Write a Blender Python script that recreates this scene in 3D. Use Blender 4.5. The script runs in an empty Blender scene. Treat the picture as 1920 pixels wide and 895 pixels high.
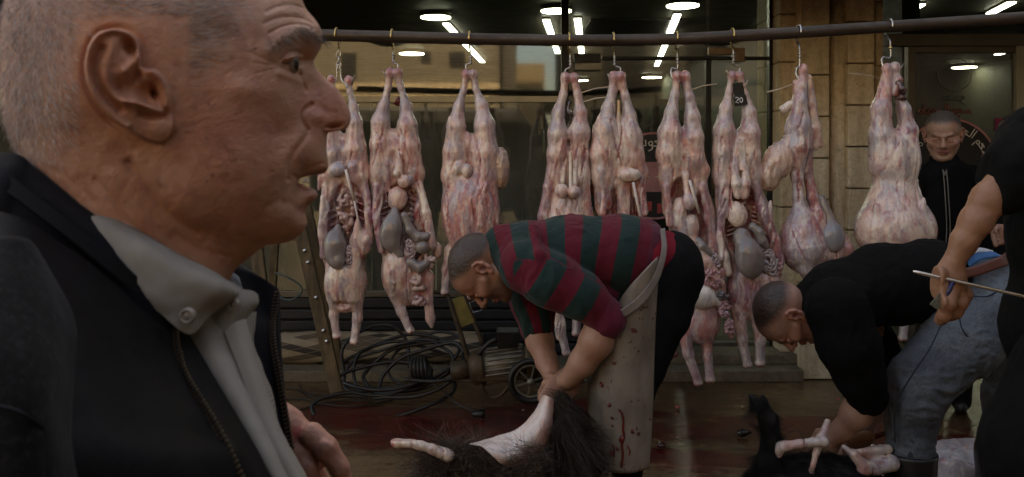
import bpy, math, random
import numpy as np
from mathutils import Vector, Matrix

# ------------------------------------------------------------------ camera, world, sun, exposure
FP = 1493.0            # focal length in photo pixels (1920 wide)
CX, HY, CZ = 960.0, 274.0, 1.40   # principal column, horizon row, camera height
scene = bpy.context.scene
COL = scene.collection

cam_d = bpy.data.cameras.new('camera')
cam = bpy.data.objects.new('camera', cam_d)
COL.objects.link(cam)
cam_d.sensor_width = 36.0
cam_d.lens = 28.0
cam_d.shift_y = -(447.5 - HY) / 1920.0
cam.location = (0, 0, CZ)
cam.rotation_euler = (math.radians(90), 0, 0)
cam_d.clip_start = 0.05
cam_d.clip_end = 500
cam_d.dof.use_dof = True
cam_d.dof.focus_distance = 3.1
cam_d.dof.aperture_fstop = 18
scene.camera = cam

SUN_EL, SUN_AZ = math.radians(31), math.radians(-12)    # azimuth from +Y, clockwise seen from above
world = bpy.data.worlds.new("World")
scene.world = world
world.use_nodes = True
wn = world.node_tree.nodes
sky = wn.new('ShaderNodeTexSky')
sky.sky_type = 'NISHITA'
sky.sun_disc = False
sky.sun_elevation = SUN_EL
sky.sun_rotation = SUN_AZ
sky.altitude = 600
sky.dust_density = 4.0
sky.ozone_density = 0.6
world.node_tree.links.new(sky.outputs[0], wn['Background'].inputs[0])
wn['Background'].inputs[1].default_value = 0.13

sun_d = bpy.data.lights.new('sun', 'SUN')
sun_d.energy = 3.0
sun_d.angle = math.radians(0.5)
sun_d.color = (1.0, 0.86, 0.68)
sun = bpy.data.objects.new('sun', sun_d)
COL.objects.link(sun)
sdir = Vector((math.sin(SUN_AZ) * math.cos(SUN_EL), math.cos(SUN_AZ) * math.cos(SUN_EL), math.sin(SUN_EL)))
sun.rotation_euler = sdir.to_track_quat('Z', 'Y').to_euler()

scene.view_settings.view_transform = 'Standard'
scene.view_settings.look = 'None'
scene.view_settings.gamma = 1.0
scene.view_settings.use_white_balance = True
scene.view_settings.white_balance_temperature = 9300
scene.view_settings.white_balance_tint = 13
scene.view_settings.exposure = 2.2
scene.cycles.use_denoising = True
scene.cycles.max_bounces = 8
scene.cycles.diffuse_bounces = 4
scene.cycles.glossy_bounces = 4
scene.cycles.transparent_max_bounces = 12
scene.cycles.caustics_reflective = False
scene.cycles.caustics_refractive = False
scene.cycles.sample_clamp_indirect = 4.0

def W(px, py, D):
    """photo pixel at depth D -> world point"""
    return Vector(((px - CX) * D / FP, D, CZ + (HY - py) * D / FP))

# ------------------------------------------------------------------ noise
def _hash(ix, iy, iz, seed):
    n = (ix * 374761393 + iy * 668265263 + iz * 2147483647 + seed * 974634777) & 0xffffffff
    n = ((n ^ (n >> 13)) * 1274126177) & 0xffffffff
    n = ((n ^ (n >> 16)) * 2246822519) & 0xffffffff
    return ((n ^ (n >> 15)) & 0xffffff).astype(np.float32) / float(0xffffff)

def vnoise(P, s, seed=0):
    """value noise in -1..1; P (n,3), s = scale (cells per unit; scalar or 3-vector)"""
    Q = P * np.asarray(s, dtype=np.float64)
    I = np.floor(Q).astype(np.int64)
    F = Q - I
    F = F * F * (3 - 2 * F)
    r = 0
    for dx in (0, 1):
        wx = F[:, 0] if dx else 1 - F[:, 0]
        for dy in (0, 1):
            wy = F[:, 1] if dy else 1 - F[:, 1]
            for dz in (0, 1):
                wz = F[:, 2] if dz else 1 - F[:, 2]
                r = r + wx * wy * wz * _hash(I[:, 0] + dx, I[:, 1] + dy, I[:, 2] + dz, seed)
    return r * 2 - 1

def fbm(P, s, octaves=4, seed=0):
    s = np.asarray(s, dtype=np.float64)
    r, a, t = 0, 1.0, 0
    for o in range(octaves):
        r = r + a * vnoise(P, s * 2 ** o, seed + o * 17)
        t += a
        a *= 0.5
    return r / t

def ridged(P, s, octaves=3, seed=0):
    s = np.asarray(s, dtype=np.float64)
    r, a, t = 0, 1.0, 0
    for o in range(octaves):
        r = r + a * (1 - 2 * np.abs(vnoise(P, s * 2 ** o, seed + o * 31)))
        t += a
        a *= 0.5
    return r / t

def sstep(a, b, x):
    t = np.clip((x - a) / (b - a), 0, 1)
    return t * t * (3 - 2 * t)

# ------------------------------------------------------------------ implicit volume (signed distance grid)
PAL = {}
class Vol:
    """distance field on a grid in (u right, v down, w towards viewer); coordinates are photo pixels at one depth"""
    def __init__(s, u, v, w, h, base=(0.5, 0.4, 0.35)):
        s.o = np.array([u[0], v[0], w[0]], dtype=np.float64)
        s.h = h
        s.n = [int((b - a) / h) + 2 for a, b in (u, v, w)]
        s.D = np.full(s.n, 60.0, dtype=np.float32)
        s.C = np.empty(s.n + [3], dtype=np.float32)
        s.C[:] = base

    def sub(s, lo, hi):
        i0 = [max(0, int((lo[i] - s.o[i]) / s.h)) for i in range(3)]
        i1 = [min(s.n[i], int((hi[i] - s.o[i]) / s.h) + 2) for i in range(3)]
        if any(b <= a for a, b in zip(i0, i1)):
            return None, None
        g = [(s.o[i] + s.h * np.arange(i0[i], i1[i])).astype(np.float32) for i in range(3)]
        U, V, Wd = np.meshgrid(*g, indexing='ij')
        return tuple(slice(a, b) for a, b in zip(i0, i1)), (U, V, Wd)

    @staticmethod
    def d_cone(X, a, b, ra, rb, flat=None):
        U, V, Wd = X
        ba = (b[0] - a[0], b[1] - a[1], b[2] - a[2])
        pu, pv, pw = U - a[0], V - a[1], Wd - a[2]
        L = ba[0] ** 2 + ba[1] ** 2 + ba[2] ** 2 + 1e-6
        t = np.clip((pu * ba[0] + pv * ba[1] + pw * ba[2]) / L, 0, 1)
        du, dv, dw = pu - t * ba[0], pv - t * ba[1], pw - t * ba[2]
        if flat:
            du, dv, dw = du / flat[0], dv / flat[1], dw / flat[2]
            return (np.sqrt(du * du + dv * dv + dw * dw) - (ra + t * (rb - ra))) * min(flat)
        return np.sqrt(du * du + dv * dv + dw * dw) - (ra + t * (rb - ra))

    @staticmethod
    def d_ell(X, c, r, R=None):
        p = [X[i] - c[i] for i in range(3)]
        if R is not None:
            p = [R[i][0] * p[0] + R[i][1] * p[1] + R[i][2] * p[2] for i in range(3)]
        k0 = np.sqrt((p[0] / r[0]) ** 2 + (p[1] / r[1]) ** 2 + (p[2] / r[2]) ** 2)
        k1 = np.sqrt((p[0] / r[0] ** 2) ** 2 + (p[1] / r[1] ** 2) ** 2 + (p[2] / r[2] ** 2) ** 2) + 1e-6
        return k0 * (k0 - 1) / k1

    def _apply(s, sl, d, k, col, mode):
        D = s.D[sl]
        k = max(k, 0.01)
        if mode == 'add':
            h = np.clip(0.5 + 0.5 * (D - d) / k, 0, 1)
            s.D[sl] = D * (1 - h) + d * h - k * h * (1 - h)
            if col is not None:
                s.C[sl] = s.C[sl] * (1 - h[..., None]) + np.array(col, dtype=np.float32) * h[..., None]
        elif mode == 'sub':
            h = np.clip(0.5 - 0.5 * (D + d) / k, 0, 1)
            s.D[sl] = D * (1 - h) - d * h + k * h * (1 - h)
            if col is not None:
                s.C[sl] = s.C[sl] * (1 - h[..., None]) + np.array(col, dtype=np.float32) * h[..., None]
        elif mode == 'paint':
            h = np.clip(0.5 - d / k, 0, 1)
            s.C[sl] = s.C[sl] * (1 - h[..., None]) + np.array(col, dtype=np.float32) * h[..., None]

    persp = True
    def place(s, p):
        """a joint seen at pixel (u,v) but w nearer than the figure's plane sits at this spot"""
        if not s.persp: return p
        f = 1 - p[2] / FP
        return (CX + (p[0] - CX) * f, HY + (p[1] - HY) * f, p[2])
    def cone(s, a, b, ra, rb, k=4, col=None, mode='add', flat=None):
        a, b = s.place(a), s.place(b)
        m = max(ra, rb) * (max(flat) if flat else 1) + k + 3 * s.h
        lo = [min(a[i], b[i]) - m for i in range(3)]
        hi = [max(a[i], b[i]) + m for i in range(3)]
        sl, X = s.sub(lo, hi)
        if sl is not None:
            s._apply(sl, s.d_cone(X, a, b, ra, rb, flat), k, col, mode)

    def limb(s, pts, k=4, col=None, mode='add', flat=None):
        """pts: (u,v,w,r) ..."""
        for p, q in zip(pts[:-1], pts[1:]):
            s.cone(p[:3], q[:3], p[3], q[3], k, col, mode, flat)

    def ell(s, c, r, k=4, col=None, mode='add', rot=None, deg=0):
        """rot: 3x3 rows = local axes; deg: turn in the u-v plane"""
        c = s.place(c)
        R = rot
        if R is None and deg:
            t = math.radians(deg)
            R = ((math.cos(t), math.sin(t), 0), (-math.sin(t), math.cos(t), 0), (0, 0, 1))
        m = max(r) + k + 3 * s.h
        sl, X = s.sub([c[i] - m for i in range(3)], [c[i] + m for i in range(3)])
        if sl is not None:
            s._apply(sl, s.d_ell(X, c, r, R), k, col, mode)

    def mesh(s):
        """surface nets; returns verts (grid px coords), quads, colours"""
        D, h = s.D, s.h
        for sl in ((0,), (-1,), (slice(None), 0), (slice(None), -1), (slice(None), slice(None), 0), (slice(None), slice(None), -1)):
            D[sl] = np.maximum(D[sl], .6)
        ins = D < 0
        ins = D < 0
        c = ins[:-1, :-1, :-1].astype(np.int8)
        for dx in (0, 1):
            for dy in (0, 1):
                for dz in (0, 1):
                    if dx or dy or dz:
                        c = c + ins[dx:D.shape[0] - 1 + dx, dy:D.shape[1] - 1 + dy, dz:D.shape[2] - 1 + dz]
        act = np.argwhere((c > 0) & (c < 8))
        idx = np.full(c.shape, -1, dtype=np.int32)
        idx[tuple(act.T)] = np.arange(len(act))
        corners = [(0, 0, 0), (1, 0, 0), (0, 1, 0), (1, 1, 0), (0, 0, 1), (1, 0, 1), (0, 1, 1), (1, 1, 1)]
        vals = np.stack([D[act[:, 0] + a, act[:, 1] + b, act[:, 2] + e] for a, b, e in corners], 1)
        cols = np.mean([s.C[act[:, 0] + a, act[:, 1] + b, act[:, 2] + e] for a, b, e in corners], axis=0)
        edges = [(0, 1), (2, 3), (4, 5), (6, 7), (0, 2), (1, 3), (4, 6), (5, 7), (0, 4), (1, 5), (2, 6), (3, 7)]
        P = np.zeros((len(act), 3))
        N = np.zeros(len(act))
        cc = np.array(corners, dtype=np.float64)
        for i, j in edges:
            a, b = vals[:, i], vals[:, j]
            m = (a < 0) != (b < 0)
            t = np.where(m, a / np.where(m, a - b, 1), 0)
            P += np.where(m[:, None], cc[i] + t[:, None] * (cc[j] - cc[i]), 0)
            N += m
        P = P / N[:, None] + act
        verts = s.o + P * h
        F = []
        for ax in range(3):
            o1, o2 = [(1, 2), (2, 0), (0, 1)][ax]
            a = [slice(None)] * 3
            b = [slice(None)] * 3
            a[ax] = slice(0, -1)
            b[ax] = slice(1, None)
            ch = ins[tuple(a)] != ins[tuple(b)]
            e = np.argwhere(ch)
            e = e[(e[:, o1] > 0) & (e[:, o2] > 0) & (e[:, o1] < D.shape[o1] - 1) & (e[:, o2] < D.shape[o2] - 1)]
            q = []
            for d1, d2 in ((0, 0), (-1, 0), (-1, -1), (0, -1)):
                f = e.copy()
                f[:, o1] += d1
                f[:, o2] += d2
                q.append(idx[tuple(f.T)])
            q = np.stack(q, 1)
            flip = ins[tuple(e.T)]
            q[~flip] = q[~flip][:, ::-1]
            F.append(q)
        F = np.concatenate(F)
        F = F[(F >= 0).all(1)]
        return verts, F, cols

def vnormals(V, F):
    n = np.zeros_like(V)
    a, b, c, d = V[F[:, 0]], V[F[:, 1]], V[F[:, 2]], V[F[:, -1]]
    fn = np.cross(c - a, d - b)
    for i in range(F.shape[1]):
        np.add.at(n, F[:, i], fn)
    return n / (np.linalg.norm(n, axis=1, keepdims=True) + 1e-12)

def relax(V, F, n=1, f=0.5):
    for _ in range(n):
        S = np.zeros_like(V)
        c = np.zeros(len(V))
        for i in range(4):
            np.add.at(S, F[:, i], V[F[:, (i + 1) % 4]] + V[F[:, (i - 1) % 4]])
            np.add.at(c, F[:, i], 2)
        V = V * (1 - f) + f * S / np.maximum(c, 1)[:, None]
    return V

def pc(V):
    V = np.array(V, dtype=float)
    f = 1 - V[:, 2] / FP
    return np.stack([CX + (V[:, 0] - CX) * f, HY + (V[:, 1] - HY) * f, V[:, 2]], 1)

def px2w(V, D):
    """volume coords (photo px at depth D) -> world; real size, one scale"""
    S = FP / D
    return np.stack([(V[:, 0] - CX) / S, D - V[:, 2] / S, CZ + (HY - V[:, 1]) / S], 1)

# ------------------------------------------------------------------ objects
def tag(o, label=None, cat=None, group=None, kind=None):
    if label: o['label'] = label
    if cat: o['category'] = cat
    if group: o['group'] = group
    if kind: o['kind'] = kind
    return o

def empty(name, loc, label, cat, group=None):
    o = bpy.data.objects.new(name, None)
    o.empty_display_size = 0.1
    o.location = loc
    COL.objects.link(o)
    return tag(o, label, cat, group)

def wmat(o):
    B = Matrix.LocRotScale(o.location, o.rotation_euler, o.scale)
    return wmat(o.parent) @ o.matrix_parent_inverse @ B if o.parent is not None else B

def link(name, me, mat=None, parent=None):
    o = bpy.data.objects.new(name, me)
    if mat is not None:
        me.materials.append(mat)
    COL.objects.link(o)
    if parent is not None:
        o.parent = parent
        o.matrix_parent_inverse = wmat(parent).inverted()
    return o

def mk(name, V, F, mat=None, parent=None, cols=None, smooth=True, attrs=None):
    me = bpy.data.meshes.new(name)
    V = np.ascontiguousarray(V, dtype=np.float32)
    if isinstance(F, np.ndarray):
        me.vertices.add(len(V))
        me.vertices.foreach_set('co', V.ravel())
        k = F.shape[1]
        me.loops.add(F.size)
        me.loops.foreach_set('vertex_index', F.astype(np.int32).ravel())
        me.polygons.add(len(F))
        me.polygons.foreach_set('loop_start', np.arange(0, F.size, k, dtype=np.int32))
        me.update(calc_edges=True)
        me.validate()
    else:
        me.from_pydata([tuple(map(float, v)) for v in V], [], F)
    if smooth:
        me.polygons.foreach_set('use_smooth', np.ones(len(me.polygons), dtype=bool))
    if cols is not None:
        a = me.attributes.new('Col', 'FLOAT_COLOR', 'POINT')
        c = np.concatenate([np.clip(cols, 0, 1), np.ones((len(cols), 1))], 1).astype(np.float32)
        a.data.foreach_set('color', c.ravel())
    for n, val in (attrs or {}).items():
        a = me.attributes.new(n, 'FLOAT', 'POINT')
        a.data.foreach_set('value', np.asarray(val, dtype=np.float32))
    me.update()
    return link(name, me, mat, parent)

def joinVF(parts):
    Vs, Fs, Cs, o = [], [], [], 0
    for p in parts:
        Vs.append(p[0]); Fs.append(p[1] + o)
        if len(p) > 2: Cs.append(p[2])
        o += len(p[0])
    return np.concatenate(Vs), np.concatenate(Fs), (np.concatenate(Cs) if Cs else None)

class MB:
    """collects boxes, tubes, prisms; builds one mesh"""
    def __init__(s):
        s.v, s.f = [], []
    def box(s, x0, x1, y0, y1, z0, z1, M=None):
        o = len(s.v)
        c = [(x, y, z) for x in (x0, x1) for y in (y0, y1) for z in (z0, z1)]
        if M is not None:
            c = [tuple(M @ Vector(p)) for p in c]
        s.v += c
        s.f += [tuple(o + i for i in q) for q in ((0, 1, 3, 2), (4, 6, 7, 5), (0, 4, 5, 1), (2, 3, 7, 6), (0, 2, 6, 4), (1, 5, 7, 3))]
        return s
    def bar(s, a, b, w, t):
        a, b = Vector(a), Vector(b)
        d = b - a
        q = d.to_track_quat('Z', 'Y').to_matrix().to_4x4()
        return s.box(-w / 2, w / 2, -t / 2, t / 2, 0, d.length, Matrix.Translation(a) @ q)
    def tube(s, pts, r, n=10, closed=False, cap=True):
        pts = [Vector(p) for p in pts]
        rs = r if isinstance(r, (list, tuple, np.ndarray)) else [r] * len(pts)
        o = len(s.v)
        N = len(pts)
        up = None
        for i, p in enumerate(pts):
            if closed:
                t = pts[(i + 1) % N] - pts[i - 1]
            else:
                t = pts[min(i + 1, N - 1)] - pts[max(i - 1, 0)]
            t = t.normalized() if t.length > 1e-9 else Vector((0, 0, 1))
            if up is None:
                up = t.orthogonal().normalized()
            up = (up - t * up.dot(t))
            up = up.normalized() if up.length > 1e-6 else t.orthogonal().normalized()
            side = t.cross(up)
            for k in range(n):
                a = 2 * math.pi * k / n
                s.v.append(tuple(p + (up * math.cos(a) + side * math.sin(a)) * rs[i]))
        M = N if closed else N - 1
        for i in range(M):
            j = (i + 1) % N
            for k in range(n):
                l = (k + 1) % n
                s.f.append((o + i * n + k, o + i * n + l, o + j * n + l, o + j * n + k))
        if not closed and cap:
            s.f.append(tuple(o + k for k in range(n))[::-1])
            s.f.append(tuple(o + (N - 1) * n + k for k in range(n)))
        return s
    def prism(s, poly, y0, y1):
        """outline in x,z extruded along y"""
        o = len(s.v)
        n = len(poly)
        s.v += [(x, y0, z) for x, z in poly] + [(x, y1, z) for x, z in poly]
        s.f.append(tuple(range(o, o + n)))
        s.f.append(tuple(range(o + 2 * n - 1, o + n - 1, -1)))
        for i in range(n):
            j = (i + 1) % n
            s.f.append((o + i, o + n + i, o + n + j, o + j))
        return s
    def build(s, name, mat, parent=None, smooth=False, bevel=0):
        o = mk(name, np.array(s.v), s.f, mat, parent, smooth=smooth)
        if bevel:
            b = o.modifiers.new('bevel', 'BEVEL')
            b.width = bevel
            b.segments = 2
            b.limit_method = 'ANGLE'
        return o

def smooth_path(pts, n=8, closed=False):
    pts = [Vector(p) for p in pts]
    N = len(pts)
    out = []
    rng = range(N) if closed else range(N - 1)
    for i in rng:
        p1, p2 = pts[i], pts[(i + 1) % N]
        p0 = pts[i - 1] if (closed or i > 0) else p1
        p3 = pts[(i + 2) % N] if (closed or i + 2 < N) else p2
        for k in range(n):
            t = k / n
            out.append(0.5 * ((2 * p1) + (p2 - p0) * t + (2 * p0 - 5 * p1 + 4 * p2 - p3) * t * t + (3 * p1 - p0 - 3 * p2 + p3) * t ** 3))
    if not closed:
        out.append(pts[-1])
    return out

def crs(A, n):
    """Catmull-Rom resample of the first axis of A to n points per span"""
    A = np.asarray(A, dtype=np.float64)
    N = len(A)
    out = []
    for i in range(N - 1):
        p1, p2 = A[i], A[i + 1]
        p0 = A[i - 1] if i else 2 * p1 - p2
        p3 = A[i + 2] if i + 2 < N else 2 * p2 - p1
        for k in range(n):
            t = k / n
            out.append(0.5 * ((2 * p1) + (p2 - p0) * t + (2 * p0 - 5 * p1 + 4 * p2 - p3) * t * t + (3 * p1 - p0 - 3 * p2 + p3) * t ** 3))
    out.append(A[-1])
    return np.array(out)

def loft(name, rows, mat, parent=None, nu=8, nv=8, thick=0.0, wob=0, wobs=20, seed=1, to_world=None, cols=None):
    """rows: equal-length lists of (px,py,D) joined into a sheet"""
    R = crs(np.array(rows, dtype=np.float64), nv)
    R = crs(R.transpose(1, 0, 2), nu)            # (nu_total, nv_total, 3)
    a, b = R.shape[:2]
    P = R.reshape(-1, 3)
    if to_world is None:
        V = np.stack([(P[:, 0] - CX) * P[:, 2] / FP, P[:, 2], CZ + (HY - P[:, 1]) * P[:, 2] / FP], 1)
    else:
        V = to_world(P)
    i, j = np.meshgrid(np.arange(a - 1), np.arange(b - 1), indexing='ij')
    q = (i * b + j).ravel()
    F = np.stack([q, q + 1, q + b + 1, q + b], 1)
    if wob:
        N = vnormals(V, F)
        V = V + N * (fbm(V, wobs, 3, seed) * wob)[:, None]
    uu = np.repeat(np.linspace(0, 1, a), b)
    vv = np.tile(np.linspace(0, 1, b), a)
    o = mk(name, V, F, mat, parent, attrs={'su': uu, 'sv': vv})
    if thick:
        m = o.modifiers.new('solid', 'SOLIDIFY')
        m.thickness = thick
        m.offset = 0
    return o

# ------------------------------------------------------------------ materials
class NT:
    def __init__(s, name):
        s.m = bpy.data.materials.new(name)
        s.m.use_nodes = True
        s.t = s.m.node_tree
        s.b = s.t.nodes['Principled BSDF']
        s.co = s.t.nodes.new('ShaderNodeTexCoord')
    def n(s, kind, **kw):
        nd = s.t.nodes.new(kind)
        for k, v in kw.items():
            setattr(nd, k, v)
        return nd
    def l(s, a, b):
        s.t.links.new(a, b)
    def map(s, scale=(1, 1, 1), rot=(0, 0, 0), loc=(0, 0, 0), src='Object'):
        m = s.n('ShaderNodeMapping')
        s.l(s.co.outputs[src], m.inputs[0])
        m.inputs['Scale'].default_value = scale
        m.inputs['Rotation'].default_value = rot
        m.inputs['Location'].default_value = loc
        return m.outputs[0]
    def noise(s, scale, vec=None, detail=4, rough=0.55, dist=0):
        x = s.n('ShaderNodeTexNoise')
        x.inputs['Scale'].default_value = scale
        x.inputs['Detail'].default_value = detail
        x.inputs['Roughness'].default_value = rough
        x.inputs['Distortion'].default_value = dist
        s.l(vec if vec is not None else s.co.outputs['Object'], x.inputs['Vector'])
        return x.outputs['Fac']
    def ramp(s, fac, stops, interp='LINEAR'):
        r = s.n('ShaderNodeValToRGB')
        r.color_ramp.interpolation = interp
        e = r.color_ramp.elements
        while len(e) > 1:
            e.remove(e[-1])
        for i, (p, c) in enumerate(stops):
            x = e[0] if i == 0 else e.new(p)
            x.position = p
            if not isinstance(c, (tuple, list)):
                c = (c, c, c)
            x.color = tuple(c)[:3] + (1,)
        s.l(fac, r.inputs[0])
        return r.outputs[0]
    def mix(s, fac, a, b, mode='MIX'):
        x = s.n('ShaderNodeMix', data_type='RGBA', blend_type=mode)
        for v, i in ((fac, 0), (a, 6), (b, 7)):
            if isinstance(v, (int, float)):
                x.inputs[i].default_value = v
            elif isinstance(v, (tuple, list)):
                x.inputs[i].default_value = tuple(v)[:3] + (1,)
            else:
                s.l(v, x.inputs[i])
        return x.outputs[2]
    def math(s, op, a, b=0.0, c=None):
        x = s.n('ShaderNodeMath', operation=op)
        for i, v in enumerate((a, b, c)):
            if v is None: continue
            if isinstance(v, (int, float)):
                x.inputs[i].default_value = v
            else:
                s.l(v, x.inputs[i])
        return x.outputs[0]
    def bump(s, h, strength=0.3, dist=0.01, prev=None):
        x = s.n('ShaderNodeBump')
        x.inputs['Strength'].default_value = strength
        x.inputs['Distance'].default_value = dist
        s.l(h, x.inputs['Height'])
        if prev is not None:
            s.l(prev, x.inputs['Normal'])
        s.l(x.outputs[0], s.b.inputs['Normal'])
        return x.outputs[0]
    def attr(s, name, out='Color'):
        a = s.n('ShaderNodeAttribute', attribute_name=name)
        return a.outputs[out]
    def set(s, **kw):
        for k, v in kw.items():
            i = s.b.inputs[k.replace('_', ' ')]
            if isinstance(v, (int, float)):
                i.default_value = v
            elif isinstance(v, (tuple, list)):
                i.default_value = tuple(v)[:3] + (1,) if i.type == 'RGBA' else v
            else:
                s.l(v, i)
        return s

def m_plain(name, col, rough=0.6, metal=0.0, var=0.25, scale=12, bump=0.1, bdist=0.003, spec=0.5):
    t = NT(name)
    n = t.noise(scale, detail=5)
    dark = tuple(c * (1 - var) for c in col)
    lite = tuple(min(1, c * (1 + var)) for c in col)
    t.set(Base_Color=t.ramp(n, [(0.3, dark), (0.7, lite)]), Metallic=metal)
    t.b.inputs['Specular IOR Level'].default_value = spec
    t.set(Roughness=t.ramp(t.noise(scale * 2.3), [(0.3, max(0.05, rough - 0.12)), (0.7, min(1, rough + 0.12))]))
    if bump:
        t.bump(t.noise(scale * 8, detail=3), bump, bdist)
    return t.m

def m_emit(name, col, s):
    m = bpy.data.materials.new(name)
    m.use_nodes = True
    nt = m.node_tree
    b = nt.nodes['Principled BSDF']
    b.inputs['Base Color'].default_value = (0.8, 0.8, 0.8, 1)
    b.inputs['Emission Color'].default_value = tuple(col) + (1,)
    b.inputs['Emission Strength'].default_value = s
    return m
# ================================================================== SETTING
YW = 5.10          # shop front plane
def m_ground():
    t = NT('wet_pavement')
    P = t.map()
    n1 = t.noise(1.6, P, 6, 0.6)
    n2 = t.noise(9, P, 6, 0.65)
    n3 = t.noise(60, P, 3)
    base = t.ramp(n1, [(0.25, (0.08, 0.042, 0.020)), (0.5, (0.19, 0.105, 0.048)), (0.75, (0.36, 0.22, 0.115))])
    base = t.mix(0.55, base, t.ramp(n2, [(0.3, (0.25, 0.25, 0.25)), (0.7, (0.8, 0.8, 0.8))]), 'MULTIPLY')
    base = t.mix(0.4, base, t.ramp(n3, [(0.3, (0.4, 0.4, 0.4)), (0.7, (1, 1, 1))]), 'MULTIPLY')
    sep = t.n('ShaderNodeSeparateXYZ')
    t.l(t.co.outputs['Object'], sep.inputs[0])
    x, y = sep.outputs[0], sep.outputs[1]
    # blood runs in a band across the pavement, broken by noise stretched along x
    st = t.noise(1.0, t.map((0.9, 3.2, 1), loc=(0.3, 0.2, 0)), 7, 0.62, 0.6)
    dy = t.math('ABSOLUTE', t.math('SUBTRACT', y, t.math('ADD', 4.02, t.math('MULTIPLY', x, -0.10))))
    band = t.math('SUBTRACT', 0.47, dy)
    lft = t.math('MULTIPLY', t.math('ADD', x, 1.15), 1.6)
    band = t.math('MINIMUM', band, lft)
    v = t.math('ADD', t.math('MULTIPLY', band, 0.75), t.math('MULTIPLY', t.math('SUBTRACT', st, 0.5), 1.9))
    blood = t.ramp(v, [(0.05, 0), (0.16, 0.8), (0.4, 0.97)])
    bc = t.ramp(n2, [(0.3, (0.04, 0.0025, 0.0025)), (0.7, (0.13, 0.009, 0.007))])
    spots = t.noise(14, P, 2, 0.5)
    near = t.ramp(band, [(0.0, 0), (0.3, 1)])
    sp = t.math('MULTIPLY', t.ramp(spots, [(0.66, 0), (0.69, 1)]), near)
    fac = t.math('MAXIMUM', blood, t.math('MULTIPLY', sp, 0.7))
    t.set(Base_Color=t.mix(fac, base, bc))
    wet = t.ramp(t.noise(2.2, P, 5, 0.6), [(0.35, 0.06), (0.55, 0.14), (0.75, 0.34)])
    t.set(Roughness=t.mix(fac, wet, (0.07, 0.07, 0.07)))
    b = t.bump(t.noise(30, P, 6, 0.7), 0.35, 0.006)
    t.bump(t.noise(4.5, P, 3), 0.25, 0.03, b)
    return t.m

def m_stone(name, a, b, joint=None):
    t = NT(name)
    n = t.noise(3.5, detail=6, rough=0.65)
    c = t.ramp(n, [(0.25, a), (0.75, b)])
    n2 = t.noise(28, detail=5, rough=0.7)
    c = t.mix(0.4, c, t.ramp(n2, [(0.32, (0.55, 0.48, 0.40)), (0.55, (1, 1, 1))]), 'MULTIPLY')
    pit = t.noise(90, detail=2)
    c = t.mix(0.5, c, t.ramp(pit, [(0.30, (0.35, 0.28, 0.2)), (0.38, (1, 1, 1))]), 'MULTIPLY')
    drip = t.noise(5, t.map((4, 4, 0.5)), 5)
    c = t.mix(0.5, c, t.ramp(drip, [(0.35, (0.6, 0.5, 0.4)), (0.6, (1, 1, 1))]), 'MULTIPLY')
    t.set(Base_Color=c, Roughness=0.8)
    bb = t.bump(n2, 0.8, 0.016)
    t.bump(pit, 0.5, 0.004, bb)
    return t.m

M_STONE = m_stone('limestone', (0.66, 0.52, 0.34), (0.86, 0.72, 0.50))
M_MORTAR = m_stone('mortar', (0.34, 0.24, 0.14), (0.46, 0.34, 0.21))
M_STEP = m_stone('terrazzo_step', (0.13, 0.10, 0.065), (0.24, 0.19, 0.12))
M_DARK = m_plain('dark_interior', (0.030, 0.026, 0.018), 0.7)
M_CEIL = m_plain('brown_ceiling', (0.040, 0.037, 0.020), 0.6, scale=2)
M_ALU = m_plain('grey_aluminium', (0.13, 0.115, 0.09), 0.42, 0.5, 0.2, 6)
M_ALU_L = m_plain('pale_aluminium', (0.34, 0.32, 0.26), 0.5, 0.2, 0.15, 6)
M_BLACKM = m_plain('black_metal', (0.012, 0.011, 0.010), 0.4, 0.3)
M_SHUT = m_plain('black_slats', (0.010, 0.010, 0.012), 0.5)
M_STEEL = m_plain('steel', (0.45, 0.44, 0.42), 0.28, 1.0, 0.25, 40)
M_LAMP = m_emit('lamp_disc', (0.86, 1.0, 0.90), 9.0)
M_TUBE = m_emit('lamp_tube', (0.86, 0.95, 1.0), 6.0)

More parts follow.
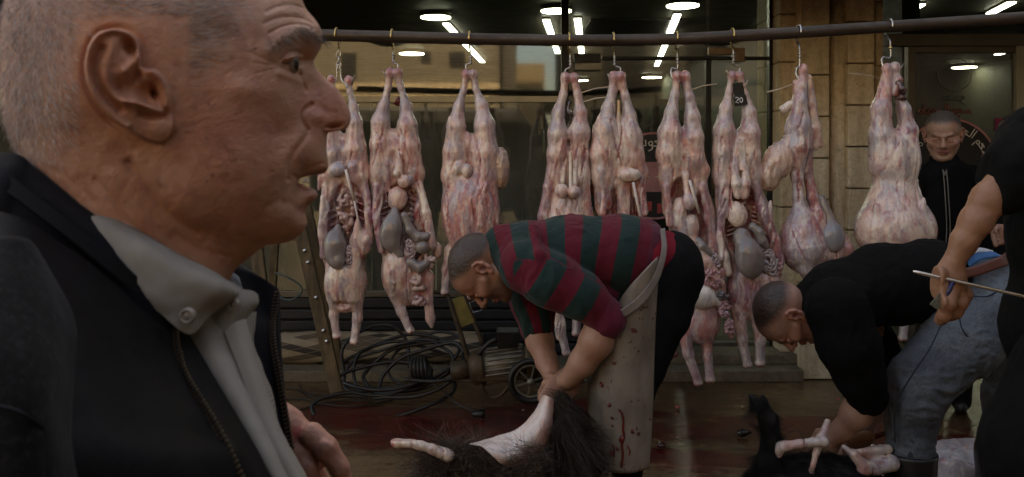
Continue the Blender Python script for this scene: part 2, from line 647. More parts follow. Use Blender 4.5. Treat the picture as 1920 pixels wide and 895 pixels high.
def m_glass(name, refl, tint=(0.55, 0.62, 0.58), haze=(0.015, 0.10)):
    m = bpy.data.materials.new(name)
    m.use_nodes = True
    nt = m.node_tree
    nt.nodes.remove(nt.nodes['Principled BSDF'])
    out = nt.nodes['Material Output']
    tr = nt.nodes.new('ShaderNodeBsdfTransparent')
    tr.inputs[0].default_value = tint + (1,)
    gl = nt.nodes.new('ShaderNodeBsdfGlossy')
    gl.inputs['Roughness'].default_value = 0.035
    gl.inputs['Color'].default_value = (0.95, 1, 0.97, 1)
    nz = nt.nodes.new('ShaderNodeTexNoise')
    nz.inputs['Scale'].default_value = 2.2
    nz.inputs['Detail'].default_value = 5
    tc = nt.nodes.new('ShaderNodeTexCoord')
    nt.links.new(tc.outputs['Object'], nz.inputs['Vector'])
    fr = nt.nodes.new('ShaderNodeFresnel')
    fr.inputs[0].default_value = 1.5
    ad = nt.nodes.new('ShaderNodeMath'); ad.operation = 'ADD'
    nt.links.new(fr.outputs[0], ad.inputs[0]); ad.inputs[1].default_value = refl
    mx = nt.nodes.new('ShaderNodeMixShader')
    nt.links.new(ad.outputs[0], mx.inputs[0])
    nt.links.new(tr.outputs[0], mx.inputs[1])
    nt.links.new(gl.outputs[0], mx.inputs[2])
    # grime film: a little diffuse, in smears
    df = nt.nodes.new('ShaderNodeBsdfDiffuse')
    df.inputs[0].default_value = (0.36, 0.35, 0.28, 1)
    rp = nt.nodes.new('ShaderNodeMapRange')
    rp.inputs['From Min'].default_value = 0.42; rp.inputs['From Max'].default_value = 0.75
    rp.inputs['To Min'].default_value = haze[0]; rp.inputs['To Max'].default_value = haze[1]
    nt.links.new(nz.outputs['Fac'], rp.inputs['Value'])
    m2 = nt.nodes.new('ShaderNodeMixShader')
    nt.links.new(rp.outputs[0], m2.inputs[0])
    nt.links.new(mx.outputs[0], m2.inputs[1])
    nt.links.new(df.outputs[0], m2.inputs[2])
    nt.links.new(m2.outputs[0], out.inputs[0])
    return m
M_GLASS = m_glass('shop_glass', 0.045)
M_GLASS2 = m_glass('hazy_glass', 0.08, haze=(0.10, 0.26))

# ground
g = MB()
g.v = [(-60, -60, 0), (60, -60, 0), (60, 60, 0), (-60, 60, 0)]
g.f = [(0, 1, 2, 3)]
tag(g.build('pavement', m_ground()), kind='structure')

# ---- shop building: facade, pilasters, doors, glass, ceiling, step
shop = empty('shop_building', (0, YW, 0), 'stone fronted butcher shop with dark glass front behind the hanging carcasses', 'building')
def X(px, D=YW): return (px - CX) * D / FP
def Z(py, D=YW): return CZ + (HY - py) * D / FP
# floor slab inside, ceiling, back wall, side walls
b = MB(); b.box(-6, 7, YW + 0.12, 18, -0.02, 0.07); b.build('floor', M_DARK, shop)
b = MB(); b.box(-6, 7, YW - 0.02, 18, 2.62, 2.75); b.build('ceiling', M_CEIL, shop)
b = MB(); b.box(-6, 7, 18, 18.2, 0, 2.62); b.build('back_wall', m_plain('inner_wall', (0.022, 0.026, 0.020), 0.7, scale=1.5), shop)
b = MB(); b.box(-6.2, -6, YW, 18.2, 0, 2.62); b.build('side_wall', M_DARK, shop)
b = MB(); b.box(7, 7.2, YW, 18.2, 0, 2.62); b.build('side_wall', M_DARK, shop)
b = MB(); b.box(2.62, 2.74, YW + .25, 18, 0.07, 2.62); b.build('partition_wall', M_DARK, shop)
b = MB(); b.box(-6.2, 7.2, YW - .05, YW + .35, 2.75, 6.4); b.box(-14, -6.2, YW - .05, YW + .3, 0, 6.4); b.box(7.2, 16, YW - .05, YW + .3, 0, 6.4)
b.box(-14, 16, YW + .3, 14, 5.9, 6.4); b.build('upper_wall', M_STONE, shop)

# step along the facade
b = MB(); b.box(-6, X(1505, 4.74), 4.72, YW + .12, 0.0, 0.066); b.build('step', M_STEP, shop, bevel=0.006)
b = MB(); b.box(X(1215, 4.85), X(1508, 4.85), 4.86, YW + .12, 0.068, 0.125); b.build('door_step', M_STEP, shop, bevel=0.006)

# stone pilasters: courses of separate faces inside one mesh per strip
rnd = random.Random(4)
def courses(x0, x1, yf, yb, z0, z1, hh, off, name, round_=False):
    m = MB(); z = z0 + off - hh
    while z < z1:
        a, c = max(z0, z), min(z1, z + hh)
        if c - a > 0.02:
            dy = rnd.uniform(0, 0.006)
            m.box(x0 + .003, x1 - .003, yf + dy, yb, a + .004, c - .004)
        z += hh
    o = m.build(name, M_STONE, shop, bevel=0.007)
    return o
px0 = [(1462, 1500, 4.93, 0.30, .12), (1500, 1557, 4.86, .255, .05), (1590, 1641, 4.86, .255, .12), (1641, 1658, 4.95, .40, .3)]
for a, c, yf, hh, off in px0:
    courses(X(a, yf), X(c, yf), yf, YW + .3, 0.0, 2.6, hh, off, 'pilaster')
b = MB(); b.box(X(1462, 4.95), X(1657, 4.95), 4.965, YW + .28, 0.0, 2.6); b.build('pilaster_core', M_MORTAR, shop)
m = MB(); cx, rr = X(1574, 4.93), 0.052
m.tube([(cx, 4.955, 0.02), (cx, 4.955, 2.6)], rr, 24); m.build('half_column', M_STONE, shop, smooth=True)
courses(X(1505, 4.76), X(1588, 4.76), 4.76, 4.93, 0.0, Z(632, 4.76), .5, .23, 'pilaster_base')
courses(X(1592, 4.74), X(1700, 4.74), 4.78, 4.93, 0.0, Z(690, 4.76), .5, .23, 'pilaster_base')

# shop front left: frames and panes.  panel below, glass above
def frame(px0, px1, py0, py1, name='window_frame', mat=M_ALU, y=YW, d=0.05, proud=0.0):
    m = MB(); m.box(X(px0, y), X(px1, y), y - d / 2 - proud, y + d / 2, Z(py1, y), Z(py0, y))
    return m.build(name, mat, shop, bevel=0.003)
frame(-1200, 1058, 181, 192, 'transom', m_plain('transom_ledge_reflection', (.62, .56, .42), .5, 0, .2, 5))  # pale colour paints in the reflection of a ledge
frame(-1200, 1150, 545, 556, 'sill', M_ALU)
frame(1052, 1066, 0, 660, 'mullion', M_BLACKM, proud=.004)
frame(1150, 1158, 200, 660, 'mullion', M_BLACKM, proud=.002)
frame(1128, 1462, 107, 113, 'door_rail', M_BLACKM, proud=.002)
frame(1440, 1463, 0, 660, 'mullion', M_BLACKM, proud=.003)
frame(1215, 1330, 640, 652, 'door_rail', M_ALU); frame(1330, 1462, 640, 652, 'door_rail', M_ALU)
frame(1322, 1332, 113, 640, 'door_stile', M_BLACKM)
m = MB(); m.box(X(1075), X(1124), YW - .07, YW - .028, Z(119), Z(103)); m.build('door_hinge', M_BLACKM, shop, bevel=.003)
m = MB(); m.box(X(1077), X(1126), YW - .066, YW - .03, Z(133), Z(120)); m.build('door_closer', M_ALU_L, shop, bevel=.003)
m = MB(); m.box(X(1324), X(1368), YW - .066, YW - .03, Z(105), Z(92)); m.build('door_closer', m_plain('brass_plate', (.25, .17, .10), .45, .6), shop, bevel=.003)
m = MB(); m.box(X(1368), X(1391), YW - .066, YW - .03, Z(118), Z(92)); m.build('door_closer', m_plain('brass_plate', (.25, .17, .10), .45, .6), shop, bevel=.003)
# panes
def pane(x0, x1, z0, z1, y=YW, mat=M_GLASS):
    m = MB(); m.v = [(x0, y, z0), (x1, y, z0), (x1, y, z1), (x0, y, z1)]; m.f = [(0, 1, 2, 3)]
    o = m.build('glass_pane', mat, shop)
    return o
pane(-6, X(1055), Z(545), Z(190), mat=M_GLASS2); pane(-6, X(1055), Z(182), 2.62)
pane(X(1062), X(1324), Z(641), 2.62); pane(X(1330), X(1445), Z(641), 2.62)
# black slatted panel under the window
m = MB()
for i in range(6):
    z1_ = Z(556) - i * 0.072
    m.box(-6, X(1150), YW - .035, YW - .005, z1_ - .064, z1_ - .006)
m.build('slatted_panel', M_SHUT, shop, bevel=.004)
m = MB(); m.box(-6, X(1150), YW, YW + .03, 0.07, Z(556)); m.build('panel_back', M_BLACKM, shop)
# right unit: header beam, door frame
frame(1658, 2400, 66, 88, 'header_beam', M_ALU, proud=.03)
frame(1699, 1712, 88, 700, 'door_stile', M_ALU); frame(1712, 1902, 88, 100, 'door_rail', M_ALU)
frame(1900, 1917, 80, 700, 'door_stile', M_ALU_L, proud=.01)
frame(1658, 1699, 600, 610, 'door_rail', M_ALU)
pane(X(1656), X(1700), .07, Z(88)); pane(X(1712), X(1900), .07, Z(100)); pane(X(1917), 7, .07, Z(88)); pane(X(1656), 7, Z(66), 2.62)
# dark ceiling panels and vent grille inside
m = MB(); m.box(.75, 1.7, 7.6, 8.6, 2.60, 2.617); m.build('ceiling_panel', M_BLACKM, shop)
m = MB()
for i in range(12): m.box(2.0 + .045 * i, 2.02 + .045 * i, 8.6, 9.6, 2.585, 2.617)
m.build('ceiling_grille', M_BLACKM, shop)
# dark curtain wall / inner shade behind the left glass
m = MB()
for i in range(46):
    x0 = -6 + i * .16; yy = 5.9 + .05 * math.sin(i * 1.9)
    m.box(x0, x0 + .15, yy, yy + .02, 0.07, 1.75 + .0 * i)
m.build('inner_screen', m_plain('green_screen', (.030, .034, .024), .6, var=.4, scale=1.2), shop)

# ---- lamps inside the shop
lamp_n = [0]
def disc(px, py, wpx, lab):
    D = FP * 1.19 / (HY - py); x = (px - CX) * D / FP; r = wpx / 2 * D / FP
    e = empty('ceiling_lamp', (x, D, CZ + 1.19), lab, 'lamp', 'round ceiling lamps inside the shop')
    m = MB(); m.tube([(x, D, CZ + 1.17), (x, D, CZ + 1.178)], r, 32); m.build('diffuser', M_LAMP, e)
    m = MB(); m.tube([(x, D, CZ + 1.1785), (x, D, CZ + 1.215)], r * 1.06, 32); m.build('housing', M_ALU, e)
disc(817, 30, 56, 'round white ceiling lamp above the second carcass from left')
disc(1043, 18, 57, 'round white ceiling lamp above the fourth hook')
disc(1280, 8, 60, 'largest round ceiling lamp at the top edge, above the sixth hook')
disc(772, 99, 46, 'round ceiling lamp just under the rail between second and third hooks')
disc(1413, 97, 44, 'round ceiling lamp under the rail beside the stone pilaster')
disc(1222, 144, 36, 'small round ceiling lamp between the fifth and sixth carcasses')
disc(1808, 125, 42, 'round ceiling lamp seen through the right hand door')
disc(1090, 150, 26, 'small far ceiling lamp beside the fourth carcass shank')
disc(1441, 51, 22, 'half hidden ceiling lamp at the left edge of the stone pilaster')
def tube_lamp(a, c, lab, h=1.19):
    P = []
    for px, py in (a, c):
        D = FP * h / (HY - py); P.append(Vector(((px - CX) * D / FP, D, CZ + h)))
    e = empty('strip_lamp', P[0], lab, 'strip lamp', 'straight strip lamps inside the shop')
    m = MB(); m.bar(P[0], P[1], .065, .012); m.build('diffuser', M_TUBE, e)
    up = Vector((0, 0, .020)); m = MB(); m.bar(P[0] + up, P[1] + up, .07, .022); m.build('housing', M_ALU, e)
tube_lamp((836, 45), (905, 117), 'slanting strip lamp right of the second carcass hook')
tube_lamp((1024, 38), (1046, 100), 'left one of the two steep strip lamps near the fourth hook')
tube_lamp((1083, 36), (1091, 104), 'right one of the two steep strip lamps near the fourth hook')
tube_lamp((1270, 28), (1231, 124), 'long strip lamp leaning left behind the sixth hook')
tube_lamp((1211, 168), (1201, 194), 'short strip lamp between the fifth and sixth carcasses', 1.19)
tube_lamp((1727, 9), (1674, 41), 'strip lamp over the stone pilaster side of the right shop unit')
tube_lamp((1897, 5), (1856, 26), 'strip lamp at the top right corner')
tube_lamp((1899, 95), (1869, 103), 'short strip lamp inside the right hand door')

# shelves with dark goods inside the shop
def shelf(x, y, w, lab):
    e = empty('display_shelf', (x, y, .07), lab, 'shelf')
    m = MB()
    for z in (.5, .9, 1.3): m.box(x, x + w, y, y + .4, z, z + .025)
    for xx in (x, x + w - .03): m.box(xx, xx + .03, y, y + .03, .07, 1.6); m.box(xx, xx + .03, y + .37, y + .4, .07, 1.6)
    m.build('frame', M_BLACKM, e)
    r = random.Random(int(x * 10)); 
    for z in (.525, .925, 1.325):
        xx = x + .05
        m = MB()
        while xx < x + w - .15:
            ww = r.uniform(.06, .14); hh = r.uniform(.08, .24)
            m.box(xx, xx + ww, y + .08, y + .3, z, z + hh); xx += ww + r.uniform(.01, .08)
        m.build('goods', m_plain('goods', (r.uniform(.02, .09), r.uniform(.02, .07), .03), .5), e, bevel=.01)
shelf(1.35, 7.6, 1.0, 'dark metal display shelf behind the door glass left of the stone pilaster')
shelf(0.2, 8.6, 1.0, 'dark metal display shelf deep inside, between the fourth and fifth carcasses')

# ---- buildings across the street (seen mirrored in the glass; they throw warm light back)
def m_brick(name, a, b, sc=(1, 1, 1)):
    t = NT(name)
    mp = t.map((1, 1, 1), (math.radians(90), 0, 0))
    br = t.n('ShaderNodeTexBrick'); t.l(mp, br.inputs['Vector'])
    br.inputs['Color1'].default_value = a + (1,); br.inputs['Color2'].default_value = b + (1,)
    br.inputs['Mortar'].default_value = tuple(c * .5 for c in a) + (1,)
    br.inputs['Scale'].default_value = 1.0; br.inputs['Brick Width'].default_value = .40
    br.inputs['Row Height'].default_value = .135; br.inputs['Mortar Size'].default_value = .009
    t.set(Base_Color=br.outputs[0], Roughness=.85)
    return t.m
YB = -9.0
def facade(x0, x1, y, z1, mat, wins, lab, name='street_building', ledges=()):
    e = empty(name, ((x0 + x1) / 2, y, 0), lab, 'building')
    m = MB(); m.box(x0, x1, y - 5, y, 0, z1); m.build('wall', mat, e)
    for (a, c, d, f) in wins:
        w = MB(); w.box(a, c, y - .05, y + .012, d, f); w.build('window', M_BLACKM, e)
    for z in ledges:
        w = MB(); w.box(x0, x1, y, y + .12, z, z + .14); w.build('ledge', M_STONE, e)
    return e
VY = 2 * YW - YB            # mirrored distance
def RX(px): return (px - CX) * VY / FP
def RZ(py): return CZ + (HY - py) * VY / FP
facade(-11, RX(936), YB, 8.2, m_brick('sunlit_stone_courses', (.22, .19, .14), (.28, .24, .175)),
       [(RX(790), RX(807), RZ(119), RZ(97)), (RX(842), RX(872), RZ(128), RZ(97)), (RX(640), RX(668), RZ(150), RZ(100)), (RX(690), RX(760), RZ(300), RZ(205)), (RX(800), RX(900), RZ(330), RZ(215)),
        (-9, -7.4, 2.4, 4)],
       'sunlit stone house across the street, mirrored behind the left carcasses', ledges=(RZ(168), RZ(190)))
facade(RX(936), RX(969), YB - .4, 7.6, m_plain('shaded_render', (.10, .09, .07)), [], 'narrow dark house across the street beside the sunlit stone house')
facade(RX(969), RX(1060), YB - 12, RZ(120) * 1.55 - .6, m_brick('pale_plaster', (.42, .33, .2), (.44, .35, .22)), [(1.2, 1.9, 2.6, 3.3)], 'pale house far down the side street, seen only as a reflection')
facade(RX(1062), 13, YB, 8.0, m_plain('grey_render', (.055, .05, .04), .8, scale=2), [(2.2, 3.2, 2.6, 4), (4.2, 5.2, 2.6, 4), (1.6, 5.5, .2, 2.2), (7, 11, .2, 2.4)], 'grey house across the street opposite the stone pilaster')

# awning over the shop front with a scalloped valance
aw = empty('awning', (0, YW - .1, 2.72), 'dark cloth awning with scalloped edge over the shop front', 'awning')
m = MB(); nn = 160
for i in range(nn + 1):
    x = -7 + 14 * i / nn
    m.v += [(x, YW - .05, 2.80), (x, 3.82, 2.38), (x, 3.80, 2.235 + .04 * math.cos(x * 9.5))]
for i in range(nn):
    for k in (0, 1): m.f.append((3 * i + k, 3 * i + k + 1, 3 * i + 4 + k, 3 * i + 3 + k))
o = m.build('cloth', m_plain('awning_cloth', (.035, .032, .025), .8), aw)
mod = o.modifiers.new('solid', 'SOLIDIFY'); mod.thickness = .004
for xx in (-6.5, 0.3, 6.5):
    m = MB(); m.tube([(xx, YW - .05, 2.45), (xx, 3.83, 2.35)], .015); m.build('arm', M_STEEL, aw, smooth=True)

# vans added behind the photographer to block low light; mirrored shape hints at one
def van(x, lab, col):
    e = empty('blocker_van', (x, -3.4, 0), lab, 'van', 'vans added behind the photographer to block low light')
    prof = [(-2.3, .35), (2.3, .35), (2.35, .9), (2.15, 1.2), (1.5, 1.35), (1.0, 2.0), (-2.25, 2.05), (-2.35, 1.0)]
    m = MB(); m.prism([(x + a, z) for a, z in prof], -4.3, -2.45); m.build('body', m_plain('van_paint', col, .35, .2, .1, 3), e, bevel=.06)
    for (a, b_) in ((-2.0, -1.0), (-.85, .1), (.25, 1.0)):
        m = MB(); m.box(x + a, x + b_, -2.46, -2.435, 1.25, 1.8); m.build('window', M_BLACKM, e, bevel=.02)
    for a in (-1.5, 1.5):
        for y in (-2.52, -4.2):
            m = MB(); m.tube([(x + a, y - .1, .34), (x + a, y + .1, .34)], .34, 28); m.build('wheel', M_BLACKM, e)
van(-6.2, 'white van added to block low light, seen only in the left shop glass', (.09, .09, .085)); van(-.9, 'dark grey van added behind the photographer to block low light', (.04, .04, .04)); van(4.4, 'dark green van added opposite the stone pilaster to block low light', (.02, .035, .028))

e = empty('street_building', (11, -3, 0), 'tall dark building added out of view on the right to block light', 'building')  # unseen block added on the right so light comes from upper left
m = MB(); m.box(8.2, 13, -8.8, 3.2, 0, 11); m.build('wall', m_plain('dark_render', (.05, .045, .04), .8, scale=2), e)
for k in range(4):
    m = MB(); m.box(8.19, 8.205, -7.5 + 2.6 * k, -6.2 + 2.6 * k, 3.2, 4.8); m.build('window', M_BLACKM, e)
# ================================================================== HANGING CARCASSES
FAT = (0.76, 0.50, 0.39); PALE = (0.86, 0.70, 0.56); PINK = (0.60, 0.25, 0.21); BLUE = (0.46, 0.40, 0.41)
PURP = (0.34, 0.15, 0.18); RED = (0.30, 0.045, 0.045); BLOOD = (0.42, 0.03, 0.03); TAN = (0.52, 0.34, 0.20)
GREY = (0.215, 0.17, 0.14); DKRED = (0.12, 0.018, 0.02); BONE = (0.72, 0.58, 0.48); YEL = (0.62, 0.38, 0.16)

def m_flesh(name, wet=0.27, streak=1.0, sc=1.0, q=1.0):
    t = NT(name)
    c = t.attr('Col')
    # silvery membrane, fat streaks along the body, red flecks
    wp = t.n('ShaderNodeTexNoise'); wp.inputs['Scale'].default_value = 7; wp.inputs['Detail'].default_value = 3
    t.l(t.co.outputs['Object'], wp.inputs['Vector'])
    va = t.n('ShaderNodeVectorMath', operation='MULTIPLY_ADD'); t.l(wp.outputs['Color'], va.inputs[0]); va.inputs[1].default_value = (.09, .09, .09); t.l(t.co.outputs['Object'], va.inputs[2])
    def wmap(sc_):
        m_ = t.n('ShaderNodeMapping'); t.l(va.outputs[0], m_.inputs[0]); m_.inputs['Scale'].default_value = sc_; return m_.outputs[0]
    st = t.noise(1.0 * sc, wmap((46, 46, 5)), 6, 0.65, 0.3)
    c = t.mix(t.math('MULTIPLY', t.ramp(st, [(0.52, 0), (0.60, 1)]), 0.50 * streak * q), c, (0.80, 0.66, 0.54))
    mot = t.noise(1.0 * sc, wmap((60, 60, 13)), 5, 0.66, 0.4)
    c = t.mix(t.math('MULTIPLY', t.ramp(mot, [(0.53, 0), (0.64, 1)]), 0.42 * q), c, (0.34, 0.055, 0.05))
    fl = t.noise(1.0 * sc, wmap((17, 17, 7)), 5, 0.6, 0.2)
    c = t.mix(t.math('MULTIPLY', t.ramp(fl, [(0.51, 0), (0.60, 1)]), 0.55 * q), c, (0.32, 0.27, 0.29))
    vo = t.n('ShaderNodeTexVoronoi', feature='DISTANCE_TO_EDGE')
    nz = t.noise(9, None, 4)
    wv = t.n('ShaderNodeMix', data_type='VECTOR'); wv.inputs[0].default_value = 0.10
    t.l(t.map((13, 13, 5)), wv.inputs[4]); 
    nn = t.n('ShaderNodeTexNoise'); nn.inputs['Scale'].default_value = 9; t.l(t.co.outputs['Object'], nn.inputs['Vector']); t.l(nn.outputs['Color'], wv.inputs[5])
    t.l(wv.outputs[1], vo.inputs['Vector']); vo.inputs['Scale'].default_value = 1.6
    ve = t.ramp(vo.outputs['Distance'], [(0.0, 1), (0.035, 0)])
    c = t.mix(t.math('MULTIPLY', ve, t.ramp(nz, [(0.52, 0), (0.66, 0.4)])), c, (0.36, 0.08, 0.07))
    t.set(Base_Color=c)
    t.set(Roughness=t.ramp(t.noise(30), [(0.3, wet - .10), (0.7, wet + .16)]))
    t.b.inputs['Specular IOR Level'].default_value = 0.6
    t.b.inputs['Coat Weight'].default_value = 0.6
    t.b.inputs['Coat Roughness'].default_value = 0.11
    t.b.inputs['Subsurface Weight'].default_value = 0.08
    t.b.inputs['Subsurface Radius'].default_value = (0.02, 0.006, 0.004)
    t.b.inputs['Subsurface Scale'].default_value = 0.5
    b = t.bump(st, 0.4, 0.007)
    b = t.bump(t.noise(60, t.map((1, 1, .45)), 5, .65), 0.5, 0.004, b)
    t.bump(mot, 0.18, 0.004, b)
    return t.m
M_FLESH = m_flesh('flesh')
M_ORG = m_flesh('organ', 0.24, 0.15, 1.0, .5)
M_FLESH_G = m_flesh('pale_flesh', 0.34, .6, 1.0, .45)
def m_stomach():
    t = NT('grey_stomach')
    c = t.attr('Col')
    n = t.noise(9, None, 5)
    c = t.mix(0.35, c, t.ramp(n, [(0.3, (0.10, 0.09, 0.10)), (0.7, (0.42, 0.36, 0.34))]))
    v = t.n('ShaderNodeTexVoronoi', feature='DISTANCE_TO_EDGE'); v.inputs['Scale'].default_value = 13
    t.l(t.map((1, 1, .5)), v.inputs['Vector'])
    c = t.mix(t.ramp(v.outputs['Distance'], [(0, .35), (0.03, 0)]), c, (0.30, .12, .12))
    t.set(Base_Color=c, Roughness=0.20)
    t.b.inputs['Coat Weight'].default_value = .4
    t.b.inputs['Coat Roughness'].default_value = .1
    b = t.bump(n, .3, .012)
    t.bump(t.noise(70, t.map((1, 1, .4)), 3), .2, .002, b)
    return t.m
M_STOM = m_stomach()
DC = 3.40
SC = FP / DC

def flesh_finish(V, F, C, amp=1.0, seed=0, relaxn=1):
    V = relax(V, F, relaxn)
    N = vnormals(V, F)
    sd = seed * 7.3
    P = V + sd
    warp = np.stack([vnoise(P, 1 / 22., 5), vnoise(P, 1 / 30., 6), vnoise(P, 1 / 22., 7)], 1) * 7
    Q = P + warp
    d = ridged(Q, (1 / 8., 1 / 70., 1 / 8.), 3, 11) * 1.7 + ridged(Q * (1, .5, 1) + V[:, 1:2] * .12, (1 / 15., 1 / 60., 1 / 15.), 2, 12) * 1.3 + fbm(Q, (1 / 26., 1 / 40., 1 / 26.), 3, 3) * 1.8 + fbm(P, 1 / 6., 2, 9) * 0.35
    V2 = V + N * (d * amp)[:, None]
    n1 = fbm(Q, (1 / 26., 1 / 60., 1 / 26.), 3, 21)
    n2 = fbm(P, (1 / 9., 1 / 16., 1 / 9.), 3, 22)
    C = C.copy()
    def mixc(col, w):
        nonlocal C
        C = C * (1 - w[:, None]) + np.array(col) * w[:, None]
    mixc(BLUE, sstep(0.08, 0.4, n1) * 0.40)
    mixc((0.60, .24, .20), sstep(0.05, 0.4, -n1) * 0.55)
    mixc(PALE, sstep(0.12, 0.45, n2) * 0.5)
    mixc(PURP, sstep(0.15, 0.5, -n2) * 0.5)
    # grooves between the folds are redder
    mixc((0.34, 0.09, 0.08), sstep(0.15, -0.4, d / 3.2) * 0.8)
    return V2, F, C

def newvol(u0, u1, v0, v1, w=60, h=1.55, base=FAT):
    return Vol((u0, u1), (v0, v1), (-w, w), h, base)

def organ(par, name, fn, box, mat=None, amp=0.35, seed=1, h=1.7, D=DC, col=GREY, relaxn=1, fin=True):
    vol = Vol(*box, h, col)
    fn(vol)
    V, F, C = vol.mesh()
    if fin:
        V, F, C2 = flesh_finish(V, F, C, amp, seed, relaxn)
        C = C * .6 + C2 * .4 if mat is not M_STOM else C
    return mk(name, px2w(V, D), F, mat or M_ORG, par, C)

def legs(v, L, R, col=FAT, k=7):
    sc = (.86, .80, .94, 1.16, 1.10, 1.22)
    cu = (L[3][0] + R[3][0]) / 2
    L, R = [[(p[0] + (2.5 if i in (3, 4) else 0) * (1 if p[0] < cu else -1), p[1], p[2], p[3] * sc[i]) for i, p in enumerate(q)] for q in (L, R)]
    for pts in (L, R):
        v.limb(pts, k, col, flat=(1, 1, 1.12))
        e_ = pts[-1]; v.cone((e_[0], e_[1], e_[2] - 2), (e_[0] + (3 if e_[0] < cu else -3), e_[1] + 60, e_[2] - 4), e_[3] * .95, e_[3] * .9, 12, col)
        # bluish shank, bloody cut end
        a, b = pts[1], pts[3]
        v.cone(a[:3], b[:3], a[3] * 1.3, b[3] * 1.1, 10, BLUE, 'paint')
        p = pts[0]
        v.ell((p[0], p[1] - 1, p[2]), (p[3] + 2, p[3] + 3, p[3] + 2), 4, PINK)
        v.ell((p[0], p[1] - p[3] * .4, p[2] + 2), (p[3] * 1.6, p[3] * 1.3, p[3] * 1.6), 9, (0.45, .12, .11), 'paint')

def foreleg(v, pts, k=7, col=FAT):
    pts = [(p[0], p[1], p[2], p[3] * f) for p, f in zip(pts, (1, .86, .88))]
    v.limb(pts, k, col)
    a = pts[len(pts) // 2]; b = pts[-1]
    v.cone(a[:3], b[:3], a[3] * 1.2, b[3] * 1.2, 9, BLUE, 'paint')
    v.ell((b[0], b[1], b[2]), (b[3] * 1.12, b[3] * .9, b[3] * 1.12), 3, BONE); v.ell((b[0] + 2, b[1] + b[3] * .9, b[2] + 3), (b[3] * .6, b[3] * .4, b[3] * .6), 2, None, 'sub')
    v.ell((b[0], b[1] + b[3] * .75, b[2] + 1), (b[3] * 1.25, b[3] * .8, b[3] * 1.3), 5, BLOOD, 'paint')

def coil(par, c, ru, rv, w, n=3, r=3.0, col=(0.42, 0.30, 0.29), deg=0, name='intestine', turns_sq=False):
    pts = []
    t = 0
    N = int(n * 16)
    ca, sa = math.cos(math.radians(deg)), math.sin(math.radians(deg))
    for i in range(N):
        a = 2 * math.pi * i / 16.0
        f = 1 - 0.80 * i / N
        wob_ = 1 + .09 * math.sin(i * 1.7 + c[0])
        x, y = ru * f * wob_ * math.cos(a), rv * f * wob_ * math.sin(a)
        pts.append((c[0] + x * ca - y * sa, c[1] + x * sa + y * ca, w + 5 * (1 - f) + 1.2 * math.sin(i * 2.1)))
    P = px2w(pc(pts), DC)
    m = MB(); m.tube(smooth_path(P, 3), r / SC, 8)
    V = np.array(m.v)
    return mk(name, V, m.f, M_ORG, par, np.tile(col, (len(V), 1)) + (fbm(V, 60, 2)[:, None] * .08))

def squiggle(par, pts, r, col, name='intestine', n=6, wob=3, mat=None, seed=1):
    P = np.array([tuple(p) for p in smooth_path([(a, b, c) for a, b, c in pts], n)])
    q = np.arange(len(P))[:, None]
    P = P + np.stack([vnoise(P + seed, .3, 1), vnoise(P + seed, .3, 2), vnoise(P + seed, .3, 3)], 1) * wob
    rr = [r / SC * (1 + .30 * math.sin(i * 1.1 + seed)) for i in range(len(P))]
    Wp = px2w(pc(P), DC)
    m = MB(); m.tube([Vector(p) for p in Wp], rr, 9)
    V = np.array(m.v)
    return mk(name, V, m.f, mat or M_ORG, par, np.tile(col, (len(V), 1)) + (fbm(V, 60, 2)[:, None] * .08))

def cluster(par, c, R, n, r, col, name='intestine', seed=1):
    """ball of looped gut"""
    rr = random.Random(seed)
    pts = []
    for i in range(n):
        a = rr.uniform(0, 6.28)
        f = math.sqrt(rr.uniform(0.05, 1))
        pts.append((c[0] + R[0] * f * math.cos(a), c[1] + R[1] * f * math.sin(a), c[2] + R[2] * math.sqrt(max(0, 1 - f * f)) + rr.uniform(-2, 2)))
    # order loosely by angle rows so loops stay short
    pts.sort(key=lambda p: (round((p[1] - c[1]) / (R[1] * .45)), p[0] * (1 if round((p[1] - c[1]) / (R[1] * .45)) % 2 else -1)))
    return squiggle(par, pts, r, col, name, 5, 1.5, seed=seed)

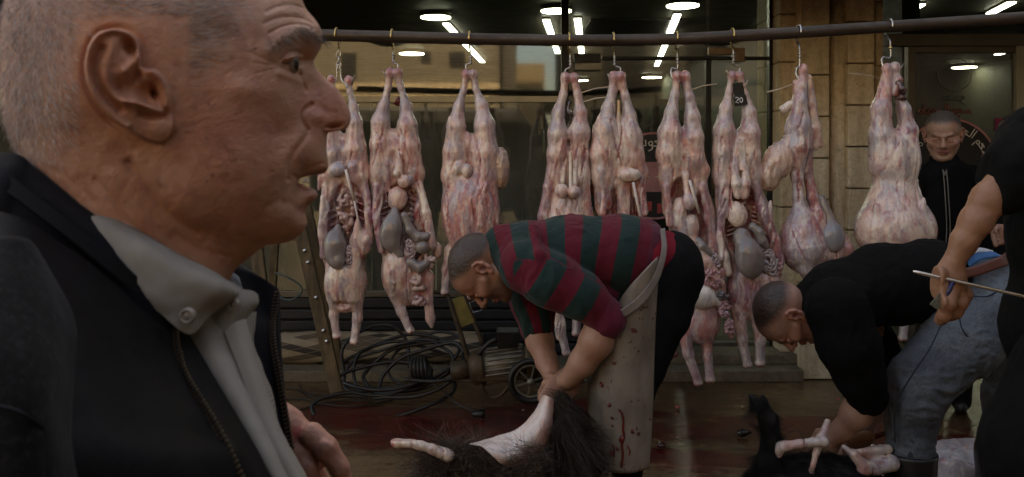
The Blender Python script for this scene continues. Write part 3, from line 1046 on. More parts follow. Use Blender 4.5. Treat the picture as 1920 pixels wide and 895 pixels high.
def front_w(vol, u, v):
    """w of the front surface at (u,v), or None"""
    i, j = int((u - vol.o[0]) / vol.h), int((v - vol.o[1]) / vol.h)
    if not (0 <= i < vol.n[0] and 0 <= j < vol.n[1]): return None
    c = vol.D[i, j] < 0
    if not c.any(): return None
    return vol.o[2] + vol.h * (len(c) - 1 - int(np.argmax(c[::-1])))
def sinews(vol, n, seed):
    """muscle bellies, tendons, fat strings and dark red creases laid into the surface along the body"""
    r_ = random.Random(seed)
    s_ = vol.D.shape
    u0, v0 = vol.o[0], vol.o[1]
    u1, v1 = u0 + s_[0] * vol.h, v0 + s_[1] * vol.h
    tones = [PALE, (0.86, 0.76, 0.62), FAT, PINK, BLUE, PURP, (0.40, .07, .06), (0.36, 0.31, 0.34)]
    keep = getattr(vol, 'keep', [])
    def kept(u, v): return any((u - a) ** 2 + (v - b) ** 2 < c * c for a, b, c in keep)
    for k in range(n):
        u, v = r_.uniform(u0 + 8, u1 - 8), v0 + 40 + (v1 - v0 - 70) * r_.triangular(0, 1, .42)
        w_ = front_w(vol, u, v)
        if kept(u, v): continue
        if w_ is None or front_w(vol, u - 6, v) is None or front_w(vol, u + 6, v) is None: continue
        if k < n * .10:      # muscle belly
            L, R_ = r_.uniform(18, 36), r_.uniform(4, 8)
            f = 1 - w_ / FP
            vol.persp = False
            vol.ell((u, v, w_ - R_ * .72), (R_, L, R_), 5, r_.choice([FAT, PINK, BLUE, PALE, (0.56, .30, .28)]), deg=r_.uniform(-14, 14))
            vol.persp = True
            continue
        L = r_.uniform(20, 85); m_ = int(L / 7) + 2; dr = r_.uniform(-.35, .35)
        rad = r_.choice([.9, 1.2, 1.6, 2.2]); col = r_.choice(tones); mode = 'add'
        if r_.random() < .30: mode, col, rad = 'sub', (0.30, 0.035, 0.035), r_.uniform(.7, 1.5)
        pts = []
        for q in range(m_):
            dr += r_.uniform(-.16, .16); u += dr * 7 * .8; v += 7
            w2_ = front_w(vol, u, v)
            if w2_ is None or kept(u, v) or (pts and abs(w2_ - pts[-1][2]) > 9): break
            pts.append((u, v, w2_ - rad * (.35 if mode == 'add' else -.1), rad * (1 - .5 * q / m_)))
        if len(pts) > 2:
            vol.persp = False; vol.limb(pts, 1.6 + rad * .5, col, mode); vol.persp = True

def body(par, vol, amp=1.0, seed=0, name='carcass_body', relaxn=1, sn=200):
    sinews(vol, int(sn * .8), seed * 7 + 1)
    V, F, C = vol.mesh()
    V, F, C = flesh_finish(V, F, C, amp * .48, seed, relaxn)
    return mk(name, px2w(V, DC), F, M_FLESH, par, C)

def ribs(v, cu, v0, v1, w0, span, n=7, side=(1, -1)):
    for s_ in side:
        for q in range(n):
            y = v0 + (v1 - v0) * q / (n - 1)
            v.limb([(cu + 6 * s_, y, w0 - 6, 2.2), (cu + s_ * span * .55, y + 5, w0 - 2, 2.2), (cu + s_ * span, y + 12, w0 + 12, 1.6)], 3, (.42, .16, .15))
G_CAR = 'skinned carcasses hanging from the rail'
def carcass(u, v, label):
    return empty('hanging_carcass', tuple(px2w(np.array([[u, v, 0]]), DC)[0]), label, 'carcass', G_CAR)

def pstick(par, a, b, r=1.2, mat=None, name='stick', r2=None):
    P = px2w(pc([a, b]), DC)
    m = MB(); m.tube([Vector(P[0]), Vector(P[0] * .5 + P[1] * .5) + Vector((0, 0, -.004)), Vector(P[1])], [r / SC, r / SC, (r2 if r2 is not None else r) / SC], 8)
    return m.build(name, mat, par, smooth=True)
M_STICK = m_plain('pale_wood_stick', (0.55, 0.42, 0.30), .6)
M_STRING = m_plain('white_gut', (0.70, 0.58, 0.50), .35)
M_WOOLT = m_plain('tan_wool', (0.16, 0.09, 0.04), .9)

# ---------- 1
c = carcass(640, 145, 'skinned opened carcass with grey stomach, leftmost, beside the old man\'s nose and lips')
v = newvol(585, 715, 128, 665)
legs(v, [(621, 150, 0, 7), (622, 175, 0, 6), (616, 205, 0, 10), (617, 240, 0, 14), (622, 290, 0, 20), (620, 325, 0, 16)],
        [(654, 152, 0, 7), (656, 172, 0, 6), (663, 200, 0, 8), (667, 230, 0, 12), (669, 280, 0, 18), (676, 330, 0, 15)])
v.ell((643, 300, -8), (32, 50, 24), 8, FAT)
v.ell((646, 430, -6), (47, 105, 34), 10, FAT)
v.ell((648, 530, -2), (40, 56, 30), 10, FAT)
v.ell((650, 420, 24), (38, 84, 40), 4, (0.26, .06, .06), 'sub')
v.cone((652, 345, 0), (652, 470, -6), 9, 8, 5, (0.60, .42, .34))
v.limb([(611, 350, 12, 6), (606, 420, 18, 7), (607, 480, 16, 7)], 5, PURP); v.limb([(606, 370, 18, 4), (602, 440, 22, 4)], 4, PALE)
v.limb([(684, 340, 10, 6), (692, 400, 16, 7), (690, 450, 16, 8)], 5, PURP)
v.ell((634, 318, 20), (14, 13, 11), 3, BLUE); v.cone((662, 312, 16), (666, 338, 14), 11, 5, 3, BLUE)
v.ell((676, 455, 14), (20, 26, 14), 8, PALE); v.ell((636, 525, 18), (26, 34, 14), 8, PALE)
v.cone((668, 470, 18), (660, 560, 14), 10, 8, 6, PALE)
v.ell((640, 572, 20), (17, 7, 10), 5, (0.36, .16, .13), 'sub')
ribs(v, 650, 360, 440, 0, 34)
foreleg(v, [(626, 560, 2, 11), (626, 590, 2, 8), (632, 630, 2, 8)])
foreleg(v, [(670, 560, 2, 11), (671, 595, 2, 9), (664, 640, 2, 8)])
v.keep = [(634, 318, 17), (662, 325, 16)]
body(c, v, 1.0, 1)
organ(c, 'stomach', lambda o: (o.ell((628, 468, 26), (20, 36, 17), 5, GREY, deg=-6), o.cone((634, 425, 22), (632, 455, 26), 6, 15, 8, GREY), o.ell((633, 490, 32), (13, 14, 12), 5, GREY)),
      ((600, 660), (405, 515), (0, 55)), M_STOM)
coil(c, (655, 480), 7, 22, 24, 3, 2.2)
cluster(c, (648, 395, 12), (14, 40, 8), 26, 4.5, (0.50, .30, .25), seed=3)
pstick(c, (648, 318, 32), (664, 376, 30), 2.6, M_STRING, 'white_tube'); pstick(c, (664, 376, 30), (676, 432, 28), 1.6, M_STRING, 'white_tube')
# ---------- 2
c = carcass(738, 130, 'skinned opened carcass with grey stomach and many loops of gut, second from left')
v = newvol(688, 830, 115, 640)
legs(v, [(731, 138, 2, 8), (728, 165, 0, 6), (720, 198, 0, 10), (711, 230, 0, 14), (711, 270, 0, 17), (712, 325, 0, 15)],
        [(746, 138, 2, 8), (752, 165, 0, 6), (761, 200, 0, 10), (766, 235, 0, 15), (769, 275, 0, 19), (777, 325, 0, 14)])
v.ell((742, 295, -6), (34, 54, 24), 8, FAT)
v.ell((756, 425, -8), (52, 98, 36), 10, FAT, deg=-6)
v.ell((752, 512, 0), (36, 52, 30), 10, FAT); v.ell((772, 525, -4), (38, 48, 28), 8, PINK)
v.ell((756, 418, 24), (45, 80, 42), 4, (0.26, .05, .06), 'sub', deg=-7)
v.limb([(706, 350, 14, 6), (706, 410, 20, 7), (716, 470, 18, 7)], 5, PURP)
v.limb([(786, 345, 10, 6), (800, 400, 18, 7), (811, 460, 16, 8)], 5, PALE)
v.ell((790, 405, 6), (15, 36, 10), 5, RED)
v.limb([(748, 290, 22, 5), (748, 312, 24, 6), (746, 325, 24, 9)], 3, PALE); v.ell((758, 340, 22), (12, 12, 10), 3, FAT)
v.ell((745, 372, 14), (18, 22, 12), 6, FAT); v.ell((737, 296, 22), (9, 15, 8), 4, (0.40, .2, .17), 'sub')
v.ell((743, 505, 22), (24, 32, 14), 9, PALE)
v.ell((820, 470, 0), (8, 14, 8), 4, FAT)
ribs(v, 757, 350, 410, -2, 40)
foreleg(v, [(739, 548, 2, 12), (753, 585, 4, 9), (769, 620, 4, 8)])
foreleg(v, [(804, 520, 2, 11), (803, 560, 4, 9), (807, 596, 4, 9)])
v.keep = [(746, 315, 16), (758, 340, 14), (745, 372, 16)]
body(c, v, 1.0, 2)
organ(c, 'stomach', lambda o: (o.ell((733, 436, 30), (20, 34, 17), 5, GREY, deg=6), o.cone((740, 395, 22), (738, 430, 28), 7, 14, 10, GREY), o.cone((738, 455, 30), (750, 478, 28), 12, 7, 8, GREY)),
      ((705, 768), (380, 495), (0, 60)), M_STOM)
organ(c, 'gut_tube', lambda o: (o.limb([(758, 405, 24, 7), (768, 432, 26, 9), (784, 446, 26, 9), (800, 443, 24, 8)], 4, GREY), o.ell((791, 464, 26), (13, 12, 10), 3, GREY), o.limb([(770, 492, 26, 9), (786, 502, 26, 10), (798, 494, 24, 8)], 3, GREY)),
      ((745, 815), (395, 520), (5, 45)), M_STOM)
coil(c, (769, 468), 10, 22, 26, 3.2, 2.6)
cluster(c, (805, 488, 18), (11, 13, 8), 14, 3.4, (0.48, .33, .28), seed=5)
cluster(c, (784, 530, 18), (16, 18, 10), 18, 4.4, (0.52, .34, .28), seed=6)
cluster(c, (786, 564, 14), (12, 10, 8), 12, 4.6, (0.42, .26, .25), seed=7)
pstick(c, (742, 188, -14), (752, 190, -16), 9, m_plain('dark_meat', (.13, .015, .012), .3), 'tail_piece')
# ---------- 3
c = carcass(880, 135, 'unopened skinned carcass with two pale testicles, hanging above the striped man\'s head')
v = newvol(815, 965, 122, 570)
legs(v, [(874, 140, 2, 7), (869, 170, 0, 6), (860, 200, 0, 10), (853, 235, 0, 14), (850, 285, 0, 19), (850, 330, 0, 17)],
        [(887, 140, 2, 7), (893, 168, 0, 6), (903, 198, 0, 11), (911, 235, 0, 16), (914, 285, 0, 20), (912, 330, 0, 17)])
v.ell((880, 310, -8), (36, 60, 26), 9, FAT); v.ell((883, 400, 2), (54, 80, 40), 14, PINK); v.ell((884, 462, -4), (38, 70, 32), 10, PINK)
v.ell((880, 292, 20), (8, 42, 9), 5, (0.46, .25, .2), 'sub')
v.ell((859, 316, 23), (8, 13, 8), 2, PALE); v.ell((875, 320, 25), (9, 13, 8), 2, PALE)
v.ell((874, 360, 36), (14, 26, 9), 9, (0.45, .13, .12), 'paint')
v.limb([(905, 300, 16, 5), (908, 350, 26, 4), (900, 420, 36, 4)], 8, PINK)
foreleg(v, [(846, 470, 0, 13), (837, 505, 2, 8), (834, 548, 2, 8)]); foreleg(v, [(915, 480, -4, 13), (905, 530, 0, 9), (884, 556, 2, 8)])
v.keep = [(859, 316, 12), (875, 320, 13)]
body(c, v, 1.0, 3, sn=140)
organ(c, 'fat_tail', lambda o: o.ell((938, 316, -8), (16, 38, 20), 4, (0.58, .36, .24)), ((910, 965), (270, 365), (-35, 20)), M_FLESH, 1.2, 4, col=(0.55, .33, .22))
# ---------- 4
c = carcass(1068, 140, 'skinned carcass with wide thin flank skirts, hanging just behind the striped man\'s back')
v = newvol(1000, 1125, 122, 690)
legs(v, [(1060, 146, 2, 8), (1056, 178, 0, 8), (1047, 212, 0, 11), (1043, 250, 0, 15), (1042, 290, 0, 16), (1044, 330, 0, 13)],
        [(1076, 147, 2, 8), (1083, 178, 0, 8), (1088, 212, 0, 12), (1088, 250, 0, 17), (1090, 290, 0, 15), (1090, 330, 0, 12)])
v.ell((1066, 320, -10), (28, 50, 20), 8, FAT); v.ell((1062, 460, -6), (46, 110, 34), 12, FAT)
v.limb([(1036, 290, 4, 6), (1028, 350, 6, 8), (1018, 405, 6, 9), (1020, 470, 2, 10)], 6, PURP); v.limb([(1094, 280, 4, 5), (1098, 350, 6, 7), (1106, 410, 4, 8)], 6, PINK)
v.ell((1067, 290, 16), (10, 22, 8), 8, BLOOD, 'paint')
v.limb([(1060, 300, 12, 3), (1055, 340, 18, 4)], 3, PALE); v.limb([(1069, 285, 12, 3), (1070, 350, 22, 3)], 3, PALE); v.limb([(1078, 300, 12, 3), (1078, 345, 18, 4)], 3, PALE)
v.ell((1053, 358, 20), (12, 13, 11), 2, PALE); v.ell((1076, 360, 20), (12, 11, 11), 2, FAT)
foreleg(v, [(1042, 560, 0, 12), (1049, 610, 2, 9), (1062, 662, 2, 8)]); foreleg(v, [(1084, 560, -4, 12), (1082, 590, -2, 9), (1080, 625, -2, 8)])
v.keep = [(1066, 345, 24)]
body(c, v, 1.0, 5)
squiggle(c, [(1068, 190, 2), (1066, 205, 8), (1072, 222, 6), (1066, 238, 2)], 3.5, (0.03, .012, .01), 'tail_strip', 4, 2)
# ---------- 5
c = carcass(1158, 140, 'broad skinned carcass with a white rod in its opened belly, over the striped man\'s hip')
v = newvol(1090, 1230, 122, 660)
legs(v, [(1151, 145, 2, 9), (1149, 170, 0, 9), (1141, 205, 0, 12), (1131, 245, 0, 18), (1127, 290, 0, 21), (1130, 330, 0, 16)],
        [(1164, 145, 2, 9), (1172, 180, 0, 9), (1180, 220, 0, 13), (1186, 255, 0, 17), (1192, 295, 0, 16), (1202, 322, 0, 9)])
v.ell((1163, 280, -4), (32, 60, 24), 9, PALE); v.ell((1168, 420, -10), (44, 110, 34), 10, FAT); v.ell((1170, 405, 22), (38, 62, 40), 4, (0.34, .09, .08), 'sub')
v.cone((1160, 190, 6), (1160, 250, 8), 3, 5, 4, YEL)
v.ell((1180, 328, 20), (22, 13, 12), 4, PALE); v.cone((1165, 350, 4), (1168, 420, 4), 9, 10, 6, FAT)
v.ell((1139, 378, 6), (9, 16, 8), 5, RED); v.limb([(1133, 345, 14, 5), (1130, 400, 18, 6)], 4, PINK); v.limb([(1203, 335, 14, 5), (1208, 400, 16, 6)], 4, PURP)
v.limb([(1138, 280, 16, 5), (1128, 320, 18, 6), (1130, 350, 18, 3)], 6, BLUE)
foreleg(v, [(1150, 520, 0, 12), (1152, 570, 0, 9), (1158, 620, 0, 8)]); foreleg(v, [(1186, 520, 0, 12), (1188, 570, 0, 9), (1190, 625, 0, 8)])
v.keep = [(1180, 328, 20)]
body(c, v, 1.0, 6)
pstick(c, (1187, 342, 34), (1204, 420, 30), 2.6, M_STRING, 'white_tube')
squiggle(c, [(1108, 310, -26), (1100, 345, -28), (1112, 360, -26)], 10, (0.25, .05, .03), 'hanging_scrap', 5, 3)
# ---------- 6
c = carcass(1277, 140, 'longest skinned carcass with pink gut hanging out, behind the black trousers')
v = newvol(1215, 1390, 120, 745)
legs(v, [(1270, 144, 2, 9), (1266, 178, 0, 9), (1259, 212, 0, 12), (1253, 250, 0, 18), (1251, 290, 0, 20), (1256, 335, 0, 15)],
        [(1285, 144, 2, 9), (1292, 182, 0, 10), (1298, 220, 0, 14), (1302, 258, 0, 16), (1306, 300, 0, 16), (1316, 318, 0, 10)])
v.ell((1281, 300, -6), (33, 60, 24), 9, FAT); v.ell((1300, 430, -10), (45, 105, 36), 10, FAT, deg=-6); v.ell((1318, 540, -6), (42, 62, 34), 12, FAT, deg=-8)
v.ell((1292, 412, 22), (37, 82, 40), 4, (0.32, .08, .07), 'sub', deg=-8)
v.cone((1279, 180, 8), (1284, 275, 12), 5, 6, 7, BLOOD, 'paint'); v.cone((1268, 420, 8), (1274, 380, 8), 14, 10, 6, PALE); v.cone((1274, 395, 10), (1276, 440, 12), 12, 11, 6, PALE)
v.ell((1293, 378, 22), (14, 16, 12), 3, BLUE); v.cone((1285, 330, 16), (1292, 372, 20), 6, 8, 4, FAT); v.ell((1297, 426, 16), (13, 24, 12), 5, (0.6, .46, .37))
v.limb([(1248, 350, 16, 6), (1256, 420, 18, 7)], 5, PINK); v.limb([(1318, 350, 10, 5), (1326, 410, 14, 6), (1342, 470, 12, 7)], 5, PURP)
v.limb([(1300, 450, 18, 8), (1325, 490, 24, 9), (1350, 530, 22, 8)], 6, FAT); v.ell((1316, 600, 0), (34, 46, 28), 10, PINK)
foreleg(v, [(1282, 612, 4, 14), (1290, 662, 6, 10), (1309, 718, 6, 8)], col=PINK); foreleg(v, [(1324, 612, 2, 13), (1327, 668, 4, 9), (1331, 712, 4, 9)], col=PINK)
v.keep = [(1293, 378, 15), (1297, 426, 12)]
body(c, v, 1.0, 7)
organ(c, 'stomach', lambda o: (o.ell((1314, 556, 26), (30, 22, 16), 5, PALE, deg=20), o.cone((1326, 552, 26), (1350, 572, 22), 12, 5, 5, PALE)), ((1275, 1365), (520, 595), (0, 50)), M_ORG, .5, 5, col=PALE)
cluster(c, (1337, 522, 20), (20, 27, 13), 60, 2.6, (0.50, .24, .23), seed=11)
cluster(c, (1351, 553, 24), (14, 8, 8), 14, 3.2, (0.14, .12, .12), seed=12)
cluster(c, (1356, 580, 18), (14, 16, 9), 22, 3.6, (0.52, .26, .25), seed=13)
cluster(c, (1367, 616, 14), (8, 20, 8), 22, 3.6, (0.54, .26, .25), seed=14)
coil(c, (1340, 485), 8, 17, 24, 2.4, 2.4, deg=-25); organ(c, 'gut_tube', lambda o: o.limb([(1308, 452, 22, 8), (1316, 462, 26, 8), (1330, 475, 26, 6)], 4, GREY), ((1295, 1345), (438, 490), (5, 45)), M_STOM)
pstick(c, (1293, 338, 34), (1311, 400, 30), 2.6, M_STRING, 'white_tube'); squiggle(c, [(1256, 196, -14), (1250, 212, -16), (1254, 222, -14)], 5, (0.03, .01, .01), 'hanging_scrap', 4, 2)
squiggle(c, [(1262, 640, -22), (1256, 655, -22), (1266, 668, -22)], 9, (0.28, .05, .05), 'hanging_scrap', 4, 3)
# ---------- 7
c = carcass(1379, 140, 'skinned opened carcass with big grey stomach and a black tag reading 20')
v = newvol(1325, 1480, 120, 705)
legs(v, [(1372, 143, 2, 7), (1368, 172, 0, 7), (1361, 205, 0, 11), (1355, 245, 0, 16), (1353, 285, 0, 17), (1355, 330, 0, 14)],
        [(1386, 143, 2, 7), (1397, 178, 0, 7), (1405, 212, 0, 12), (1408, 250, 0, 16), (1411, 290, 0, 15), (1414, 330, 0, 12)])
v.ell((1385, 300, -8), (34, 56, 24), 9, PALE); v.ell((1402, 430, -10), (50, 100, 36), 10, FAT, deg=-10); v.ell((1404, 540, -6), (42, 60, 32), 12, PURP)
v.ell((1402, 424, 22), (45, 80, 42), 4, (0.27, .06, .07), 'sub', deg=-10)
for q in range(-3, 4): v.cone((1387 + q * 2, 262, 16), (1387 + q * 4.5, 318, 22), 2, 2.4, 2, PALE)
v.limb([(1376, 310, 20, 5), (1381, 345, 24, 9), (1384, 365, 22, 8)], 3, PALE); v.limb([(1397, 310, 20, 5), (1398, 345, 24, 9), (1396, 366, 22, 8)], 3, PALE)
v.limb([(1358, 345, 12, 9), (1352, 400, 16, 7), (1350, 450, 16, 7)], 5, PURP); v.limb([(1350, 440, 18, 5), (1357, 480, 20, 8), (1364, 510, 16, 8)], 6, PALE)
v.limb([(1416, 345, 10, 7), (1432, 400, 16, 8), (1452, 450, 14, 8), (1462, 490, 10, 9)], 5, PURP); v.ell((1428, 395, 6), (10, 34, 9), 5, RED, deg=-14)
v.ell((1382, 402, 18), (18, 24, 13), 5, PALE, deg=-10); v.ell((1440, 530, 8), (22, 26, 18), 8, PALE)
ribs(v, 1404, 380, 430, -2, 40)
foreleg(v, [(1384, 580, 2, 14), (1391, 635, 4, 10), (1402, 684, 4, 8)]); foreleg(v, [(1420, 585, 2, 14), (1425, 640, 4, 10), (1425, 681, 4, 9)])
v.keep = [(1390, 350, 26), (1382, 402, 18)]
body(c, v, 1.0, 8)
organ(c, 'stomach', lambda o: (o.ell((1405, 484, 34), (26, 38, 20), 5, GREY, deg=-12), o.ell((1391, 446, 26), (16, 18, 13), 9, GREY)), ((1365, 1440), (418, 535), (5, 65)), M_STOM)
organ(c, 'gut_tube', lambda o: o.limb([(1411, 425, 22, 8), (1423, 436, 26, 8), (1428, 452, 26, 9), (1436, 462, 26, 6)], 3, GREY), ((1395, 1450), (410, 475), (5, 45)), M_STOM)
coil(c, (1441, 489), 15, 28, 24, 3.6, 3.0, (0.36, .30, .29), -14); cluster(c, (1458, 505, 14), (8, 20, 6), 16, 3.0, (0.52, .26, .24), seed=15)
pstick(c, (1361, 132, 8), (1371, 141, 8), 1.3, M_STICK); pstick(c, (1394, 166, 8), (1402, 150, 8), 1.3, M_STICK)
P = px2w(np.array([[1382, 172, 12.]]), DC)[0]
m = MB(); m.box(-.022, .022, -.002, .002, -.036, .036, Matrix.Translation(P) @ Matrix.Rotation(math.radians(-10), 4, 'Y'))
m.box(-.030, .026, -.004, -.0022, -.062, -.02, Matrix.Translation(P) @ Matrix.Rotation(math.radians(-10), 4, 'Y'))
tagm = m.build('ear_tag', m_plain('black_tag', (.012, .010, .010), .35), c, bevel=.001)
def tstroke(m, pts, o_, s_, r): m.tube([Vector((P[0] + o_ + x * s_, P[1] - .0068, P[2] - .048 + z * s_ - .18 * x * s_)) for x, z in pts], r, 6)
m = MB(); tstroke(m, [(0, .8), (.15, 1), (.5, 1), (.6, .75), (.45, .5), (0, 0), (.65, 0)], -.017, .022, .0017); tstroke(m, [(.3, 1), (.05, .75), (.05, .25), (.3, 0), (.55, .25), (.55, .75), (.3, 1)], .001, .022, .0017)
m.build('number', m_plain('tag_print', (.75, .72, .68), .5, bump=0), tagm)
# ---------- 8 (side view)
c = carcass(1506, 128, 'skinned carcass seen from the side with woolly fat tail, in front of the stone pilaster')
v = newvol(1412, 1615, 110, 545)
v.limb([(1506, 132, 4, 6), (1504, 160, 4, 8), (1500, 190, 4, 12), (1498, 235, 2, 20), (1496, 275, 2, 22), (1494, 330, 0, 10), (1496, 370, 0, 9), (1502, 410, 0, 20), (1508, 460, 0, 38)], 8, BLUE)
v.ell((1507, 131, 4), (8, 11, 8), 4, PINK); v.limb([(1492, 155, 0, 5), (1494, 190, -2, 6), (1488, 225, -2, 8), (1478, 245, -2, 8)], 6, FAT)
v.limb([(1516, 145, -6, 6), (1521, 195, -8, 8), (1528, 240, -8, 10), (1536, 272, -8, 6)], 6, FAT); v.limb([(1514, 250, -4, 12), (1514, 320, -6, 8), (1524, 370, -6, 10), (1542, 420, -6, 16)], 6, (0.45, .18, .17))
v.ell((1512, 455, -4), (50, 60, 32), 12, PURP); v.ell((1550, 462, -8), (44, 40, 28), 10, FAT); v.ell((1540, 410, 12), (9, 26, 8), 4, PURP, deg=-22)
v.limb([(1470, 205, 0, 8), (1480, 195, 0, 6)], 4, PALE)
v.limb([(1508, 480, 12, 22), (1512, 505, 14, 12), (1514, 522, 12, 8)], 8, BLUE); v.limb([(1545, 480, 8, 18), (1540, 505, 8, 9)], 6, FAT)
v.ell((1497, 230, 18), (8, 26, 8), 9, PURP, 'paint'); v.cone((1500, 350, 10), (1512, 330, 6), 5, 5, 6, BLOOD, 'paint')
body(c, v, .9, 9, sn=110)
organ(c, 'fat_tail', lambda o: (o.ell((1462, 300, 0), (28, 36, 22), 6, (0.66, .42, .32), deg=25), o.ell((1442, 330, -2), (20, 26, 16), 8, (0.55, .34, .24)), o.ell((1484, 268, 2), (16, 18, 14), 8, (0.6, .4, .33))),
      ((1405, 1510), (245, 375), (-35, 30)), M_FLESH, 1.3, 10, col=(0.6, .4, .3))
organ(c, 'stomach', lambda o: (o.ell((1562, 446, 18), (22, 28, 16), 5, (.27, .26, .26)), o.cone((1540, 372, 4), (1560, 425, 12), 6, 12, 6, GREY), o.ell((1586, 468, 8), (14, 16, 12), 5, PINK)), ((1525, 1610), (358, 495), (-15, 45)), M_STOM)
pstick(c, (1438, 173, 4), (1488, 158, 4), 1.3, M_STICK)
# ---------- 9
c = carcass(1670, 125, 'large round-bellied skinned carcass seen from behind, beside the man in the black zip jacket')
v = newvol(1590, 1765, 108, 650, 80)
v.limb([(1663, 130, 2, 8), (1660, 165, 0, 11), (1652, 205, 0, 17), (1652, 255, 0, 21), (1655, 310, -2, 24)], 7, PINK)
v.limb([(1678, 130, 2, 8), (1682, 165, -2, 7), (1693, 205, 0, 12), (1702, 245, 0, 17), (1702, 300, -2, 19)], 7, BLUE)
v.ell((1662, 128, 2), (9, 10, 8), 4, PINK); v.ell((1678, 126, 2), (9, 10, 8), 4, BONE); v.cone((1656, 200, 6), (1652, 270, 10), 16, 20, 12, BLUE, 'paint')
v.ell((1678, 305, 0), (43, 62, 36), 12, PALE); v.ell((1676, 375, 0), (46, 50, 40), 14, FAT); v.ell((1678, 430, 4), (73, 66, 58), 20, FAT); v.ell((1680, 510, 0), (50, 70, 40), 14, PINK)
v.ell((1681, 215, 8), (6, 28, 14), 5, (.2, .06, .06), 'sub'); v.ell((1683, 262, 34), (7, 12, 8), 5, (.25, .05, .04), 'sub'); v.cone((1672, 235, 26), (1690, 265, 36), 5, 4, 6, BLOOD, 'paint')
v.cone((1678, 175, 8), (1684, 150, 8), 6, 8, 4, (0.10, .02, .015))
for a, b in (((1710, 215, 10), 6), ((1700, 245, 16), 7), ((1712, 246, 12), 6), ((1690, 246, 18), 4)): v.ell(a, (b, b * 1.2, 12), 3, (.26, .10, .15), 'paint')
v.cone((1696, 370, 40), (1700, 460, 56), 3, 4, 8, (0.5, .18, .16), 'paint'); v.cone((1640, 370, 30), (1625, 460, 46), 3, 4, 8, (0.5, .18, .16), 'paint')
foreleg(v, [(1650, 560, 0, 13), (1648, 600, 0, 9), (1652, 632, 0, 8)]); foreleg(v, [(1700, 560, 0, 13), (1696, 600, 0, 9), (1692, 634, 0, 8)])
v.keep = [(1678, 430, 46)]
body(c, v, .8, 12, sn=90)
squiggle(c, [(1683, 150, 12), (1690, 165, 16), (1694, 180, 12), (1684, 185, 10)], 5.5, (0.045, .012, .01), 'dark_remnant', 5, 3)

# ---------- hooks and rail
rail_px = [(380, 60), (600, 66), (880, 73), (1080, 76), (1200, 75), (1300, 72), (1480, 62), (1700, 48), (1920, 33), (2150, 16)]
def rail_y(px):
    return float(np.interp(px, [p[0] for p in rail_px], [p[1] for p in rail_px]))
def m_rail():
    t = NT('old_pipe')
    n = t.noise(8, t.map((.4, 3, 3)), 6, .65)
    t.set(Base_Color=t.ramp(n, [(.3, (.030, .020, .013)), (.6, (.085, .062, .046)), (.8, (.15, .12, .10))]), Metallic=.45)
    t.set(Roughness=t.ramp(t.noise(30), [(.3, .34), (.7, .62)]))
    t.bump(t.noise(70, None, 4), .4, .003)
    return t.m
m = MB(); m.tube([px2w(np.array([[a, b, 0]]), DC)[0] for a, b in [tuple(q)[:2] for q in smooth_path([(a, b, 0) for a, b in rail_px], 6)]], 11.2 / SC, 24)
tag(m.build('hanging_rail', m_rail(), smooth=True), 'long dark steel pipe the carcasses hang from', 'rail')
M_HOOK = m_plain('hook_steel', (0.42, 0.40, 0.38), .25, 1.0, .25, 60)
M_BRASS = m_plain('brass_ring', (0.55, 0.38, 0.16), .3, 1.0, .2, 40)
names = ['leftmost visible hook', 'hook of the second carcass', 'hook of the third carcass above the striped man\'s head', 'hook of the carcass behind the striped man\'s back',
         'hook of the broad carcass with the white rod', 'hook of the longest carcass', 'hook of the carcass tagged 20', 'hook in front of the stone pilaster', 'hook of the round-bellied carcass at right']
HK = [(631, 654, 60, 1), (735, 746, 130, 1), (880, 874, 130, -1), (1067, 1060, 140, -1), (1150, 1163, 136, 1), (1268, 1260, 150, -1), (1373, 1386, 136, 1), (1497, 1494, 150, -1), (1667, 1655, 130, -1)]
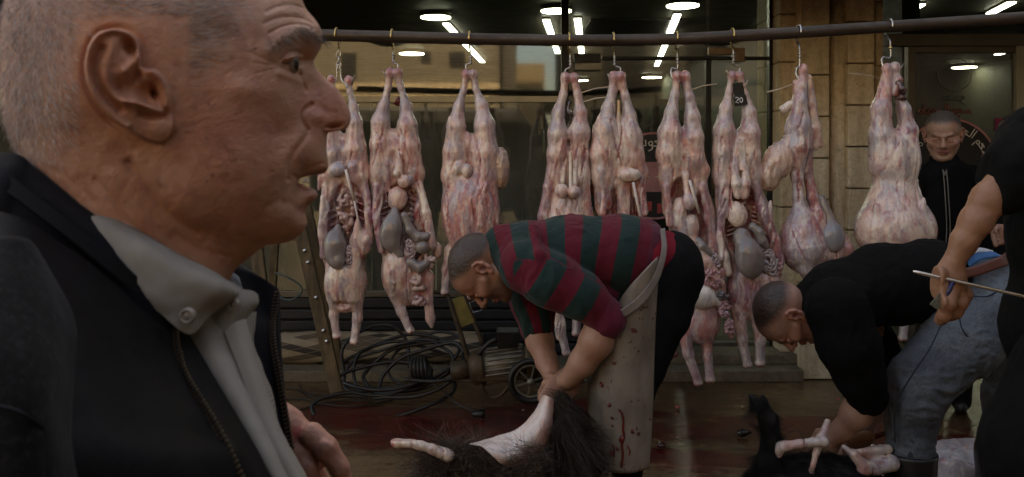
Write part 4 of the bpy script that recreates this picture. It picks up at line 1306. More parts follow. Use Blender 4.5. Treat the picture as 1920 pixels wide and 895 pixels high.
for i, (ux, tx, ty, sd) in enumerate(HK):
    ry = rail_y(ux)
    lab = 'steel meat ' + names[i]
    h = empty('meat_hook', tuple(px2w(np.array([[ux, ry - 12, 0]]), DC)[0]), lab, 'hook', 'meat hooks on the rail')
    # top bend over the pipe
    rr = 14.0
    top = [(ux + (sd * -1), ry + rr * math.sin(a) * 1.0, rr * math.cos(a)) for a in np.linspace(-.5, -math.pi - .0, 9)]
    top = [(ux, ry + 14, -13)] + [(ux, ry - rr * math.sin(a), -rr * math.cos(a)) for a in np.linspace(0.0, math.pi * .93, 9)] 
    # shank: back under the pipe, twist, then bottom curve ending in the leg
    y0 = ry + 16
    if i == 0:
        ds = []
        path = top[::-1]
        path = [(ux, ry - 0, 13)] + path[::-1][0:0]
        tb = [(ux, ry - rr * math.sin(a), rr * math.cos(a)) for a in np.linspace(-.3, math.pi, 10)] + [(ux + 1, ry + 12, -12), (ux + 4, ry + 24, -4), (ux + 3, ry + 36, 0)]
        m = MB(); m.tube(smooth_path(px2w(np.array(tb), DC), 3), 1.7 / SC, 8); m.build('top_hook', M_BRASS, h, smooth=True)
        for k in range(3):
            cy = 110 + k * 10 - 8; a = np.linspace(0, 2 * math.pi, 14)[:-1]
            pp = [(635 + (4 * math.cos(q) if k % 2 == 0 else 1.2 * math.cos(q)), cy + 6.5 * math.sin(q), 0 if k % 2 == 0 else 3.5 * math.cos(q)) for q in a]
            m = MB(); m.tube(px2w(np.array(pp), DC), 1.3 / SC, 8, closed=True); m.build('chain_link', M_HOOK, h, smooth=True)
        dbl = [(654, 166, 10), (650, 158, 6), (642, 152, 2), (639, 142, 0), (638, 128, 0), (635, 121, 0), (632, 128, 0), (632, 146, 0), (628, 156, 2), (620, 160, 6)]
        m = MB(); m.tube(smooth_path(px2w(np.array(dbl), DC), 5), 1.5 / SC, 8); m.build('double_hook', M_HOOK, h, smooth=True)
        m = MB(); P2 = px2w(np.array([[661, 160, 6], [667, 140, 10.]]), DC); m.tube([Vector(P2[0]), Vector(P2[1])], [1.4 / SC, .3 / SC], 8); m.build('hook_point', M_HOOK, h, smooth=True)
        continue
    tb = [(ux, ry - rr * math.sin(a), rr * math.cos(a)) for a in np.linspace(-.2, math.pi, 10)]
    tb += [(ux + .5 * sd, ry + 12, -11), (ux + 1.5, ry + 22, -4), (ux + 2, ry + 30, 0)]
    m = MB(); m.tube(smooth_path(px2w(np.array(tb), DC), 3), 1.9 / SC, 8); m.build('top_hook', M_BRASS if i < 7 else M_HOOK, h, smooth=True)
    yb = ty
    lo = [(ux + 2, ry + 28, 0), (ux + 2.5, ry + 40, 0), (ux + 2, (ry + 44 + yb) / 2 - 4, 0)]
    if i in (5, 7, 8):
        lo += [(tx + 0, yb - 22, 0), (tx - 2, yb - 10, 2), (tx + 4, yb + 2, 6), (tx + 14, yb + 4, 8)]
    else:
        lo += [(tx + 0, yb - 8, 0), (tx - sd * 0, yb + 4, 2), (tx + sd * 3, yb + 12, 4)]
    m = MB(); m.tube(smooth_path(px2w(np.array(lo), DC), 5), 1.9 / SC, 8); m.build('shank', M_HOOK, h, smooth=True)
    m = MB()
    for k in range(3):
        yy = ry + 34 + k * 6 if i != 8 else ry + 40
        P2 = px2w(np.array([[ux + 2.3, yy - 2, 0], [ux + 2.3, yy + 2, 0.]]), DC); m.tube([Vector(P2[0]), Vector(P2[1])], (2.9 if i != 8 else 4.2) / SC, 8)
        if i == 8: break
    m.build('swivel', M_HOOK if i != 8 else M_BRASS, h, smooth=True)
    pt = {1: ((727, 146), (717, 132)), 2: ((890, 150), (902, 136)), 3: ((1080, 150), (1089, 142)), 4: ((1146, 152), (1137, 138)), 6: None, 5: None, 7: None, 8: ((1680, 138), (1693, 118))}[i]
    if pt:
        P2 = px2w(np.array([[pt[0][0], pt[0][1], 4], [pt[1][0], pt[1][1], 6.]]), DC)
        m = MB(); m.tube([Vector(P2[0]), Vector(P2[1])], [2.0 / SC, .3 / SC], 8); m.build('hook_point', M_HOOK, h, smooth=True)
# thin sticks bridging shanks
e = [((1084, 176, 4), (1145, 163, 4)), ((1088, 193, 4), (1145, 182, 4)), ((1292, 170, 4), (1343, 158, 4)), ((1590, 138, 4), (1660, 150, 2))]
for k, (a, b_) in enumerate(e):
    P2 = px2w(np.array([a, b_], dtype=float), DC)
    m = MB(); m.tube([Vector(P2[0]), Vector((P2[0] + P2[1]) / 2) + Vector((0, 0, .006)), Vector(P2[1])], (1.2 if k < 3 else .45) / SC, 8)
    tag(m.build('thin_stick', M_STICK if k < 3 else M_STRING, smooth=True),
        ['upper thin stick between the fourth and fifth carcass shanks', 'lower thin stick between the fourth and fifth carcass shanks', 'thin stick poking right out of the longest carcass shank', 'fine pale string from the round-bellied carcass across the pilaster'][k], 'stick' if k < 3 else 'string')
# ================================================================== OLD MAN IN THE FOREGROUND
def m_skin(name, tint=(1, 1, 1), sc=1.0, wet=.46):
    t = NT(name)
    c = t.attr('Col')
    n = t.noise(26 * sc, None, 6, .62)
    c = t.mix(.55, c, t.ramp(n, [(.3, (.76, .64, .58)), (.55, (1, 1, 1)), (.8, (1.16, 1.0, .92))]), 'MULTIPLY')
    s = t.noise(75 * sc, None, 3, .5)
    c = t.mix(t.math('MULTIPLY', t.ramp(s, [(.66, 0), (.74, 1)]), .30), c, (.16, .06, .035))
    t.set(Base_Color=c, Roughness=t.ramp(t.noise(50 * sc), [(.3, wet - .08), (.7, wet + .12)]))
    t.b.inputs['Subsurface Weight'].default_value = .15
    t.b.inputs['Subsurface Radius'].default_value = (.012, .004, .002)
    t.b.inputs['Subsurface Scale'].default_value = .5
    t.b.inputs['Specular IOR Level'].default_value = .42
    v = t.n('ShaderNodeTexVoronoi'); v.inputs['Scale'].default_value = 900 * sc
    t.l(t.co.outputs['Object'], v.inputs['Vector'])
    b = t.bump(v.outputs['Distance'], .22, .0008)
    t.bump(t.noise(230 * sc, None, 6, .75), .4, .0014, b)
    return t.m
M_SKIN = m_skin('skin_close'); M_SKINB = m_skin('skin_body', sc=.35)

old = empty('person', (-.2, .52, 1.0), 'elderly man in close profile with cropped grey hair, dark jacket and grey shirt', 'person')
CAM = np.array([0, 0, CZ])
O = np.array(W(330, 250, .52))
nv_ = np.array([-O[0], -O[1], 0]); nv_ /= np.linalg.norm(nv_)
uv_ = np.array([-nv_[1], nv_[0], 0])
def to_loc(px, py):
    d = np.stack([(px - CX) / FP, np.ones_like(px), (HY - py) / FP], -1)
    t = np.dot(O - CAM, nv_) / (d @ nv_)
    P = CAM + d * t[..., None] - O
    return P @ uv_, P[..., 2]
def to_px(a, b, c):
    P = O + a[:, None] * uv_ + c[:, None] * nv_
    z = O[2] + b
    return CX + FP * P[:, 0] / P[:, 1], HY - FP * (z - CZ) / P[:, 1]

outline = [(565, -2), (572, 17), (582, 29), (594, 44), (601, 58), (604, 76), (602, 88), (597, 99), (591, 109), (588, 117), (591, 125), (600, 136), (614, 151), (629, 163), (643, 183), (654, 204), (658, 222), (654, 236), (645, 243),
           (630, 246), (616, 249), (613, 256), (612, 270), (613, 292), (616, 308), (613, 319), (606, 326), (582, 329), (557, 338), (574, 351), (588, 355), (594, 361), (595, 368), (588, 377), (578, 384), (572, 392), (571, 401), (575, 412),
           (574, 424), (565, 436), (552, 447), (536, 454), (516, 458), (499, 460), (486, 468), (466, 483), (446, 500), (432, 520), (428, 560), (430, 640), (330, 680), (180, 690), (60, 660), (44, 540), (46, 440), (48, 360), (42, 305), (26, 270),
           (11, 230), (4, 180), (2, 110), (5, 40), (20, -20), (60, -75), (140, -118), (250, -140), (370, -132), (470, -98), (535, -50)]
OL = crs(np.array(outline + [outline[0]], float), 16)[:-1]
ctrl = [(200, 0, 72), (300, 20, 74), (120, 60, 66), (60, 120, 48), (150, -60, 56), (300, -80, 50), (420, -60, 44), (250, 100, 76), (120, 180, 66), (60, 200, 44), (400, 20, 67), (480, 20, 55), (530, 20, 42), (558, 40, 31),
        (430, 90, 66), (480, 110, 61), (540, 68, 45), (580, 66, 29), (548, 112, 38), (572, 112, 21), (583, 140, 14), (570, 165, 21), (480, 160, 62), (520, 165, 52), (430, 200, 67), (350, 180, 72), (300, 200, 72), (603, 185, 11.5), (630, 203, 9.5),
        (643, 224, 6.5), (592, 222, 17), (574, 226, 22), (553, 205, 36), (540, 240, 41), (500, 230, 54), (450, 270, 62), (400, 300, 65), (330, 300, 66), (250, 300, 64), (180, 270, 62), (100, 280, 50), (590, 280, 20), (560, 290, 33), (602, 308, 12),
        (546, 338, 31), (583, 366, 13), (548, 392, 27), (556, 420, 22), (530, 438, 24), (520, 340, 44), (500, 400, 41), (470, 435, 36), (470, 370, 53), (430, 420, 46), (400, 370, 60), (350, 370, 63), (390, 445, 42), (300, 400, 56), (240, 380, 57),
        (340, 460, 47), (415, 480, 33), (425, 520, 24), (200, 400, 56), (120, 400, 47), (300, 520, 54), (200, 550, 56), (370, 560, 46), (100, 500, 42)]
pc = np.array([330., 250.])
A = [];
for x, y, w in ctrl:
    p = pc + (np.array([x, y]) - pc) * (1 - w / 565.)
    A.append((p[0], p[1], w * w))
for p in OL[::9]:
    A.append((p[0], p[1], 0))
A = np.array(A)
def tps_fit(A, lam=60.0):
    X = A[:, :2] / 100.
    d2 = ((X[:, None] - X[None]) ** 2).sum(-1)
    K = d2 * np.log(d2 + 1e-12) * .5
    K += np.eye(len(X)) * lam * 1e-4
    Pm = np.c_[np.ones(len(X)), X]
    M = np.block([[K, Pm], [Pm.T, np.zeros((3, 3))]])
    s = np.linalg.solve(M, np.r_[A[:, 2], 0, 0, 0])
    def f(Q):
        Q = Q / 100.
        out = np.empty(len(Q))
        for i in range(0, len(Q), 20000):
            q = Q[i:i + 20000]
            dd = ((q[:, None] - X[None]) ** 2).sum(-1)
            out[i:i + 20000] = (dd * np.log(dd + 1e-12) * .5) @ s[:len(X)] + s[len(X)] + q @ s[len(X) + 1:]
        return out
    return f
tf = tps_fit(A)
NR = 250
th = np.linspace(0.004, 1, NR)
rr_ = np.sin(th * math.pi / 2) ** .92
rr_[-1] = 1
G = pc + rr_[:, None, None] * (OL[None] - pc)            # NR x NA x 2
NA = len(OL)
Q = G.reshape(-1, 2)
w2 = tf(Q)
edge = 1 - np.repeat(rr_, NA)
w2 = np.maximum(w2, 900 * edge * 1.0)
w2[edge < 1e-6] = 0
# fade in near the rim so the outline itself stays a clean ridge
w = np.sqrt(w2) / 1000.
a_, b_ = to_loc(Q[:, 0], Q[:, 1])
pxx, pyy = to_px(a_, b_, w)

def seg_d(px, py, pts):
    best = np.full(len(px), 1e9)
    for (x0, y0), (x1, y1) in zip(pts[:-1], pts[1:]):
        dx, dy = x1 - x0, y1 - y0
        t = np.clip(((px - x0) * dx + (py - y0) * dy) / (dx * dx + dy * dy + 1e-9), 0, 1)
        best = np.minimum(best, np.hypot(px - x0 - t * dx, py - y0 - t * dy))
    return best
def cpath(pts, n=5):
    return [tuple(p) for p in crs(np.array(pts, float), n)]
H = np.zeros(len(pxx))
fade = sstep(0, .06, edge)
def ridge(pts, wd, h, curve=True, fd=True):
    global H
    P = cpath(pts) if curve and len(pts) > 2 else pts
    d = seg_d(pxx, pyy, P)
    H += h * np.exp(-(d / wd) ** 2) * (fade if fd else 1)
def blob(c, r, h, deg=0):
    global H
    ca, sa = math.cos(math.radians(deg)), math.sin(math.radians(deg))
    x, y = pxx - c[0], pyy - c[1]
    q = ((x * ca + y * sa) / r[0]) ** 2 + ((-x * sa + y * ca) / r[1]) ** 2
    H += h * np.exp(-q) * fade
# brow, orbit, lids
ridge([(508, 96), (530, 78), (560, 62), (590, 62)], 14, 2.6)
blob((566, 110), (17, 13), -5.5); blob((540, 122), (20, 9), -1.8)
blob((549, 107), (15, 7), 4.2, -14)
ridge([(530, 119), (545, 117), (560, 112), (568, 108)], 2.2, -1.2); blob((549, 116), (11, 3.0), -5.0, -12); ridge([(536, 112), (550, 108), (566, 106)], 3.0, 2.6); ridge([(540, 121), (552, 121), (566, 117)], 2.2, 1.0)
ridge([(526, 112), (540, 99), (556, 96), (568, 100)], 2.6, -1.8)
blob((556, 121), (9, 5), 1.6); ridge([(530, 128), (548, 134), (564, 140)], 4, -1.6); ridge([(526, 138), (546, 146), (566, 156)], 7, 1.3)
ridge([(562, 135), (566, 150), (574, 170)], 4, -1.8)
for pts in ([(470, 98), (492, 110), (510, 118), (524, 118)], [(478, 118), (500, 122), (520, 123)], [(480, 138), (502, 132), (520, 128)]): ridge(pts, 2.6, -.4)
# forehead lines
for pts in ([(495, 44), (515, 36), (540, 32), (570, 36), (588, 46)], [(500, 22), (520, 13), (545, 9), (570, 15)], [(505, 62), (530, 50), (560, 46), (590, 54)]): ridge(pts, 2.8, -1.1)
ridge([(500, 30), (530, 22), (566, 25)], 5, .7)
# nose
blob((592, 220), (16, 14), 2.2); ridge([(585, 196), (571, 208), (568, 226), (578, 244)], 4.2, -3.4); blob((628, 237), (13, 4.5), -8, -8); ridge([(606, 247), (618, 241), (634, 232), (648, 236)], 3, .6)
blob((606, 205), (14, 8), -1.4, 30); blob((640, 215), (13, 16), .6)
# cheek, nasolabial and marionette folds
ridge([(578, 252), (566, 268), (550, 290), (542, 312), (541, 336)], 5.5, -1.7); ridge([(568, 248), (552, 270), (534, 296), (528, 320)], 12, 1.1)
ridge([(541, 340), (536, 358), (524, 374), (506, 386)], 7, -.9); ridge([(497, 388), (492, 410), (494, 440)], 4, -.8)
blob((527, 246), (24, 26), -3.0, 30); blob((470, 170), (46, 22), 2.4, 10); blob((455, 300), (50, 40), 1.6); blob((520, 410), (16, 20), 1.2)
ridge([(552, 330), (563, 339), (560, 350)], 4.5, -2.6); ridge([(560, 396), (548, 384), (534, 380)], 8, -1.3)
# lips: rolled edges
ridge([(567, 331), (588, 322), (610, 316)], 4.5, .8); ridge([(570, 350), (585, 360), (596, 366)], 5, .9)
ridge([(560, 322), (584, 312), (606, 306)], 3, -.7)
# jaw and neck creases
ridge([(243, 306), (262, 330), (280, 355), (300, 384), (330, 412), (370, 436)], 9, -2.4); ridge([(262, 300), (300, 345), (340, 385), (400, 420), (460, 446)], 16, 1.2)
ridge([(180, 338), (212, 375), (236, 412), (270, 440)], 6, -1.3); ridge([(210, 330), (245, 375), (285, 430), (330, 480)], 10, 1.0); ridge([(330, 440), (380, 470), (430, 480)], 6, -.8)
ridge([(150, 340), (180, 390), (200, 430)], 7, -.6); ridge([(300, 430), (350, 490)], 6, -1.2)
ridge([(60, 300), (120, 330), (170, 372)], 4, -.5)
blob((390, 90), (30, 18), 1.0); blob((410, 60), (36, 22), -1.2)
# ear
def E(*p): return [(140 + x / 3.442, 30 + y / 3.442) for x, y in p]
ear_out = cpath(E((430, 330), (428, 260), (412, 180), (360, 118), (270, 94), (170, 120), (104, 200), (76, 330), (92, 450), (150, 560), (232, 655), (330, 725), (450, 795), (545, 820), (610, 790), (645, 725), (636, 640), (632, 560), (622, 480), (580, 400), (520, 352), (462, 350), (430, 330)), 6)
from itertools import chain
def in_poly(px, py, poly):
    ins = np.zeros(len(px), bool)
    for (x0, y0), (x1, y1) in zip(poly, poly[1:] + poly[:1]):
        c = ((y0 > py) != (y1 > py)) & (px < (x1 - x0) * (py - y0) / (y1 - y0 + 1e-12) + x0)
        ins ^= c
    return ins
bx_ = (pxx > 140) & (pxx < 350) & (pyy > 30) & (pyy < 290)
idx_ = np.where(bx_)[0]
X_, Y_ = pxx[idx_], pyy[idx_]
de = seg_d(X_, Y_, ear_out) * np.where(in_poly(X_, Y_, ear_out), 1, -1)
tilt = np.clip(1 - (X_ - 160) / 150., 0, 1)
eh = (4.0 + 13.0 * tilt ** .8) * sstep(-1.2, 3.6, de)
def er(pts, wd, h, n=5):
    return h * np.exp(-(seg_d(X_, Y_, cpath(E(*pts), n) if len(pts) > 2 else E(*pts)) / wd) ** 2)
def eb(c, r, h, deg=0):
    (cx, cy), = E(c)
    ca, sa = math.cos(math.radians(deg)), math.sin(math.radians(deg))
    x, y = X_ - cx, Y_ - cy
    return h * np.exp(-(((x * ca + y * sa) / r[0]) ** 2 + ((-x * sa + y * ca) / r[1]) ** 2) ** 1.4)
msk = sstep(0, 4, de)
ins_h = 0
ins_h += er([(425, 300), (405, 190), (350, 135), (265, 116), (180, 145), (125, 215), (100, 330), (118, 450), (175, 560), (255, 650), (350, 715)], 6.5, 3.4)      # helix rim
ins_h += er([(190, 230), (150, 330), (160, 430), (215, 530), (300, 610)], 7, -4.4)        # scapha
ins_h += er([(270, 190), (235, 290), (215, 380), (240, 470), (300, 540), (380, 575)], 10, 1.8)   # antihelix
ins_h += eb((365, 210), (12, 17), -9.5, -20)                                               # upper fossa
ins_h += er([(420, 270), (380, 320), (330, 370)], 7, 2.6)                                  # crus
ins_h += eb((330, 470), (20, 17), -6.5, 20); ins_h += eb((405, 400), (9, 14), -6, 10)
ins_h += eb((460, 500), (22, 15), -8.0, 25); ins_h += eb((512, 490), (6.5, 13), -10, -18)
ins_h += er([(500, 370), (560, 420), (590, 500), (590, 580)], 8, 4.2)                     # tragus
ins_h += er([(330, 560), (410, 570), (480, 595), (560, 625)], 6, 4.0)                      # antitragus
ins_h += er([(430, 640), (500, 655), (570, 645)], 6, -3.0); ins_h += er([(640, 560), (632, 640)], 3.5, -2.2)
ins_h += eb((560, 730), (22, 18), 2.4); ins_h += er([(180, 560), (260, 650), (340, 700)], 3.5, -1.0)
eh = eh + ins_h * msk
eh += -3.2 * np.exp(-((de + 5) / 7.0) ** 2) * np.clip(tilt * 1.3, 0, 1)                  # hollow behind the ear
H[idx_] += eh
H += fbm(np.c_[pxx, pyy, np.zeros(len(pxx))], 1 / 34., 4, 5) * .55 * fade
H += fbm(np.c_[pxx, pyy, np.zeros(len(pxx))], 1 / 7., 3, 15) * .20 * fade - np.clip(ridged(np.c_[pxx + .4 * pyy, pyy * .8, np.zeros(len(pxx))], (1 / 16., 1 / 7., 1), 2, 25) - .45, 0, 1) * .30 * fade
neckm = sstep(380, 480, pyy)
H += ridged(np.c_[pxx + pyy * .6, pyy * .35, np.zeros(len(pxx))], 1 / 12., 3, 9) * .25 * fade * sstep(300, 400, pyy)
w = np.maximum(w + H / 1000., 0)
w[edge < 1e-6] = 0

# colours
base = np.tile(np.array([.56, .29, .195]), (len(pxx), 1))
def pnt(col, wt):
    global base
    base = base * (1 - wt[:, None]) + np.array(col) * wt[:, None]
def g(c, r, deg=0):
    ca, sa = math.cos(math.radians(deg)), math.sin(math.radians(deg))
    x, y = pxx - c[0], pyy - c[1]
    return np.exp(-(((x * ca + y * sa) / r[0]) ** 2 + ((-x * sa + y * ca) / r[1]) ** 2))
pnt((.50, .205, .145), g((430, 250), (100, 80)) * .7); pnt((.50, .20, .15), g((610, 210), (50, 40)) * .7); pnt((.48, .22, .135), sstep(310, 420, pyy) * .6)
pnt((.56, .27, .19), g((225, 140), (70, 90)) * .75); pnt((.36, .20, .14), g((520, 390), (60, 60)) * .35); pnt((.52, .33, .25), g((480, 40), (110, 60)) * .5)
mott = fbm(np.c_[pxx, pyy, np.zeros(len(pxx))], 1 / 30., 4, 44); pnt((.36, .15, .11), sstep(.05, .5, mott) * .5); pnt((.56, .33, .24), sstep(.1, .5, -mott) * .3)
lipm = np.exp(-(seg_d(pxx, pyy, [(569, 334), (590, 326), (612, 318)]) / 5) ** 2); pnt((.26, .10, .085), lipm * .8)
lipm = np.exp(-(seg_d(pxx, pyy, [(572, 346), (586, 356), (596, 362)]) / 6) ** 2); pnt((.34, .13, .12), lipm * .8)
browm = np.exp(-(seg_d(pxx, pyy, cpath([(510, 84), (535, 72), (560, 58), (584, 60), (598, 70)])) / 11) ** 2) * (.45 + .5 * vnoise(np.c_[pxx, pyy, pxx * 0], (1 / 9., 1 / 5., 1), 3)); pnt((.20, .12, .085), np.clip(browm, 0, .45))
pnt((.13, .05, .035), np.exp(-(seg_d(pxx, pyy, [(532, 119), (547, 117), (562, 112)]) / 2.2) ** 2) * .8)
for c, r in (((392, 196), 3), ((398, 330), 4), ((478, 92), 4), ((388, 340), 2.5), ((452, 210), 2), ((330, 150), 2)): pnt((.20, .07, .05), g(c, (r, r)) * .8)
# hair field: cropped grey
hx = [(-50, 400), (60, 330), (110, 300), (150, 250), (150, 120), (200, 45), (290, 60), (330, 150), (360, 160), (390, 130), (440, 70), (470, -10), (480, -120), (200, -200), (-50, -100)]
inh = in_poly(pxx, pyy, hx)
dh = seg_d(pxx, pyy, hx + hx[:1]) * np.where(inh, 1, -1)
hair_w = sstep(-40, 110, dh + 14 * vnoise(np.c_[pxx, pyy, pxx * 0], 1 / 18., 8)) * sstep(2, -6, (np.isin(np.arange(len(pxx)), idx_)) * 0 + np.where(np.isin(np.arange(len(pxx)), idx_), 0, -20) + 0)
dfull = np.full(len(pxx), -50.); dfull[idx_] = de
hair_w *= sstep(4, -5, dfull)
pnt((.36, .25, .21), hair_w * .34)

P_near = O + a_[:, None] * uv_ + w[:, None] * nv_; P_near[:, 2] = O[2] + b_
P_far = O + a_[:, None] * uv_ - w[:, None] * nv_; P_far[:, 2] = O[2] + b_
ii, jj = np.meshgrid(np.arange(NR - 1), np.arange(NA), indexing='ij')
q0 = (ii * NA + jj).ravel(); q1 = (ii * NA + (jj + 1) % NA).ravel()
Fq = np.stack([q0, q0 + NA, q1 + NA, q1], 1)
n0 = len(P_near)
# centre fill
cN = np.stack([np.arange(0, NA - 2, 2) * 0, np.arange(0, NA - 2, 2) + 0, np.arange(0, NA - 2, 2) + 1, np.arange(0, NA - 2, 2) + 2], 1)
Fn = np.concatenate([Fq, cN[1:]])
far_map = np.arange(n0) + n0
far_map[(NR - 1) * NA:] = np.arange((NR - 1) * NA, n0)       # share the rim
Ff = far_map[Fn][:, ::-1]
# thin the far side? keep equal; teeth strip sits inside the mouth
head_V = np.concatenate([P_near, P_far]); head_F = np.concatenate([Fn, Ff]); head_C = np.concatenate([base, base])
nrm = vnormals(P_near, Fn)
if np.dot(nrm[NA * 60], nv_) < 0:
    head_F = head_F[:, ::-1]; nrm = -nrm

# hand of the far arm with forearm, same body
HD = .74
hv = Vol((440, 720), (720, 1010), (-95, 95), 2.6, (.46, .22, .155))
sk = (.46, .22, .155)
hv.cone((430, 740, -30), (535, 800, -10), 44, 38, 6, sk, flat=(1, 1, .85))
hv.ell((566, 838, 0), (56, 46, 26), 12, sk, deg=38)
hv.limb([(585, 815, 22, 22), (612, 842, 30, 21), (636, 876, 26, 17.5), (650, 915, 8, 15.5), (648, 940, -6, 14)], 7, sk)
hv.limb([(565, 850, 20, 21), (578, 880, 26, 19), (585, 915, 14, 16), (580, 945, 0, 14)], 6, sk)
hv.limb([(545, 862, 8, 20), (548, 895, 14, 17), (546, 930, 4, 15)], 6, sk)
hv.limb([(530, 862, -8, 18), (520, 895, -6, 15), (512, 922, -12, 13)], 6, sk)
hv.limb([(575, 850, -22, 22), (600, 905, -34, 18), (625, 945, -28, 15)], 7, sk)
for c in ((612, 836, 46), (578, 874, 40)): hv.ell(c, (11, 9, 6), 8, (.52, .26, .20))
hv.ell((560, 812, 20), (18, 12, 8), 14, (.50, .13, .11), 'paint')
hV, hF, hC = hv.mesh(); hV = relax(hV, hF, 1)
hN = vnormals(hV, hF)
hV = hV + hN * (fbm(hV, 1 / 14., 4, 2) * 1.6 + ridged(hV, (1 / 9., 1 / 9., 1 / 9.), 2, 5) * .5)[:, None]
hW = px2w(hV, HD)
V_, F_, C_ = joinVF([(head_V, head_F, head_C), (hW, hF, hC)])
body_o = mk('body', V_, F_, M_SKIN, old, C_)

# eye in the open lid
ea, eb_ = to_loc(np.array([556.]), np.array([115.])); k_ = int(np.argmin(np.hypot(pxx - 539, pyy - 116)))
ec = O + a_[k_] * uv_ + (w[k_] - .0100) * nv_; ec[2] = O[2] + b_[k_]
m = MB()
n_ = 32
for i in range(n_ + 1):
    t_ = math.pi * i / n_
    for j in range(n_):
        ph = 2 * math.pi * j / n_
        d_ = uv_ * math.cos(t_) + (np.array([0, 0, 1.]) * math.cos(ph) + nv_ * math.sin(ph)) * math.sin(t_)
        m.v.append(tuple(ec + d_ * .0092))
for i in range(n_):
    for j in range(n_): m.f.append((i * n_ + j, i * n_ + (j + 1) % n_, (i + 1) * n_ + (j + 1) % n_, (i + 1) * n_ + j))
ev = np.array(m.v); ca_ = ((ev - ec) / .0092) @ (uv_ * .88 + nv_ * .47)
ecol = np.where((ca_ > .90)[:, None], (.035, .022, .015), np.where((ca_ > .84)[:, None], (.02, .015, .012), (.27, .19, .15)))
te = NT('eye'); te.set(Base_Color=te.attr('Col'), Roughness=.08)
mk('eye', ev, m.f, te.m, old, ecol)

# teeth just inside the mouth
m = MB()
for k, (x, y) in enumerate([(571, 339.5), (576, 338.5)]):
    p = W(x, y, .532); m.box(p.x - .0011, p.x + .0011, p.y - .003, p.y + .003, p.z - .0016, p.z + .0016)
# (hidden far side of the open mouth)
teeth = m.build('teeth', m_plain('tooth', (.55, .50, .40), .3, bump=0), old, bevel=.0006)

# cropped hair as fine strands
def strands(name, P, D, L, rad, mat, par, seg=4, bend=None, seed=0):
    n = len(P)
    cd = bpy.data.hair_curves.new(name)
    cd.add_curves([seg] * n)
    t = np.linspace(0, 1, seg)
    L = np.broadcast_to(np.asarray(L), (n,))
    pts = P[:, None, :] + D[:, None, :] * (t[None, :, None] * L[:, None, None])
    if bend is not None:
        pts = pts + bend[:, None, :] * (t[None, :, None] ** 2) * L[:, None, None]
    cd.attributes['position'].data.foreach_set('vector', pts.astype(np.float32).ravel())
    ra = cd.attributes.get('radius') or cd.attributes.new('radius', 'FLOAT', 'POINT')
    ra.data.foreach_set('value', (np.tile(rad * (1 - .75 * t), n)).astype(np.float32))
    cd.materials.append(mat)
    o = bpy.data.objects.new(name, cd)
    COL.objects.link(o)
    if par is not None:
        o.parent = par
        o.matrix_parent_inverse = wmat(par).inverted()
    return o
def m_hair(name, cols, rough=.5):
    t = NT(name)
    hi = t.n('ShaderNodeHairInfo')
    t.set(Base_Color=t.ramp(hi.outputs['Random'], [(i / max(1, len(cols) - 1), c) for i, c in enumerate(cols)]), Roughness=rough + .2)
    t.b.inputs['Specular IOR Level'].default_value = .2
    return t.m
rg = np.random.default_rng(3)
cell = np.zeros(len(pxx)); 
# area-weighted vertex pick
ar = np.repeat(rr_ * np.gradient(rr_), NA) * np.tile(np.hypot(*(OL - pc).T) * np.hypot(*np.gradient(OL, axis=0).T), NR)
pr = ar * hair_w * (w > .004); pr /= pr.sum()
for side, n_h in ((1, 15000), (-1, 3000)):
    pick = rg.choice(len(pxx), n_h, p=pr)
    Pn = (P_near if side == 1 else P_far)[pick].copy()
    Nn = nrm[pick].copy()
    if side == -1: Nn -= 2 * (Nn @ nv_)[:, None] * nv_
    ang = -0.15 + .9 * sstep(350, 60, pxx[pick]) + .35 * vnoise(np.c_[pxx[pick], pyy[pick], 0 * pick], 1 / 30., 4)
    D_ = uv_[None] * np.cos(ang)[:, None] + np.array([0, 0, -1.])[None] * np.sin(ang)[:, None]
    D_ = D_ - Nn * (D_ * Nn).sum(1)[:, None]
    D_ /= np.linalg.norm(D_, axis=1, keepdims=True) + 1e-9
    D_ = D_ * .93 + Nn * .36 + rg.normal(0, .14, D_.shape)
    strands('hair', Pn - Nn * .0004, D_, rg.uniform(.003, .0075, n_h), .00010, m_hair('cropped_grey_hair', [(.12, .09, .08), (.34, .27, .25), (.60, .53, .50), (.72, .68, .66)]) if side == 1 else bpy.data.materials['cropped_grey_hair'], old)
# eyebrow
bp = np.exp(-(seg_d(pxx, pyy, cpath([(512, 84), (535, 72), (560, 58), (584, 60), (600, 72)])) / 9) ** 2) * ar * (w > .002)
bp /= bp.sum(); pick = rg.choice(len(pxx), 260, p=bp)
Nn = nrm[pick]; D_ = uv_[None] * .5 + np.array([0, 0, -.7])[None] + rg.normal(0, .35, (260, 3)); D_ = D_ * .8 + Nn * .5
strands('eyebrow', P_near[pick], D_, rg.uniform(.004, .008, 260), .00009, m_hair('eyebrow_hair', [(.03, .022, .018), (.12, .10, .085), (.4, .37, .34)]), old, bend=np.tile([0, 0, -.3], (260, 1)))

